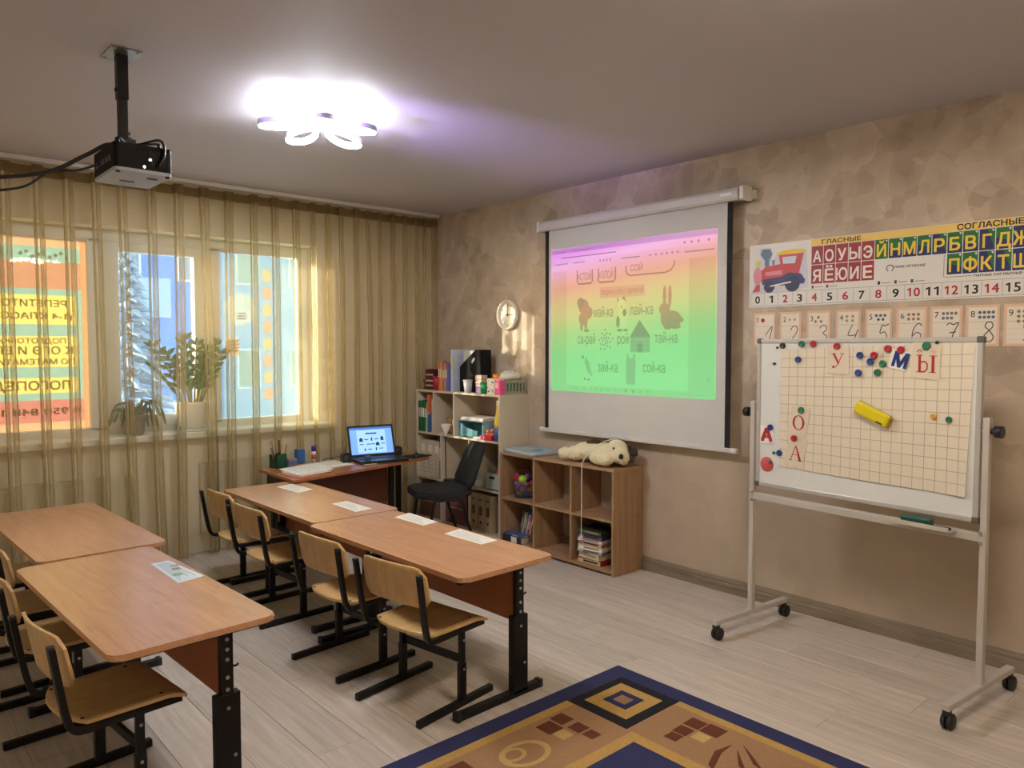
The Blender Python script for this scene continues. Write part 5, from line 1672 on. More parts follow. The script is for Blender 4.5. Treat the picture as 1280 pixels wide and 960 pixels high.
# speakers beside the laptop
def speaker(loc, rz, lab):
    t = thing('desk_speaker', lab, 'speaker', loc, rz, 'black desk speakers')
    b = B().slab(rrect(-0.035, 0.0, 0.035, 0.075, 0.022), (0, 0.03, 0), (1, 0, 0), (0, 0, 1), (0, -1, 0), 0.06); b.obj('cabinet', t, BLKPL)
    b = B().lathe([(0, 0.002), (0.02, 0.004), (0.024, 0.0)], 18, (0, -0.0305, 0.038), 'y')
    for v in b.bm.verts: v.co.y = -0.061 - v.co.y
    b.obj('cone', t, M('speaker cone', (44, 44, 48), 0.5))
    return t
speaker((-1.155, -0.42, ZT), math.radians(-12), 'rounded black speaker left of the laptop')
speaker((-0.66, -0.345, ZT), math.radians(-20), 'rounded black speaker right of the laptop')
mp = thing('mouse_pad', 'black mouse pad hanging over the right end of the teacher desk', 'mouse pad', (-0.585, -0.485, ZT + 0.0005), math.radians(14))
b = B().slab(rrect(-0.115, -0.085, 0.115, 0.085, 0.01), (0, 0, 0), (1, 0, 0), (0, 1, 0), (0, 0, 1), 0.003); b.obj('pad', mp, M('mouse pad cloth', (22, 21, 22), 0.9))
ms = thing('computer_mouse', 'black computer mouse with grey buttons on the mouse pad', 'mouse', (-0.60, -0.52, ZT + 0.004), math.radians(60))
b = B().ell((0, 0, 0.0), (0.05, 0.028, 0.032), 18, 12)
for v in b.bm.verts: v.co.z = max(v.co.z, 0)
b.obj('shell', ms, BLKPL)
b = B().ell((0.018, 0, 0.006), (0.028, 0.021, 0.0275), 14, 10)
for v in b.bm.verts: v.co.z = max(v.co.z, 0.01)
b.obj('buttons', ms, M('mouse grey', (150, 152, 156), 0.35)); b = B().cyl((0.026, -0.004, 0.03), (0.026, 0.004, 0.03), 0.006, 10); b.obj('wheel', ms, INK)
# green pencil holder
ph = thing('pencil_holder', 'square dark green holder full of pencils on the left of the teacher desk', 'pencil holder', (-1.62, -0.29, ZT), 0.25)
HG = M('dark green plastic', (12, 66, 38), 0.4)
b = B(); w = 0.042; h = 0.095
b.box((0, 0, 0.002), (2 * w, 2 * w, 0.004))
for sx, sy, a, c in ((1, 0, 0.003, 2 * w), (-1, 0, 0.003, 2 * w), (0, 1, 2 * w, 0.003), (0, -1, 2 * w, 0.003)):
    b.box((sx * (w - 0.0015), sy * (w - 0.0015), h / 2), (a, c, h))
b.obj('box', ph, HG)
pens = [(-0.025, 0.0, -0.075, 0.0, 0.20, (160, 130, 96), 0.006), (-0.012, 0.015, -0.04, 0.02, 0.205, (132, 104, 78), 0.007), (0.0, -0.01, 0.002, -0.01, 0.21, (48, 20, 30), 0.0085), (0.012, 0.012, 0.018, 0.02, 0.195, (216, 178, 70), 0.004),
        (0.018, -0.01, 0.028, -0.012, 0.20, (206, 186, 110), 0.004), (0.024, 0.0, 0.05, 0.0, 0.185, (196, 160, 60), 0.004), (0.028, -0.015, 0.066, -0.02, 0.17, (110, 64, 40), 0.005), (-0.03, -0.02, -0.082, -0.03, 0.165, (70, 40, 32), 0.005), (0.0, 0.025, -0.01, 0.03, 0.18, (150, 150, 150), 0.005), (0.03, 0.02, 0.055, 0.03, 0.175, (90, 60, 40), 0.004)]
for i, (x0, y0, x1, y1, z1, c, r) in enumerate(pens):
    o = thing('pencil', ['tan pencil leaning far left', 'brown grey pencil leaning left', 'thick dark maroon pen standing upright', 'golden pencil standing nearly upright', 'pale yellow pencil beside the golden one', 'ochre pencil leaning right', 'brown pencil leaning farthest right', 'short dark pencil leaning farthest left', 'silver grey pencil at the back', 'dark brown pencil leaning right at the back'][i] + ' in the dark green holder', 'pencil', tuple(ph.location), 0.25, 'pencils in the green holder')
    d = Vector((x1 - x0, y1 - y0, z1 - 0.006)).normalized()
    p0 = Vector((x0, y0, 0.006)); p1 = Vector((x1, y1, z1))
    b = B().cyl(p0, p1 - d * 0.014, r * 0.75, 6); b.obj('shaft', o, M('pencil colour %d' % i, c, 0.4))
    b = B().cyl(p1 - d * 0.014, p1, r * 0.75, 6, 0.0012); b.obj('tip', o, M('pencil wood', (206, 170, 120), 0.6))
# small things
def small_box(name, lab, cat, loc, s, rgb, rz=0.0, group=None, extra=None):
    t = thing(name, lab, cat, loc, rz, group)
    b = B().box((0, 0, s[2] / 2), s, bev=min(s) * 0.08); b.obj('body', t, M(lab[:24], rgb, 0.45, 0, 0.1))
    return t
o = small_box('paper_cube', 'small mauve note cube right of the green holder', 'note cube', (-1.515, -0.275, ZT), (0.07, 0.05, 0.05), (120, 104, 130), 0.1)
B().box((0, -0.0255, 0.025), (0.062, 0.002, 0.012)).obj('band', o, M('blue grey band', (70, 100, 120), 0.5))
gj = thing('glue_jar', 'small green topped jar behind the mauve note cube', 'jar', (-1.545, -0.215, ZT))
b = B().lathe([(0, 0), (0.024, 0), (0.026, 0.004), (0.026, 0.06), (0.02, 0.068), (0, 0.068)], 18); b.obj('glass', gj, M('jar green', (150, 150, 100), 0.3)); b = B().lathe([(0, 0.085), (0.019, 0.085), (0.021, 0.08), (0.021, 0.066), (0, 0.066)], 18); b.obj('lid', gj, M('jar lid', (140, 120, 60), 0.4))
bx = thing('blue_box', 'upright blue cardboard box beside the purple glue stick', 'box', (-1.415, -0.205, ZT), 0.15)
b = B().box((0, 0, 0.052), (0.062, 0.045, 0.104), bev=0.002); b.obj('carton', bx, M('carton blue', (50, 92, 146), 0.5)); b = B().box((0, 0, 0.1045), (0.056, 0.039, 0.001)); b.obj('flap', bx, M('carton flap', (70, 112, 160), 0.6))
gs = thing('glue_stick', 'white glue stick with a purple cap behind the paper stack', 'glue stick', (-1.315, -0.23, ZT))
b = B().cyl((0, 0, 0), (0, 0, 0.085), 0.0165, 16); b.obj('tube', gs, M('glue tube', (222, 214, 206), 0.4)); b = B().cyl((0, 0, 0.083), (0, 0, 0.122), 0.0175, 16); b.obj('cap', gs, M('purple cap', (62, 30, 130), 0.35)); b = B().cyl((0, 0, 0.025), (0, 0, 0.06), 0.0168, 16); b.obj('label', gs, M('glue label', (196, 80, 60), 0.5))
sh_ = thing('pencil_sharpener', 'small blue sharpener standing on a white strip in front of the laptop', 'sharpener', (-1.05, -0.555, ZT + 0.004))
b = B().box((0, 0, 0.026), (0.045, 0.034, 0.052), bev=0.004); b.obj('body', sh_, M('sharpener blue', (58, 92, 128), 0.4)); b = B().box((0, -0.0175, 0.012), (0.016, 0.002, 0.014)); b.obj('blade', sh_, STEEL)
st_ = thing('white_strip', 'short white strip under the blue sharpener on the teacher desk', 'ruler', (-1.055, -0.58, ZT), -0.1)
b = B().box((0, 0, 0.002), (0.10, 0.06, 0.004), bev=0.0008); b.obj('strip', st_, PAPER)
# paper stacks on the teacher desk
def stack(lab, ctr, corners_list):
    for k, (lb, cs, z, m, nl, cat) in enumerate(corners_list):
        pass
PINKF = M('pink folder', (196, 110, 110), 0.5)
flat_paper('folder', 'pink folder at the bottom of the paper pile on the teacher desk', [(-1.745, -0.60), (-1.72, -0.815), (-1.50, -0.755), (-1.55, -0.52)], ZT, PINKF, None, 0, 0.006, 'folder')
flat_paper('booklet', 'thin booklet between the pink folder and the top sheets', [(-1.72, -0.55), (-1.69, -0.795), (-1.44, -0.735), (-1.49, -0.44)], ZT + 0.0064, M('booklet cream', (214, 200, 176), 0.6), None, 0, 0.006, 'booklet')
flat_paper('paper_sheet', 'printed sheet on top of the pile at the left of the teacher desk', [(-1.69, -0.46), (-1.70, -0.745), (-1.40, -0.690), (-1.40, -0.36)], ZT + 0.0128, PAPER, None, 8, 0.003)
flat_paper('paper_sheet', 'printed sheets lying between the pile and the laptop', [(-1.36, -0.30), (-1.375, -0.565), (-1.15, -0.53), (-1.17, -0.26)], ZT, PAPER, None, 8, 0.005)
o = B().tube(smooth_path([(-1.22, -0.19, ZT + 0.005), (-1.12, -0.23, ZT + 0.02), (-1.07, -0.30, ZT + 0.01), (-1.045, -0.335, ZT + 0.005), (-1.0, -0.34, ZT + 0.006)]), 0.004, 6).obj('laptop_cable', mat=BLKPL)
tag(o, 'thin black cable curling behind the left of the laptop', 'cable')

# ================================================================== black visitor chair
bc = thing('office_chair', 'black upholstered visitor chair with metal legs by the shelf unit', 'chair', (-0.652, -0.892, 0), math.radians(160))
FAB = M('black upholstery', (24, 23, 24), 0.85, 0, 0.15, 20, 0.15, 120)
b = B().slab(rrect(-0.205, -0.205, 0.205, 0.205, 0.07, 7), (0, 0, 0.385), (1, 0, 0), (0, 1, 0), (0, 0, 1), 0.05)
es = [e for e in b.bm.edges if abs(e.verts[0].co.z - e.verts[1].co.z) < 1e-6]
bmesh.ops.bevel(b.bm, geom=es, offset=0.018, segments=3, affect='EDGES')
b.obj('seat', bc, FAB, smooth=False)
b = B()
n = 12
def bb(i, j, d):
    v = j / n * 2 - 1; u = i / n
    e = abs(u * 2 - 1)
    wv = (0.225 - 0.055 * u) * (1 - 0.30 * max(0, e - 0.55) ** 2 / 0.2025)
    z = 0.43 + 0.32 * u
    x = -0.205 - 0.125 * u + 0.03 * (v * v) + d * (1 - 0.6 * max(abs(v), e) ** 6)
    return (x, v * wv, z)
g1 = [[b.bm.verts.new(bb(i, j, 0.022)) for j in range(n + 1)] for i in range(n + 1)]
g2 = [[b.bm.verts.new(bb(i, j, -0.018)) for j in range(n + 1)] for i in range(n + 1)]
for i in range(n):
    for j in range(n):
        f = b.bm.faces.new((g1[i][j], g1[i][j + 1], g1[i + 1][j + 1], g1[i + 1][j])); f.smooth = True
        f = b.bm.faces.new((g2[i][j], g2[i + 1][j], g2[i + 1][j + 1], g2[i][j + 1])); f.smooth = True
for i in range(n):
    b.bm.faces.new((g1[i][0], g1[i + 1][0], g2[i + 1][0], g2[i][0])); b.bm.faces.new((g1[i][n], g2[i][n], g2[i + 1][n], g1[i + 1][n]))
    b.bm.faces.new((g1[0][i], g2[0][i], g2[0][i + 1], g1[0][i + 1])); b.bm.faces.new((g1[n][i], g1[n][i + 1], g2[n][i + 1], g2[n][i]))
b.obj('backrest', bc, FAB)
for s in (-1, 1):
    y = s * 0.215
    P = smooth_path([(0.20, y, 0.0), (0.13, y, 0.20), (0.10, y, 0.36), (0.06, y, 0.375), (-0.03, y, 0.375), (-0.10, y, 0.36), (-0.15, y, 0.2), (-0.22, y, 0.0)], 4)
    b = B().tube(P, 0.011, 10); b.obj('leg', bc, BLACK)
    for x in (0.20, -0.22):
        B().cyl((x, y, 0.0), (x, y, 0.014), 0.014, 10).obj('foot', bc, BLKPL)
    b = B().tube(smooth_path([(-0.06, s * 0.07, 0.38), (-0.19, s * 0.07, 0.385), (-0.222, s * 0.07, 0.43), (-0.245, s * 0.07, 0.50)], 4), 0.010, 8); b.obj('back_support', bc, BLACK)
b = B().bar((0.06, -0.215, 0.375), (0.06, 0.215, 0.375), 0.02, 0.015); b.obj('seat_bar', bc, BLACK)
b = B().bar((-0.06, -0.215, 0.375), (-0.06, 0.215, 0.375), 0.02, 0.015); b.obj('seat_bar', bc, BLACK)

# ================================================================== low bookcase with six cubbies
OAK = wood('sonoma oak board', (150, 116, 84), (178, 142, 106), (1.2, 1.2, 0.6), 0.42)
OAKV = wood('sonoma oak upright', (146, 112, 80), (176, 140, 104), (14, 14, 1.0), 0.42)
OAKH = wood('sonoma oak shelf', (150, 116, 84), (180, 144, 108), (14, 1.0, 14), 0.42)
lb = thing('low_bookcase', 'low oak bookcase of six open cubbies under the projection screen', 'bookcase', (0, 0, 0))
LBX = -0.295
b = B().box((LBX / 2 - 0.002, -1.715, 0.681), (-LBX, 1.10, 0.018), bev=0.0012); b.obj('top_board', lb, OAKH)
b = B().box((LBX / 2 - 0.002, -1.715, 0.025), (-LBX, 1.066, 0.018), bev=0.0012); b.obj('bottom_board', lb, OAKH)
b = B().box((LBX / 2 + 0.012, -1.715, 0.008), (-LBX - 0.05, 1.06, 0.016)); b.obj('plinth', lb, OAKH)
for y in (-1.174, -2.256):
    B().box((LBX / 2 - 0.002, y, 0.336), (-LBX, 0.018, 0.672), bev=0.0012).obj('side_panel', lb, OAKV)
for y in (-1.526, -1.888):
    B().box((LBX / 2 - 0.002, y, 0.353), (-LBX, 0.016, 0.638), bev=0.0012).obj('divider', lb, OAKV)
for y0, y1 in ((-1.183, -1.518), (-1.534, -1.880), (-1.896, -2.247)):
    B().box((LBX / 2 - 0.002, (y0 + y1) / 2, 0.352), (-LBX, abs(y1 - y0), 0.016), bev=0.0012).obj('shelf', lb, OAKH)
for y0, y1 in ((-1.183, -1.518),):
    B().box((-0.004, (y0 + y1) / 2, 0.52), (0.004, abs(y1 - y0), 0.32)).obj('back_panel', lb, OAKV)
B().cyl((-0.06, -2.265, 0.36), (-0.06, -2.268, 0.36), 0.006, 8).obj('screw_cap', lb, M('screw cap', (120, 90, 62), 0.5))
ZB = 0.6905
# folder / pad on top at the left
fo = thing('blue_folder', 'pale blue padded folder lying on the left top of the low bookcase', 'folder', (-0.16, -1.362, ZB), math.radians(-8))
b = B().slab(rrect(-0.135, -0.19, 0.135, 0.19, 0.03), (0, 0, 0.0), (1, 0, 0), (0, 1, 0), (0, 0, 1), 0.012); b.obj('back_cover', fo, M('folder grey', (140, 138, 140), 0.5))
b = B().slab(rrect(-0.13, -0.185, 0.13, 0.185, 0.03), (0, 0, 0.012), (1, 0, 0), (0, 1, 0), (0, 0, 1), 0.012); b.obj('pages', fo, M('folder pages', (198, 196, 188), 0.6))
b = B().slab(rrect(-0.128, -0.183, 0.128, 0.183, 0.03), (0, 0, 0.024), (1, 0, 0), (0, 1, 0), (0, 0, 1), 0.004); cv = b.obj('cover', fo, M('folder blue', (150, 178, 190), 0.4, 0, 0.2, 6))
FC = ((0, 0, 0.028), (1, 0, 0), (0, 1, 0), (0, 0, 1))
B().mat(M('folder blue spot', (80, 120, 180), 0.4)).disc(0.0, -0.08, 0.035, FC, 0.0005, 16, 0.05).obj('printed_spot', cv)
B().mat(M('folder green spot', (170, 190, 150), 0.4)).disc(0.02, 0.05, 0.05, FC, 0.0005, 16, 0.07).obj('printed_spot', cv)

# plush dog lying on the bookcase
dg = thing('plush_dog', 'cream plush dog with brown ears lying on the low bookcase', 'plush toy', (-0.165, -2.02, ZB + 0.007))
PL = M('cream plush', (228, 214, 178), 0.95, 0, 0.08, 30, 0.5, 180)
BR = M('brown plush', (64, 46, 36), 0.95, 0, 0.2, 40, 0.5, 180)
def blob(parts, name, parent, mat, vox=0.007, sm=6):
    b = B()
    for c, r in parts:
        b.ell(c, r, 18, 12)
    o = b.obj(name, parent, mat)
    md = o.modifiers.new('remesh', 'REMESH'); md.mode = 'VOXEL'; md.voxel_size = vox; md.use_smooth_shade = True
    m2 = o.modifiers.new('smooth', 'SMOOTH'); m2.iterations = sm; m2.factor = 0.5
    tx = bpy.data.textures.new('plush', 'CLOUDS'); tx.noise_scale = 0.012; tx.noise_depth = 1
    m3 = o.modifiers.new('fluff', 'DISPLACE'); m3.texture = tx; m3.strength = 0.008; m3.mid_level = 0.5
    return o
body = blob([((0, 0.03, 0.065), (0.078, 0.13, 0.062)), ((0.0, 0.12, 0.062), (0.082, 0.085, 0.062)), ((-0.055, 0.16, 0.05), (0.05, 0.075, 0.05)), ((-0.075, 0.235, 0.042), (0.044, 0.062, 0.044)), ((0.06, 0.17, 0.045), (0.045, 0.07, 0.045)), ((0.075, 0.245, 0.04), (0.04, 0.06, 0.04)),
             ((0, -0.07, 0.075), (0.07, 0.08, 0.062)), ((-0.085, -0.07, 0.04), (0.042, 0.07, 0.04)), ((-0.092, -0.135, 0.042), (0.046, 0.062, 0.044)), ((0.08, -0.10, 0.038), (0.04, 0.075, 0.038)),
             ((0.0, -0.155, 0.095), (0.075, 0.075, 0.072)), ((-0.025, -0.205, 0.068), (0.056, 0.06, 0.052)), ((-0.03, -0.24, 0.05), (0.045, 0.035, 0.038)), ((0.02, 0.22, 0.06), (0.02, 0.04, 0.02))], 'body', dg, PL)
blob([((0.055, -0.115, 0.145), (0.03, 0.055, 0.018)), ((0.075, -0.13, 0.12), (0.02, 0.05, 0.03))], 'ear', dg, BR, 0.006, 4)
blob([((0.06, -0.205, 0.115), (0.022, 0.05, 0.02)), ((0.068, -0.245, 0.085), (0.018, 0.03, 0.03))], 'ear', dg, BR, 0.006, 4)
blob([((0.02, 0.05, 0.125), (0.05, 0.07, 0.02)), ((0.035, 0.02, 0.122), (0.045, 0.05, 0.018))], 'back_patch', dg, BR, 0.006, 4)
b = B().ell((-0.072, -0.252, 0.072), (0.016, 0.015, 0.018), 14, 10); b.obj('nose', dg, M('plush nose', (44, 30, 26), 0.6))
for p in ((-0.066, -0.185, 0.118), (0.045, -0.225, 0.118)):
    B().ell(p, 0.007, 10, 8).obj('eye', dg, M('bead eye', (14, 12, 12), 0.15))
b = B().tube([(-0.07, -0.235, 0.040), (-0.055, -0.262, 0.036), (-0.02, -0.274, 0.038)], 0.003, 6); b.obj('mouth', dg, BR)
blob([((-0.055, 0.03, 0.02), (0.03, 0.025, 0.012))], 'belly_patch', dg, BR, 0.005, 2)

# toys in a clear basket
tb = thing('toy_basket', 'clear plastic tub of coloured toys in the upper left cubby', 'toy tub', (-0.185, -1.315, 0.361))
CLR = clear('clear plastic', (120, 124, 160), 0.68)
b = B().lathe([(0, 0.002), (0.072, 0.002), (0.092, 0.12), (0.096, 0.125), (0.094, 0.127), (0.088, 0.12), (0.070, 0.005), (0, 0.004)], 28); b.obj('tub', tb, CLR)
b = B().tube([(0.094, 0, 0.12), (0.07, 0, 0.19), (0, 0, 0.215), (-0.07, 0, 0.19), (-0.094, 0, 0.12)], 0.004, 6); b.obj('handle', tb, M('tub handle', (90, 40, 50), 0.4))
rg = random.Random(11)
pal = [(196, 40, 50), (220, 90, 50), (230, 170, 50), (70, 150, 70), (60, 80, 160), (210, 210, 200), (150, 60, 130), (200, 60, 90)]
k = 0
for layer in range(3):
    z = 0.028 + layer * 0.036
    rr = 0.046 + 0.006 * layer
    for q in range(6):
        a = q * math.pi / 3 + layer * 0.5
        c = pal[(k * 3 + layer) % len(pal)]
        t = thing('toy_ball', ['crimson', 'orange', 'yellow', 'green', 'blue', 'pale grey', 'magenta', 'rose'][k % 8] + ' toy ball in the ' + ['bottom', 'middle', 'upper'][layer] + ' layer of the clear tub', 'toy', (-0.185 + rr * math.cos(a), -1.315 + rr * math.sin(a), 0.361 + z), 0, 'toy balls in the clear tub')
        B().ell((0, 0, 0), 0.0215, 12, 8).obj('ball', t, M('toy %d' % (k % 8), pal[k % 8], 0.35))
        k += 1
for (x, y, z, r, c, lab) in ((-0.22, -1.33, 0.497, 0.032, (150, 200, 40), 'lime green toy ball on top of the clear tub'), (-0.205, -1.258, 0.495, 0.034, (190, 24, 44), 'red toy ball on top of the clear tub'), (-0.148, -1.305, 0.500, 0.03, (110, 50, 130), 'purple toy ball at the back of the clear tub')):
    t = thing('toy_ball', lab, 'toy', (x, y, z)); B().ell((0, 0, 0), r, 18, 12).obj('ball', t, M(lab[:14], c, 0.35))
# books
def book(lab, loc, s, rgb, rot=(0, 0, 0), group=None, page=(224, 214, 194), spine='-x'):
    """s = (thickness, height, depth); stands with its spine on -x, pages behind"""
    t = thing('book', lab, 'book', loc, 0, group)
    t.rotation_euler = rot
    th_, h, d = s
    cm = M('book %d %d %d' % rgb, rgb, 0.45, 0, 0.12, 12)
    b = B().box((0, th_ / 2 - 0.001, h / 2), (d, 0.002, h)); b.obj('cover', t, cm)
    b = B().box((0, -th_ / 2 + 0.001, h / 2), (d, 0.002, h)); b.obj('cover', t, cm)
    b = B().box((-d / 2 + 0.001, 0, h / 2), (0.002, th_ - 0.004, h)); b.obj('spine', t, cm)
    b = B().box((0.002, 0, h / 2), (d - 0.008, th_ - 0.004, h - 0.008)); b.obj('pages', t, M('book pages %d' % page[0], page, 0.8))
    b = B().box((-d / 2 - 0.0003, 0, h * 0.62), (0.0006, max(th_ - 0.008, 0.002), h * 0.3)); b.obj('spine_label', t, M('spine label %d' % (sum(rgb) % 5), [(230, 220, 200), (210, 190, 120), (240, 236, 226), (180, 170, 160), (220, 200, 160)][sum(rgb) % 5], 0.6))
    return t
G1 = 'books in the lower left cubby'
book('thick dark book lying flat at the bottom left of the cubby', (-0.17, -1.215, 0.034), (0.05, 0.20, 0.08), (60, 44, 48), (math.radians(90), 0, 0), G1)
bpy.data.objects['book'].location = (-0.25, -1.188, 0.060)
o = book('blue patterned booklet on the flat dark book', (-0.247, -1.195, 0.092), (0.012, 0.20, 0.078), (70, 90, 140), (math.radians(90), 0, 0), G1)
for i, (yb, thk, hh, rgb, tilt, lab) in enumerate(((-1.405, .016, .235, (46, 92, 150), 14, 'tall blue book leaning right in the lower left cubby'), (-1.425, .016, .225, (196, 170, 60), 15, 'yellow spined book leaning between blue covers'), (-1.444, .014, .23, (60, 110, 160), 16, 'second blue book leaning behind the yellow one'),
                                             (-1.462, .012, .22, (190, 170, 190), 17, 'pale lilac book leaning in the lower left cubby'), (-1.478, .014, .215, (186, 60, 56), 18, 'red covered book leaning near the divider'), (-1.496, .010, .205, (220, 206, 170), 18, 'cream book leaning against the divider'))):
    book(lab, (-0.125, yb + 0.125, 0.038), (thk, hh, 0.17), rgb, (math.radians(tilt), 0, 0), G1)
# stack of books lower right cubby
zz = 0.0345
G2 = 'books stacked in the lower right cubby'
for i, (thk, rgb, wy, dx, yaw, lab, pg) in enumerate(((.034, (150, 36, 44), .20, .21, 2, 'red book at the bottom of the stack', (200, 190, 150)), (.040, (206, 196, 160), .19, .20, -3, 'yellowish thick book second from the bottom of the stack', (210, 200, 160)), (.016, (120, 110, 130), .21, .21, 4, 'thin mauve book low in the stack', (236, 230, 220)),
                                           (.030, (226, 218, 200), .20, .21, 6, 'thick cream book in the middle of the stack', (240, 232, 216)), (.024, (166, 116, 84), .20, .20, 3, 'tan book above the thick cream book', (220, 180, 140)), (.020, (206, 186, 200), .205, .21, 5, 'pale pink book above the tan book', (236, 220, 226)),
                                           (.026, (52, 44, 64), .20, .20, 4, 'dark violet book near the top of the stack', (120, 110, 120)), (.030, (40, 52, 34), .19, .19, 2, 'dark green book on top of the stack', (90, 90, 70)))):
    t = thing('book', lab, 'book', (-0.175, -2.035, zz), math.radians(yaw), G2)
    cm = M('stack %d' % i, rgb, 0.5, 0, 0.2, 14)
    B().box((0, 0, thk - 0.001), (dx, wy, 0.002)).obj('cover', t, cm); B().box((0, 0, 0.001), (dx, wy, 0.002)).obj('cover', t, cm)
    B().box((0, -wy / 2 + 0.001, thk / 2), (dx, 0.002, thk - 0.004)).obj('spine', t, cm)
    B().box((0, 0.002, thk / 2), (dx - 0.010, wy - 0.008, thk - 0.004)).obj('pages', t, M('stack pages %d' % i, pg, 0.8, 0, 0.15, 60))
    B().box((-dx / 2 + 0.0045, -0.01, thk / 2), (0.001, wy * 0.6, thk * 0.35)).obj('page_print', t, M('stack label %d' % (i % 2), [(60, 50, 56), (150, 140, 120)][i % 2], 0.7))
    zz += thk + 0.0006

# ================================================================== shelf unit in the corner
SHM = M('pale shelf laminate', (206, 190, 166), 0.45, 0, 0.03, 3)
SHD = M('shelf back board', (176, 152, 138), 0.6, 0, 0.04, 3)
su = thing('shelf_unit', 'pale open shelf unit in the corner behind the black chair', 'shelf', (0, 0, 0))
SX = -0.29
def sboard(name, y0, y1, z0, z1, x0=SX, x1=-0.004, m=SHM):
    return B().box(((x0 + x1) / 2, (y0 + y1) / 2, (z0 + z1) / 2), (x1 - x0, abs(y1 - y0), abs(z1 - z0)), bev=0.001).obj(name, su, m)
sboard('top_board', -0.072, -1.155, 1.092, 1.108)
sboard('side_panel', -0.074, -0.090, 0.0, 1.092)
sboard('side_panel', -1.139, -1.155, 0.0, 1.092)
sboard('shelf', -0.090, -1.139, 0.742, 0.758)
sboard('shelf', -0.090, -1.139, 0.368, 0.384)
sboard('bottom_board', -0.090, -1.139, 0.03, 0.046)
sboard('divider', -0.312, -0.326, 0.758, 1.092)
sboard('divider', -0.584, -0.598, 0.758, 1.092)
sboard('divider', -0.412, -0.426, 0.384, 0.742)
sboard('divider', -0.778, -0.792, 0.384, 0.742)
sboard('divider', -0.778, -0.792, 0.046, 0.368)
sboard('divider', -0.412, -0.426, 0.046, 0.368)
for y0, y1, z0, z1 in ((-0.090, -1.139, 0.758, 1.092), (-0.090, -1.139, 0.384, 0.742), (-0.090, -1.139, 0.046, 0.368)):
    sboard('back_board', y0, y1, z0, z1, -0.012, -0.004, SHD)
def cup(name, lab, cat, y, z, h, r0, r1, rgb, x=-0.22, mat=None, group=None):
    t = thing(name, lab, cat, (x, y, z), 0, group)
    m = mat or M(lab[:22], rgb, 0.4, 0, 0.06)
    b = B().lathe([(0, 0.0), (r0, 0.0), (r1, h), (r1 * 0.92, h), (r0 * 0.92, 0.003), (0, 0.003)], 20); b.obj('cup', t, m)
    b = B().lathe([(r1, h), (r1 * 1.05, h), (r1 * 1.05, h - 0.006), (r1, h - 0.006)], 20); b.obj('rim', t, m)
    return t
T = 1.1085
# on top, left to right
tw = thing('twig_figure', 'small dark twig ornament at the left end of the shelf top', 'ornament', (-0.2, -0.105, T))
b = B().lathe([(0, 0), (0.025, 0), (0.03, 0.01), (0.02, 0.03), (0, 0.03)], 14); b.obj('base', tw, M('ornament dark', (58, 42, 34), 0.6))
for i in range(5):
    a = i * 1.25
    B().tube([(0, 0, 0.025), (0.018 * math.cos(a), 0.018 * math.sin(a), 0.05), (0.03 * math.cos(a), 0.03 * math.sin(a), 0.085)], [0.004, 0.004, 0.007], 6).obj('twig', tw, M('ornament dark'))
gb = thing('gift_box', 'dark red patterned box with white bands on the shelf top', 'box', (-0.2, -0.195, T), 0.1)
b = B().box((0, 0, 0.085), (0.08, 0.105, 0.17), bev=0.003); b.obj('carton', gb, M('box maroon', (74, 30, 30), 0.5, 0, 0.3, 20))
for z in (0.035, 0.075, 0.125):
    B().box((-0.0405, 0.0, z), (0.0015, 0.09, 0.014)).obj('band', gb, M('box white band', (196, 176, 160), 0.6))
B().box((-0.0405, 0.0, 0.098), (0.0015, 0.105, 0.006)).obj('band', gb, M('box red band', (150, 40, 40), 0.6))
pb = thing('pencil_basket', 'dark wire basket of pens behind the red cup', 'pen basket', (-0.13, -0.312, T))
b = B()
for k in range(14):
    a = 2 * math.pi * k / 14
    b.tube([(0.045 * math.cos(a), 0.045 * math.sin(a), 0), (0.055 * math.cos(a), 0.055 * math.sin(a), 0.14)], 0.002, 5)
for z, r in ((0.003, .045), (0.05, .049), (0.1, .052), (0.14, .055)):
    b.tube([(r * math.cos(2 * math.pi * k / 16), r * math.sin(2 * math.pi * k / 16), z) for k in range(16)], 0.0025, 5, closed=True)
b.obj('wire_mesh', pb, BLACK, kind='stuff')
for i in range(9):
    a = i * 0.7
    o = thing('pen', ['dark brown', 'cream', 'reddish brown', 'near black', 'light tan', 'grey brown', 'second dark brown', 'second cream', 'second reddish brown'][i] + ' pen standing in the dark wire basket on the shelf top', 'pen', (-0.13, -0.312, T), 0, 'pens in the wire basket')
    p0 = Vector((0.02 * math.cos(a), 0.02 * math.sin(a), 0.004)); p1 = Vector((0.05 * math.cos(a), 0.05 * math.sin(a), 0.19 + 0.02 * (i % 3)))
    c = [(60, 40, 34), (206, 196, 180), (120, 60, 40), (40, 36, 50), (190, 160, 120), (90, 70, 60)][i % 6]
    B().cyl(p0, p1, 0.006, 7).obj('barrel', o, M('pen %d' % (i % 6), c, 0.4))
    B().cyl(p1, p1 + (p1 - p0).normalized() * 0.012, 0.006, 7, 0.002).obj('tip', o, INK)
cup('cup', 'bright red plastic cup on the shelf top beside the orange books', 'cup', -0.312, T, 0.115, 0.030, 0.038, (178, 24, 54), -0.24)
G3 = 'thin books standing on the shelf top'
yy = -0.385
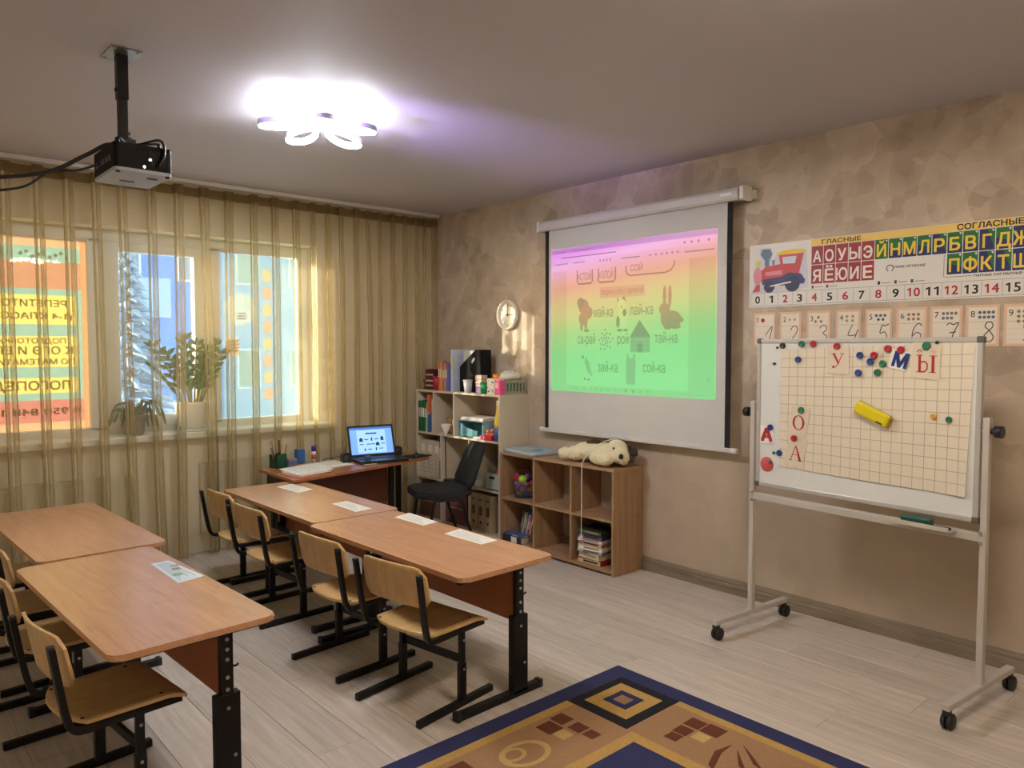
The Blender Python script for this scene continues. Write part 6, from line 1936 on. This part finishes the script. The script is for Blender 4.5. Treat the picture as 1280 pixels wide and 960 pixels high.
for i, (thk, hh, rgb, lab) in enumerate(((.018, .235, (190, 96, 76), 'reddish thin book at the left of the row on the shelf top'), (.022, .232, (214, 150, 50), 'orange yellow book in the row on the shelf top'), (.016, .235, (206, 130, 60), 'dark orange book in the row on the shelf top'),
                                   (.020, .215, (124, 100, 150), 'violet book in the row on the shelf top'), (.020, .23, (204, 124, 56), 'orange book beside the violet one'), (.018, .225, (110, 110, 170), 'blue violet book next to the journals'))):
    book(lab, (-0.235, yy - thk / 2, T), (thk, hh, 0.10), rgb, (0, 0, 0), G3); yy -= thk + 0.001
book('tall white and purple journal behind the orange books', (-0.10, -0.455, T), (0.05, 0.33, 0.14), (206, 200, 216), (0, 0, 0), G3)
book('tall pale grey journal right of the row on the shelf top', (-0.16, -0.535, T), (0.03, 0.335, 0.2), (190, 196, 210), (0, 0, 0), G3)
mf = thing('magazine_file', 'black slanted magazine file with white papers on the shelf top', 'magazine file', (-0.155, -0.70, T))
BF_ = M('magazine file black', (12, 12, 13), 0.75, spec=0.2)
side = [(-0.13, 0), (0.13, 0), (0.13, 0.335), (0.07, 0.335), (-0.13, 0.16)]
# the slanted side faces the room: its outline lies in the wall plane
mo = [(0.125, 0.0), (-0.135, 0.0), (-0.135, 0.335), (-0.075, 0.335), (0.125, 0.20)]
for xs in (-0.055, 0.05):
    b = B().slab(mo, (xs, 0, 0), (0, 1, 0), (0, 0, 1), (1, 0, 0), 0.004); b.obj('side_panel', mf, BF_)
b = B().box((0.0, -0.133, 0.1675), (0.106, 0.004, 0.335)); b.obj('tall_end', mf, BF_)
b = B().box((0.0, 0.123, 0.10), (0.106, 0.004, 0.20)); b.obj('low_end', mf, BF_)
b = B().box((0.0, -0.005, 0.002), (0.106, 0.256, 0.004)); b.obj('base', mf, BF_)
b = B().bar((-0.0565, -0.03, 0.232), (-0.0565, -0.062, 0.268), 0.002, 0.02); b.obj('label_window', mf, M('file label', (176, 182, 192), 0.4))
for i in range(4):
    o = thing('paper_file', ['cream sheets nearest the room', 'second, bluish sheets from the room', 'third, warm white sheets from the room', 'blue grey sheets nearest the wall'][i] + ' in the black magazine file', 'papers', (-0.185 + 0.018 * i, -0.705, T + 0.0045), 0, 'papers in the magazine file')
    B().box((0, 0.0, 0.16), (0.010, 0.215, 0.32 + 0.004 * i)).obj('sheets', o, M('file paper %d' % i, [(206, 206, 196), (190, 198, 206), (214, 210, 196), (176, 190, 206)][i], 0.6))
cup('cup', 'translucent grey plastic cup in front of the black magazine file', 'cup', -0.735, T, 0.10, 0.027, 0.038, (190, 190, 200), -0.255)
o = thing('note_stack', 'purple based stack of notebooks beside the green cup', 'notebooks', (-0.225, -0.862, T))
for i in range(7):
    B().box((0.004 * (i % 2), 0.003 * (i % 3) - 0.003, 0.058 + 0.0125 * i), (0.06, 0.07, 0.011)).obj('notebook', o, M('notebook %d' % (i % 3), [(206, 176, 160), (190, 150, 140), (214, 190, 176)][i % 3], 0.6))
B().box((0, 0, 0.026), (0.058, 0.066, 0.052), bev=0.003).obj('purple_box', o, M('purple box', (110, 84, 140), 0.5))
cup('cup', 'dark green plastic cup on the shelf top', 'cup', -0.925, T, 0.085, 0.024, 0.031, (24, 140, 80), -0.25)
cup('cup', 'light green plastic cup right of the dark green one', 'cup', -0.982, T, 0.10, 0.022, 0.030, (110, 190, 80), -0.215)
cup('cup', 'orange plastic cup stacked behind the green cups', 'cup', -0.945, T, 0.145, 0.028, 0.040, (226, 130, 30), -0.125)
fb = thing('flower_box', 'white flower patterned pencil box on the shelf top', 'box', (-0.261, -1.045, T), 0.0)
b = B().box((0, 0, 0.06), (0.05, 0.085, 0.12), bev=0.004); b.obj('carton', fb, M('flower box white', (226, 222, 206), 0.5))
rg = random.Random(4)
for i in range(14):
    FQ = ((-0.0251, 0, 0), (0, -1, 0), (0, 0, 1), (-1, 0, 0))
    B().mat(M('flower print %d' % (i % 3), [(50, 60, 60), (210, 190, 90), (90, 120, 90)][i % 3], 0.6)).disc(rg.uniform(-.036, .036), rg.uniform(.012, .11), 0.006, FQ, 0.0005, 8).obj('flower_print', fb)
pk = thing('pink_box', 'bright pink box at the right front edge of the shelf top', 'box', (-0.261, -1.122, T), 0.0)
b = B().box((0, 0, 0.055), (0.05, 0.06, 0.11), bev=0.004); b.obj('carton', pk, M('box pink', (228, 80, 140), 0.45, 0, 0.15, 20)); B().box((-0.0255, 0.005, 0.07), (0.001, 0.035, 0.04)).obj('print', pk, M('box pale pink', (244, 170, 190), 0.5))
B().box((0, 0, 0.112), (0.045, 0.05, 0.006), bev=0.002).obj('lid', pk, M('box lid rose', (236, 190, 200), 0.5))
wbk = thing('wire_basket', 'grey green latticed basket with white tissue on the shelf top right end', 'basket', (-0.125, -1.085, T))
BK = M('basket grey green', (156, 158, 130), 0.6)
b = B().box((0, 0, 0.004), (0.20, 0.13, 0.008))
b.obj('base', wbk, BK)
for y in (-0.065, 0.065):
    B().box((0, y, 0.012), (0.21, 0.006, 0.024)).obj('lower_rail', wbk, BK); B().box((0, y, 0.098), (0.21, 0.006, 0.024)).obj('upper_rail', wbk, BK)
    for k in range(7):
        B().box((-0.099 + k * 0.033, y, 0.055), (0.012, 0.005, 0.064)).obj('lattice_bar', wbk, BK)
for x in (-0.105, 0.105):
    B().box((x, 0, 0.055), (0.006, 0.13, 0.11)).obj('end_panel', wbk, BK)
B().box((0, -0.05, 0.055), (0.18, 0.002, 0.05)).obj('green_lining', wbk, M('basket lining', (110, 140, 116), 0.6))
ts = thing('tissue_paper', 'crumpled white tissue bulging out of the latticed basket', 'tissue', (-0.125, -1.085, T + 0.112))
b = B(); b.ell((0, 0, 0.012), (0.098, 0.058, 0.045), 22, 12)
rg = random.Random(8)
for v in b.bm.verts:
    v.co += Vector((rg.uniform(-.008, .008), rg.uniform(-.006, .006), rg.uniform(-.008, .012)))
    v.co.z = max(v.co.z, 0.0)
b.obj('tissue', ts, M('tissue white', (226, 220, 204), 0.8))
# middle tier
G4 = 'ring binders in the left compartment'
yy = -0.096
for i, (thk, hh, rgb, lab) in enumerate(((.030, .255, (18, 92, 58), 'leftmost dark green binder in the shelf compartment'), (.026, .258, (24, 110, 66), 'second green binder in the shelf compartment'), (.026, .256, (16, 84, 52), 'third green binder in the shelf compartment'), (.024, .25, (30, 120, 70), 'fourth green binder in the shelf compartment'))):
    book(lab, (-0.185, yy - thk / 2, 0.7585), (thk, hh, 0.19), rgb, (0, 0, 0), G4); yy -= thk + 0.001
book('pale cream binder right of the green binders', (-0.19, yy - 0.011, 0.7585), (0.018, 0.245, 0.19), (200, 206, 176), (math.radians(3), 0, 0), G4); yy -= 0.032
o = book('workbook with an orange upper and blue lower cover in the left compartment', (-0.19, yy - 0.010, 0.7585), (0.034, 0.315, 0.19), (50, 96, 150), (0, 0, 0), G4)
B().box((-0.001, 0, 0.235), (0.1925, 0.0350, 0.15)).obj('orange_cover_top', o, M('workbook orange', (206, 100, 56), 0.5)); yy -= 0.034
book('white thin workbook against the left divider', (-0.18, yy - 0.002, 0.7585), (0.010, 0.27, 0.18), (216, 206, 196), (0, 0, 0), G4)
wd = thing('wooden_toy', 'tan wooden blocks toy in the second shelf compartment', 'toy', (-0.17, -0.41, 0.7585), 0.2)
TAN = M('toy tan wood', (176, 130, 80), 0.6, 0, 0.15)
for (x, y, z, s) in ((0, 0.03, .03, .06), (0, -0.035, .03, .06), (0, 0.0, .09, .055), (0.005, 0.0, .135, .035)):
    B().box((x, y, z), (s, s, s), bev=0.004).obj('block', wd, TAN)
book('dark green book standing by the second divider', (-0.18, -0.568, 0.7585), (0.028, 0.165, 0.19), (20, 92, 60), (0, 0, 0), None)
bi = thing('paper_tray', 'stack of white papers on a clear tray in the wide compartment', 'papers', (-0.145, -0.765, 0.885))
GT = clear('clear blue plastic', (150, 184, 200), 0.35)
B().box((0, 0, 0.003), (0.23, 0.31, 0.006), bev=0.001).obj('tray_floor', bi, GT)
for i in range(4):
    B().box((0.005 * (i % 2), 0.004 * (i % 3), 0.009 + 0.005 * i), (0.20, 0.28, 0.0045)).obj('sheet', bi, M('tray paper %d' % (i % 2), [(206, 196, 188), (226, 220, 212)][i % 2], 0.7))
for y in (-0.153, 0.153):
    B().box((0, y, -0.060), (0.22, 0.005, 0.130)).obj('tray_leg', bi, GT)
tf = thing('teal_box', 'open translucent teal file box in the wide compartment', 'file box', (-0.18, -0.70, 0.7585), 0.0)
TL = M('teal plastic', (96, 150, 160), 0.35)
B().slab([(0.055, 0.0), (-0.14, 0.0), (-0.155, 0.055), (-0.01, 0.075), (0.05, 0.105)], (-0.08, 0, 0), (0, 1, 0), (0, 0, 1), (1, 0, 0), 0.004).obj('front', tf, TL)
B().slab([(0.055, 0.0), (-0.14, 0.0), (-0.155, 0.06), (0.05, 0.11)], (0.06, 0, 0), (0, 1, 0), (0, 0, 1), (1, 0, 0), 0.004).obj('back', tf, TL)
B().box((-0.01, -0.04, 0.003), (0.14, 0.19, 0.006)).obj('base', tf, TL)
ta = thing('white_tablet', 'white flat case in front of the red tray in the wide compartment', 'case', (-0.225, -0.880, 0.7585)); B().box((0, 0, 0.006), (0.11, 0.11, 0.012), bev=0.003).obj('shell', ta, M('pale lilac case', (214, 196, 206), 0.5)); B().box((0, 0, 0.0125), (0.09, 0.10, 0.001)).obj('face', ta, PAPER)
rt = thing('red_tray', 'red tray of small toys at the right of the wide compartment', 'tray', (-0.22, -1.005, 0.7585))
RT = M('tray red', (206, 24, 34), 0.35)
B().box((0, 0, 0.003), (0.13, 0.10, 0.006)).obj('floor', rt, RT)
for x in (-0.0635, 0.0635): B().box((x, 0, 0.021), (0.004, 0.10, 0.042), bev=0.001).obj('wall', rt, RT)
for y in (-0.048, 0.048): B().box((0, y, 0.021), (0.13, 0.004, 0.042), bev=0.001).obj('wall', rt, RT)
toys = [(-0.038, 0.022, (230, 140, 90)), (0.005, 0.022, (236, 206, 190)), (-0.038, -0.022, (226, 110, 70)), (0.040, -0.01, (240, 200, 80)), (0.003, -0.023, (240, 220, 200))]
for i, (x, y, c) in enumerate(toys):
    t = thing('toy_figure', ['salmon', 'pale peach', 'orange', 'yellow', 'cream'][i] + ' little toy figure standing in the red tray', 'toy', (-0.22 + x, -1.005 + y, 0.7585 + 0.007), i * 0.7, 'small toys in the red tray')
    B().ell((0, 0, 0.026), (0.022, 0.019, 0.026), 12, 8).obj('body', t, M('tray toy %d' % i, c, 0.5)); B().ell((0, 0, 0.060), (0.014, 0.014, 0.014), 10, 8).obj('head', t, M('tray toy %d' % i))
yt = thing('toy_tower', 'tall yellow and blue toy bottle at the right of the wide compartment', 'toy', (-0.252, -1.098, 0.7585))
B().lathe([(0, 0), (0.034, 0), (0.036, 0.06), (0.034, 0.10), (0, 0.10)], 18).obj('lower_body', yt, M('toy blue', (60, 96, 160), 0.4))
B().lathe([(0, 0.10), (0.034, 0.10), (0.032, 0.16), (0.02, 0.21), (0.014, 0.24), (0.014, 0.27), (0, 0.27)], 18).obj('upper_body', yt, M('toy yellow', (236, 200, 70), 0.4))
B().lathe([(0, 0.305), (0.015, 0.305), (0.018, 0.27), (0, 0.27)], 14).obj('cap', yt, M('toy cream', (240, 226, 190), 0.4))
pf = thing('pink_flower_toy', 'small pink bow ornament at the shelf edge above the black chair', 'ornament', (-0.275, -0.945, 0.7585))
for s in (-1, 1): B().ell((0, s * 0.018, 0.018), (0.012, 0.017, 0.016), 12, 8).obj('bow_loop', pf, M('bow pink', (214, 110, 150), 0.5))
B().ell((0, 0, 0.018), 0.009, 10, 8).obj('knot', pf, M('bow dark', (130, 40, 70), 0.5))
# lower middle tier
G5 = 'white patterned storage boxes'
WP = M('white patterned board', (196, 182, 164), 0.6, 0, 0.25, 16)
for i, y in enumerate((-0.143, -0.240, -0.337)):
    t = thing('file_box', ['white patterned file box at the wall side of the shelf', 'middle white patterned file box on the shelf', 'white patterned file box beside the dark folder'][i], 'file box', (-0.16, y, 0.3845), 0, G5)
    B().box((0, 0, 0.15), (0.22, 0.094, 0.30), bev=0.003).obj('carton', t, WP)
    B().box((-0.1105, 0, 0.235), (0.0015, 0.05, 0.06)).obj('label', t, M('box label', (226, 216, 200), 0.6))
    for q in range(5):
        FQ = ((-0.1105, 0, 0), (0, -1, 0), (0, 0, 1), (-1, 0, 0))
        B().mat(M('box doodle', (110, 84, 70), 0.7)).stroke([(-.04 + .004 * q, .03 + .035 * q), (-.01, .05 + .035 * q), (.02, .03 + .033 * q), (.04, .05 + .03 * q)], 0.003, FQ, 0.0008).obj('pattern_line', t)
bf = thing('blue_clip_box', 'small dark blue box on the white file boxes', 'box', (-0.215, -0.335, 0.6855)); B().box((0, 0, 0.026), (0.06, 0.055, 0.05), bev=0.002).obj('carton', bf, M('clip box blue', (36, 32, 104), 0.5)); B().box((0, 0, 0.0515), (0.05, 0.045, 0.002)).obj('lid', bf, M('clip box lid', (50, 46, 120), 0.5))
book('dark folder squeezed beside the first low divider', (-0.17, -0.399, 0.3845), (0.018, 0.33, 0.22), (66, 56, 50), (0, 0, 0), None)
lampt = thing('table_lamp', 'thin black stemmed lamp with a white cone shade before the shelf', 'lamp', (-0.262, -0.50, 0.3845))
b = B().lathe([(0, 0), (0.05, 0), (0.052, 0.006), (0.045, 0.012), (0, 0.014)], 24); b.obj('base', lampt, BLKPL)
b = B().tube(smooth_path([(-0.036, 0, 0.010), (-0.038, -0.002, 0.2), (-0.042, -0.004, 0.34), (-0.044, -0.028, 0.42)]), 0.0045, 8); b.obj('stem', lampt, BLKPL)
b = B().lathe([(0.004, 0.365), (0.043, 0.462), (0.040, 0.462), (0.003, 0.37)], 24, (-0.043, -0.014, 0)); b.obj('shade', lampt, M('shade white', (222, 212, 200), 0.6))
ww = thing('paper_pile', 'loose white papers on the right lower shelf', 'papers', (-0.18, -0.893, 0.3845), 0.06)
for i in range(3):
    b = B(); n = 8
    pts = []
    for k in range(n + 1):
        t_ = k / n
        z = 0.004 + 0.006 * i + 0.10 * max(0, 0.45 - t_) ** 1.5 * (1 if i > 0 else 0.4)
        pts += [(-0.10 + 0.01 * i, 0.08 - 0.155 * t_, z), (0.085, 0.08 - 0.155 * t_, z)]
    b.add(pts, [(2 * k, 2 * k + 1, 2 * k + 3, 2 * k + 2) for k in range(n)]); b.obj('sheet', ww, PAPER)
gx = thing('grey_crate', 'pale grey crate with a hand hole on the right lower shelf', 'crate', (-0.215, -1.05, 0.3845))
GX = M('crate grey', (176, 186, 178), 0.45)
FQ = None
B().slab([(-0.075, 0.0), (0.075, 0.0), (0.085, 0.125), (-0.085, 0.125)], (-0.062, 0, 0), (0, 1, 0), (0, 0, 1), (1, 0, 0), 0.005).obj('front', gx, GX)
B().slab([(-0.075, 0.0), (0.075, 0.0), (0.085, 0.125), (-0.085, 0.125)], (0.062, 0, 0), (0, 1, 0), (0, 0, 1), (1, 0, 0), 0.005).obj('back', gx, GX)
for s in (-1, 1): B().bar((-0.06, s * 0.0775, 0.0625), (0.064, s * 0.0775, 0.0625), 0.005, 0.12).obj('side', gx, GX)
B().box((0, 0, 0.004), (0.124, 0.15, 0.008)).obj('base', gx, GX)
B().box((-0.0625, 0, 0.095), (0.002, 0.06, 0.02), bev=0.0008).obj('hand_hole', gx, M('crate hole', (40, 40, 38), 0.8))
rb = thing('red_toy_ball', 'orange red ball lying in the grey crate', 'toy', (-0.205, -1.06, 0.495)); B().ell((0, 0, 0.0), 0.045, 16, 12).obj('ball', rb, M('ball orange red', (206, 84, 56), 0.4))
# bottom tier
G6 = 'cardboard files on the bottom shelf'
CB = M('cardboard file', (160, 138, 106), 0.7, 0, 0.15, 10)
for i, y in enumerate((-0.835, -0.92, -1.005)):
    t = thing('cardboard_file', ['cardboard magazine file next to the black chair leg', 'middle cardboard magazine file with a round hole', 'cardboard magazine file beside the low bookcase'][i], 'file box', (-0.165, y, 0.0465), 0, G6)
    B().box((0, 0, 0.145), (0.23, 0.078, 0.29), bev=0.002).obj('carton', t, CB)
    B().box((-0.1155, 0, 0.16), (0.0015, 0.034, 0.07)).obj('label', t, M('file label brown', (84, 66, 46), 0.7))
    B().cyl((-0.1165, 0.0, 0.07), (-0.1145, 0.0, 0.07), 0.011, 14).obj('finger_hole', t, M('finger hole', (30, 24, 20), 0.9))
    B().mat(M('file print', (96, 80, 60), 0.7)).stroke([(-.02, .245), (.02, .245)], 0.012, ((-0.1155, 0, 0), (0, -1, 0), (0, 0, 1), (-1, 0, 0)), 0.0006).obj('print', t)
pkb = thing('pink_carton', 'dusty pink carton on the bottom shelf behind the chair legs', 'carton', (-0.165, -0.60, 0.0465)); B().box((0, 0, 0.13), (0.22, 0.28, 0.26), bev=0.003).obj('carton', pkb, M('carton dusty pink', (120, 74, 78), 0.7)); B().box((-0.111, 0.0, 0.13), (0.002, 0.2, 0.012)).obj('tape', pkb, M('carton tape', (160, 130, 120), 0.5))
pkc = thing('brown_carton', 'brown carton at the curtain end of the bottom shelf', 'carton', (-0.165, -0.25, 0.0465)); B().box((0, 0, 0.13), (0.22, 0.29, 0.26), bev=0.003).obj('carton', pkc, M('carton brown', (120, 92, 70), 0.7)); B().box((-0.111, 0.0, 0.13), (0.002, 0.24, 0.012)).obj('tape', pkc, M('carton tape'))

# ================================================================== rug
rug = thing('rug', 'navy bordered rug with gold and brown pattern on the laminate floor', 'rug', (-1.306, -3.16, 0.0005))
RN = M('rug navy', (44, 48, 92), 0.95, 0, 0.15, 60, 0.6, 350); RG = M('rug gold', (196, 156, 84), 0.95, 0, 0.15, 60, 0.6, 350); RT_ = M('rug tan', (170, 130, 92), 0.95, 0, 0.12, 60, 0.6, 350)
RK = M('rug black', (16, 16, 24), 0.95, 0, 0.15, 60, 0.6, 350); RB = M('rug brown', (104, 52, 24), 0.95, 0, 0.15, 60, 0.6, 350); RP = M('rug pale gold', (206, 172, 108), 0.95, 0, 0.12, 60, 0.6, 350)
RW, RLn = 1.70, 2.50
b = B().slab(rrect(-RW, -RLn, 0, 0, 0.01), (0, 0, 0), (1, 0, 0), (0, 1, 0), (0, 0, 1), 0.010); b.obj('border', rug, RN)
FR = ((0, 0, 0.010), (1, 0, 0), (0, 1, 0), (0, 0, 1))
def rp(name, m, poly, t):
    return B().mat(m).slab(poly, (0, 0, 0.0095), (1, 0, 0), (0, 1, 0), (0, 0, 1), t + 0.0005).obj(name, rug)
def rr(a0, b0, a1, b1):
    return [(a0, b0), (a1, b0), (a1, b1), (a0, b1)]
e = 0.085
rp('gold_band', RG, rr(-RW + e, -RLn + e, -e, -e), 0.0008)
rp('tan_field', RT_, rr(-RW + e + .042, -RLn + e + .042, -e - .042, -e - .042), 0.0014)
rp('inner_gold_band', RG, rr(-RW + 0.425, -RLn + 0.425, -0.425, -0.425), 0.0020)
rp('navy_centre', RN, rr(-RW + 0.478, -RLn + 0.478, -0.478, -0.478), 0.0026)
for mx_, my_ in ((0, 0), (1, 0), (0, 1), (1, 1)):
    fx_ = (lambda v: v) if not mx_ else (lambda v: -RW - v)
    fy_ = (lambda v: v) if not my_ else (lambda v: -RLn - v)
    def q(a0, b0, a1, b1):
        xs = sorted((fx_(a0), fx_(a1))); ys = sorted((fy_(b0), fy_(b1)))
        return rr(xs[0], ys[0], xs[1], ys[1])
    rp('corner_frame', RK, q(-.088, -.088, -.425, -.400), 0.0026)
    rp('corner_gold', RG, q(-.138, -.132, -.370, -.352), 0.0032)
    rp('corner_ring', RN, q(-.190, -.180, -.312, -.300), 0.0038)
    rp('corner_centre', RT_, q(-.222, -.208, -.282, -.270), 0.0044)
    for (a, c, s) in ((-.636, -.197, .038), (-.553, -.180, .034), (-.553, -.270, .030), (-.553, -.338, .026), (-.195, -.550, .034), (-.273, -.550, .030), (-.336, -.552, .026), (-.190, -.628, .038)):
        rp('brown_square', RB, q(a - s, c - s, a + s, c + s), 0.0026)
    for (a, c) in ((-.633, -.268), (-.265, -.624)):
        rp('pale_square', RP, q(a - .028, c - .028, a + .028, c + .028), 0.0024)
    # leaves on one side, curls on the other
    for pts in ([(-.224, -.730), (-.30, -.735), (-.40, -.770), (-.425, -.78), (-.40, -.745), (-.31, -.712)], [(-.235, -.755), (-.33, -.82), (-.36, -.87), (-.33, -.845)], [(-.195, -.755), (-.24, -.82), (-.30, -.90), (-.285, -.85)]):
        poly = [(fx_(a), fy_(c)) for a, c in pts]
        if mx_ != my_: poly.reverse()
        rp('leaf_figure', RB, poly, 0.0026)
    for (a, c, r0, r1) in () if mx_ else ((-.83, -.27, .105, .080), (-.87, -.25, .055, .036)):
        b = B().mat(RP)
        vs = [(fx_(a) + r * math.cos(2 * math.pi * k / 20), fy_(c) + r * 0.75 * math.sin(2 * math.pi * k / 20), 0.0130 + 0.0006 * (r0 < 0.07)) for r in (r0, r1) for k in range(20)]
        b.add(vs, [(k, (k + 1) % 20, 20 + (k + 1) % 20, 20 + k) for k in range(20)]); b.obj('curl_figure', rug)
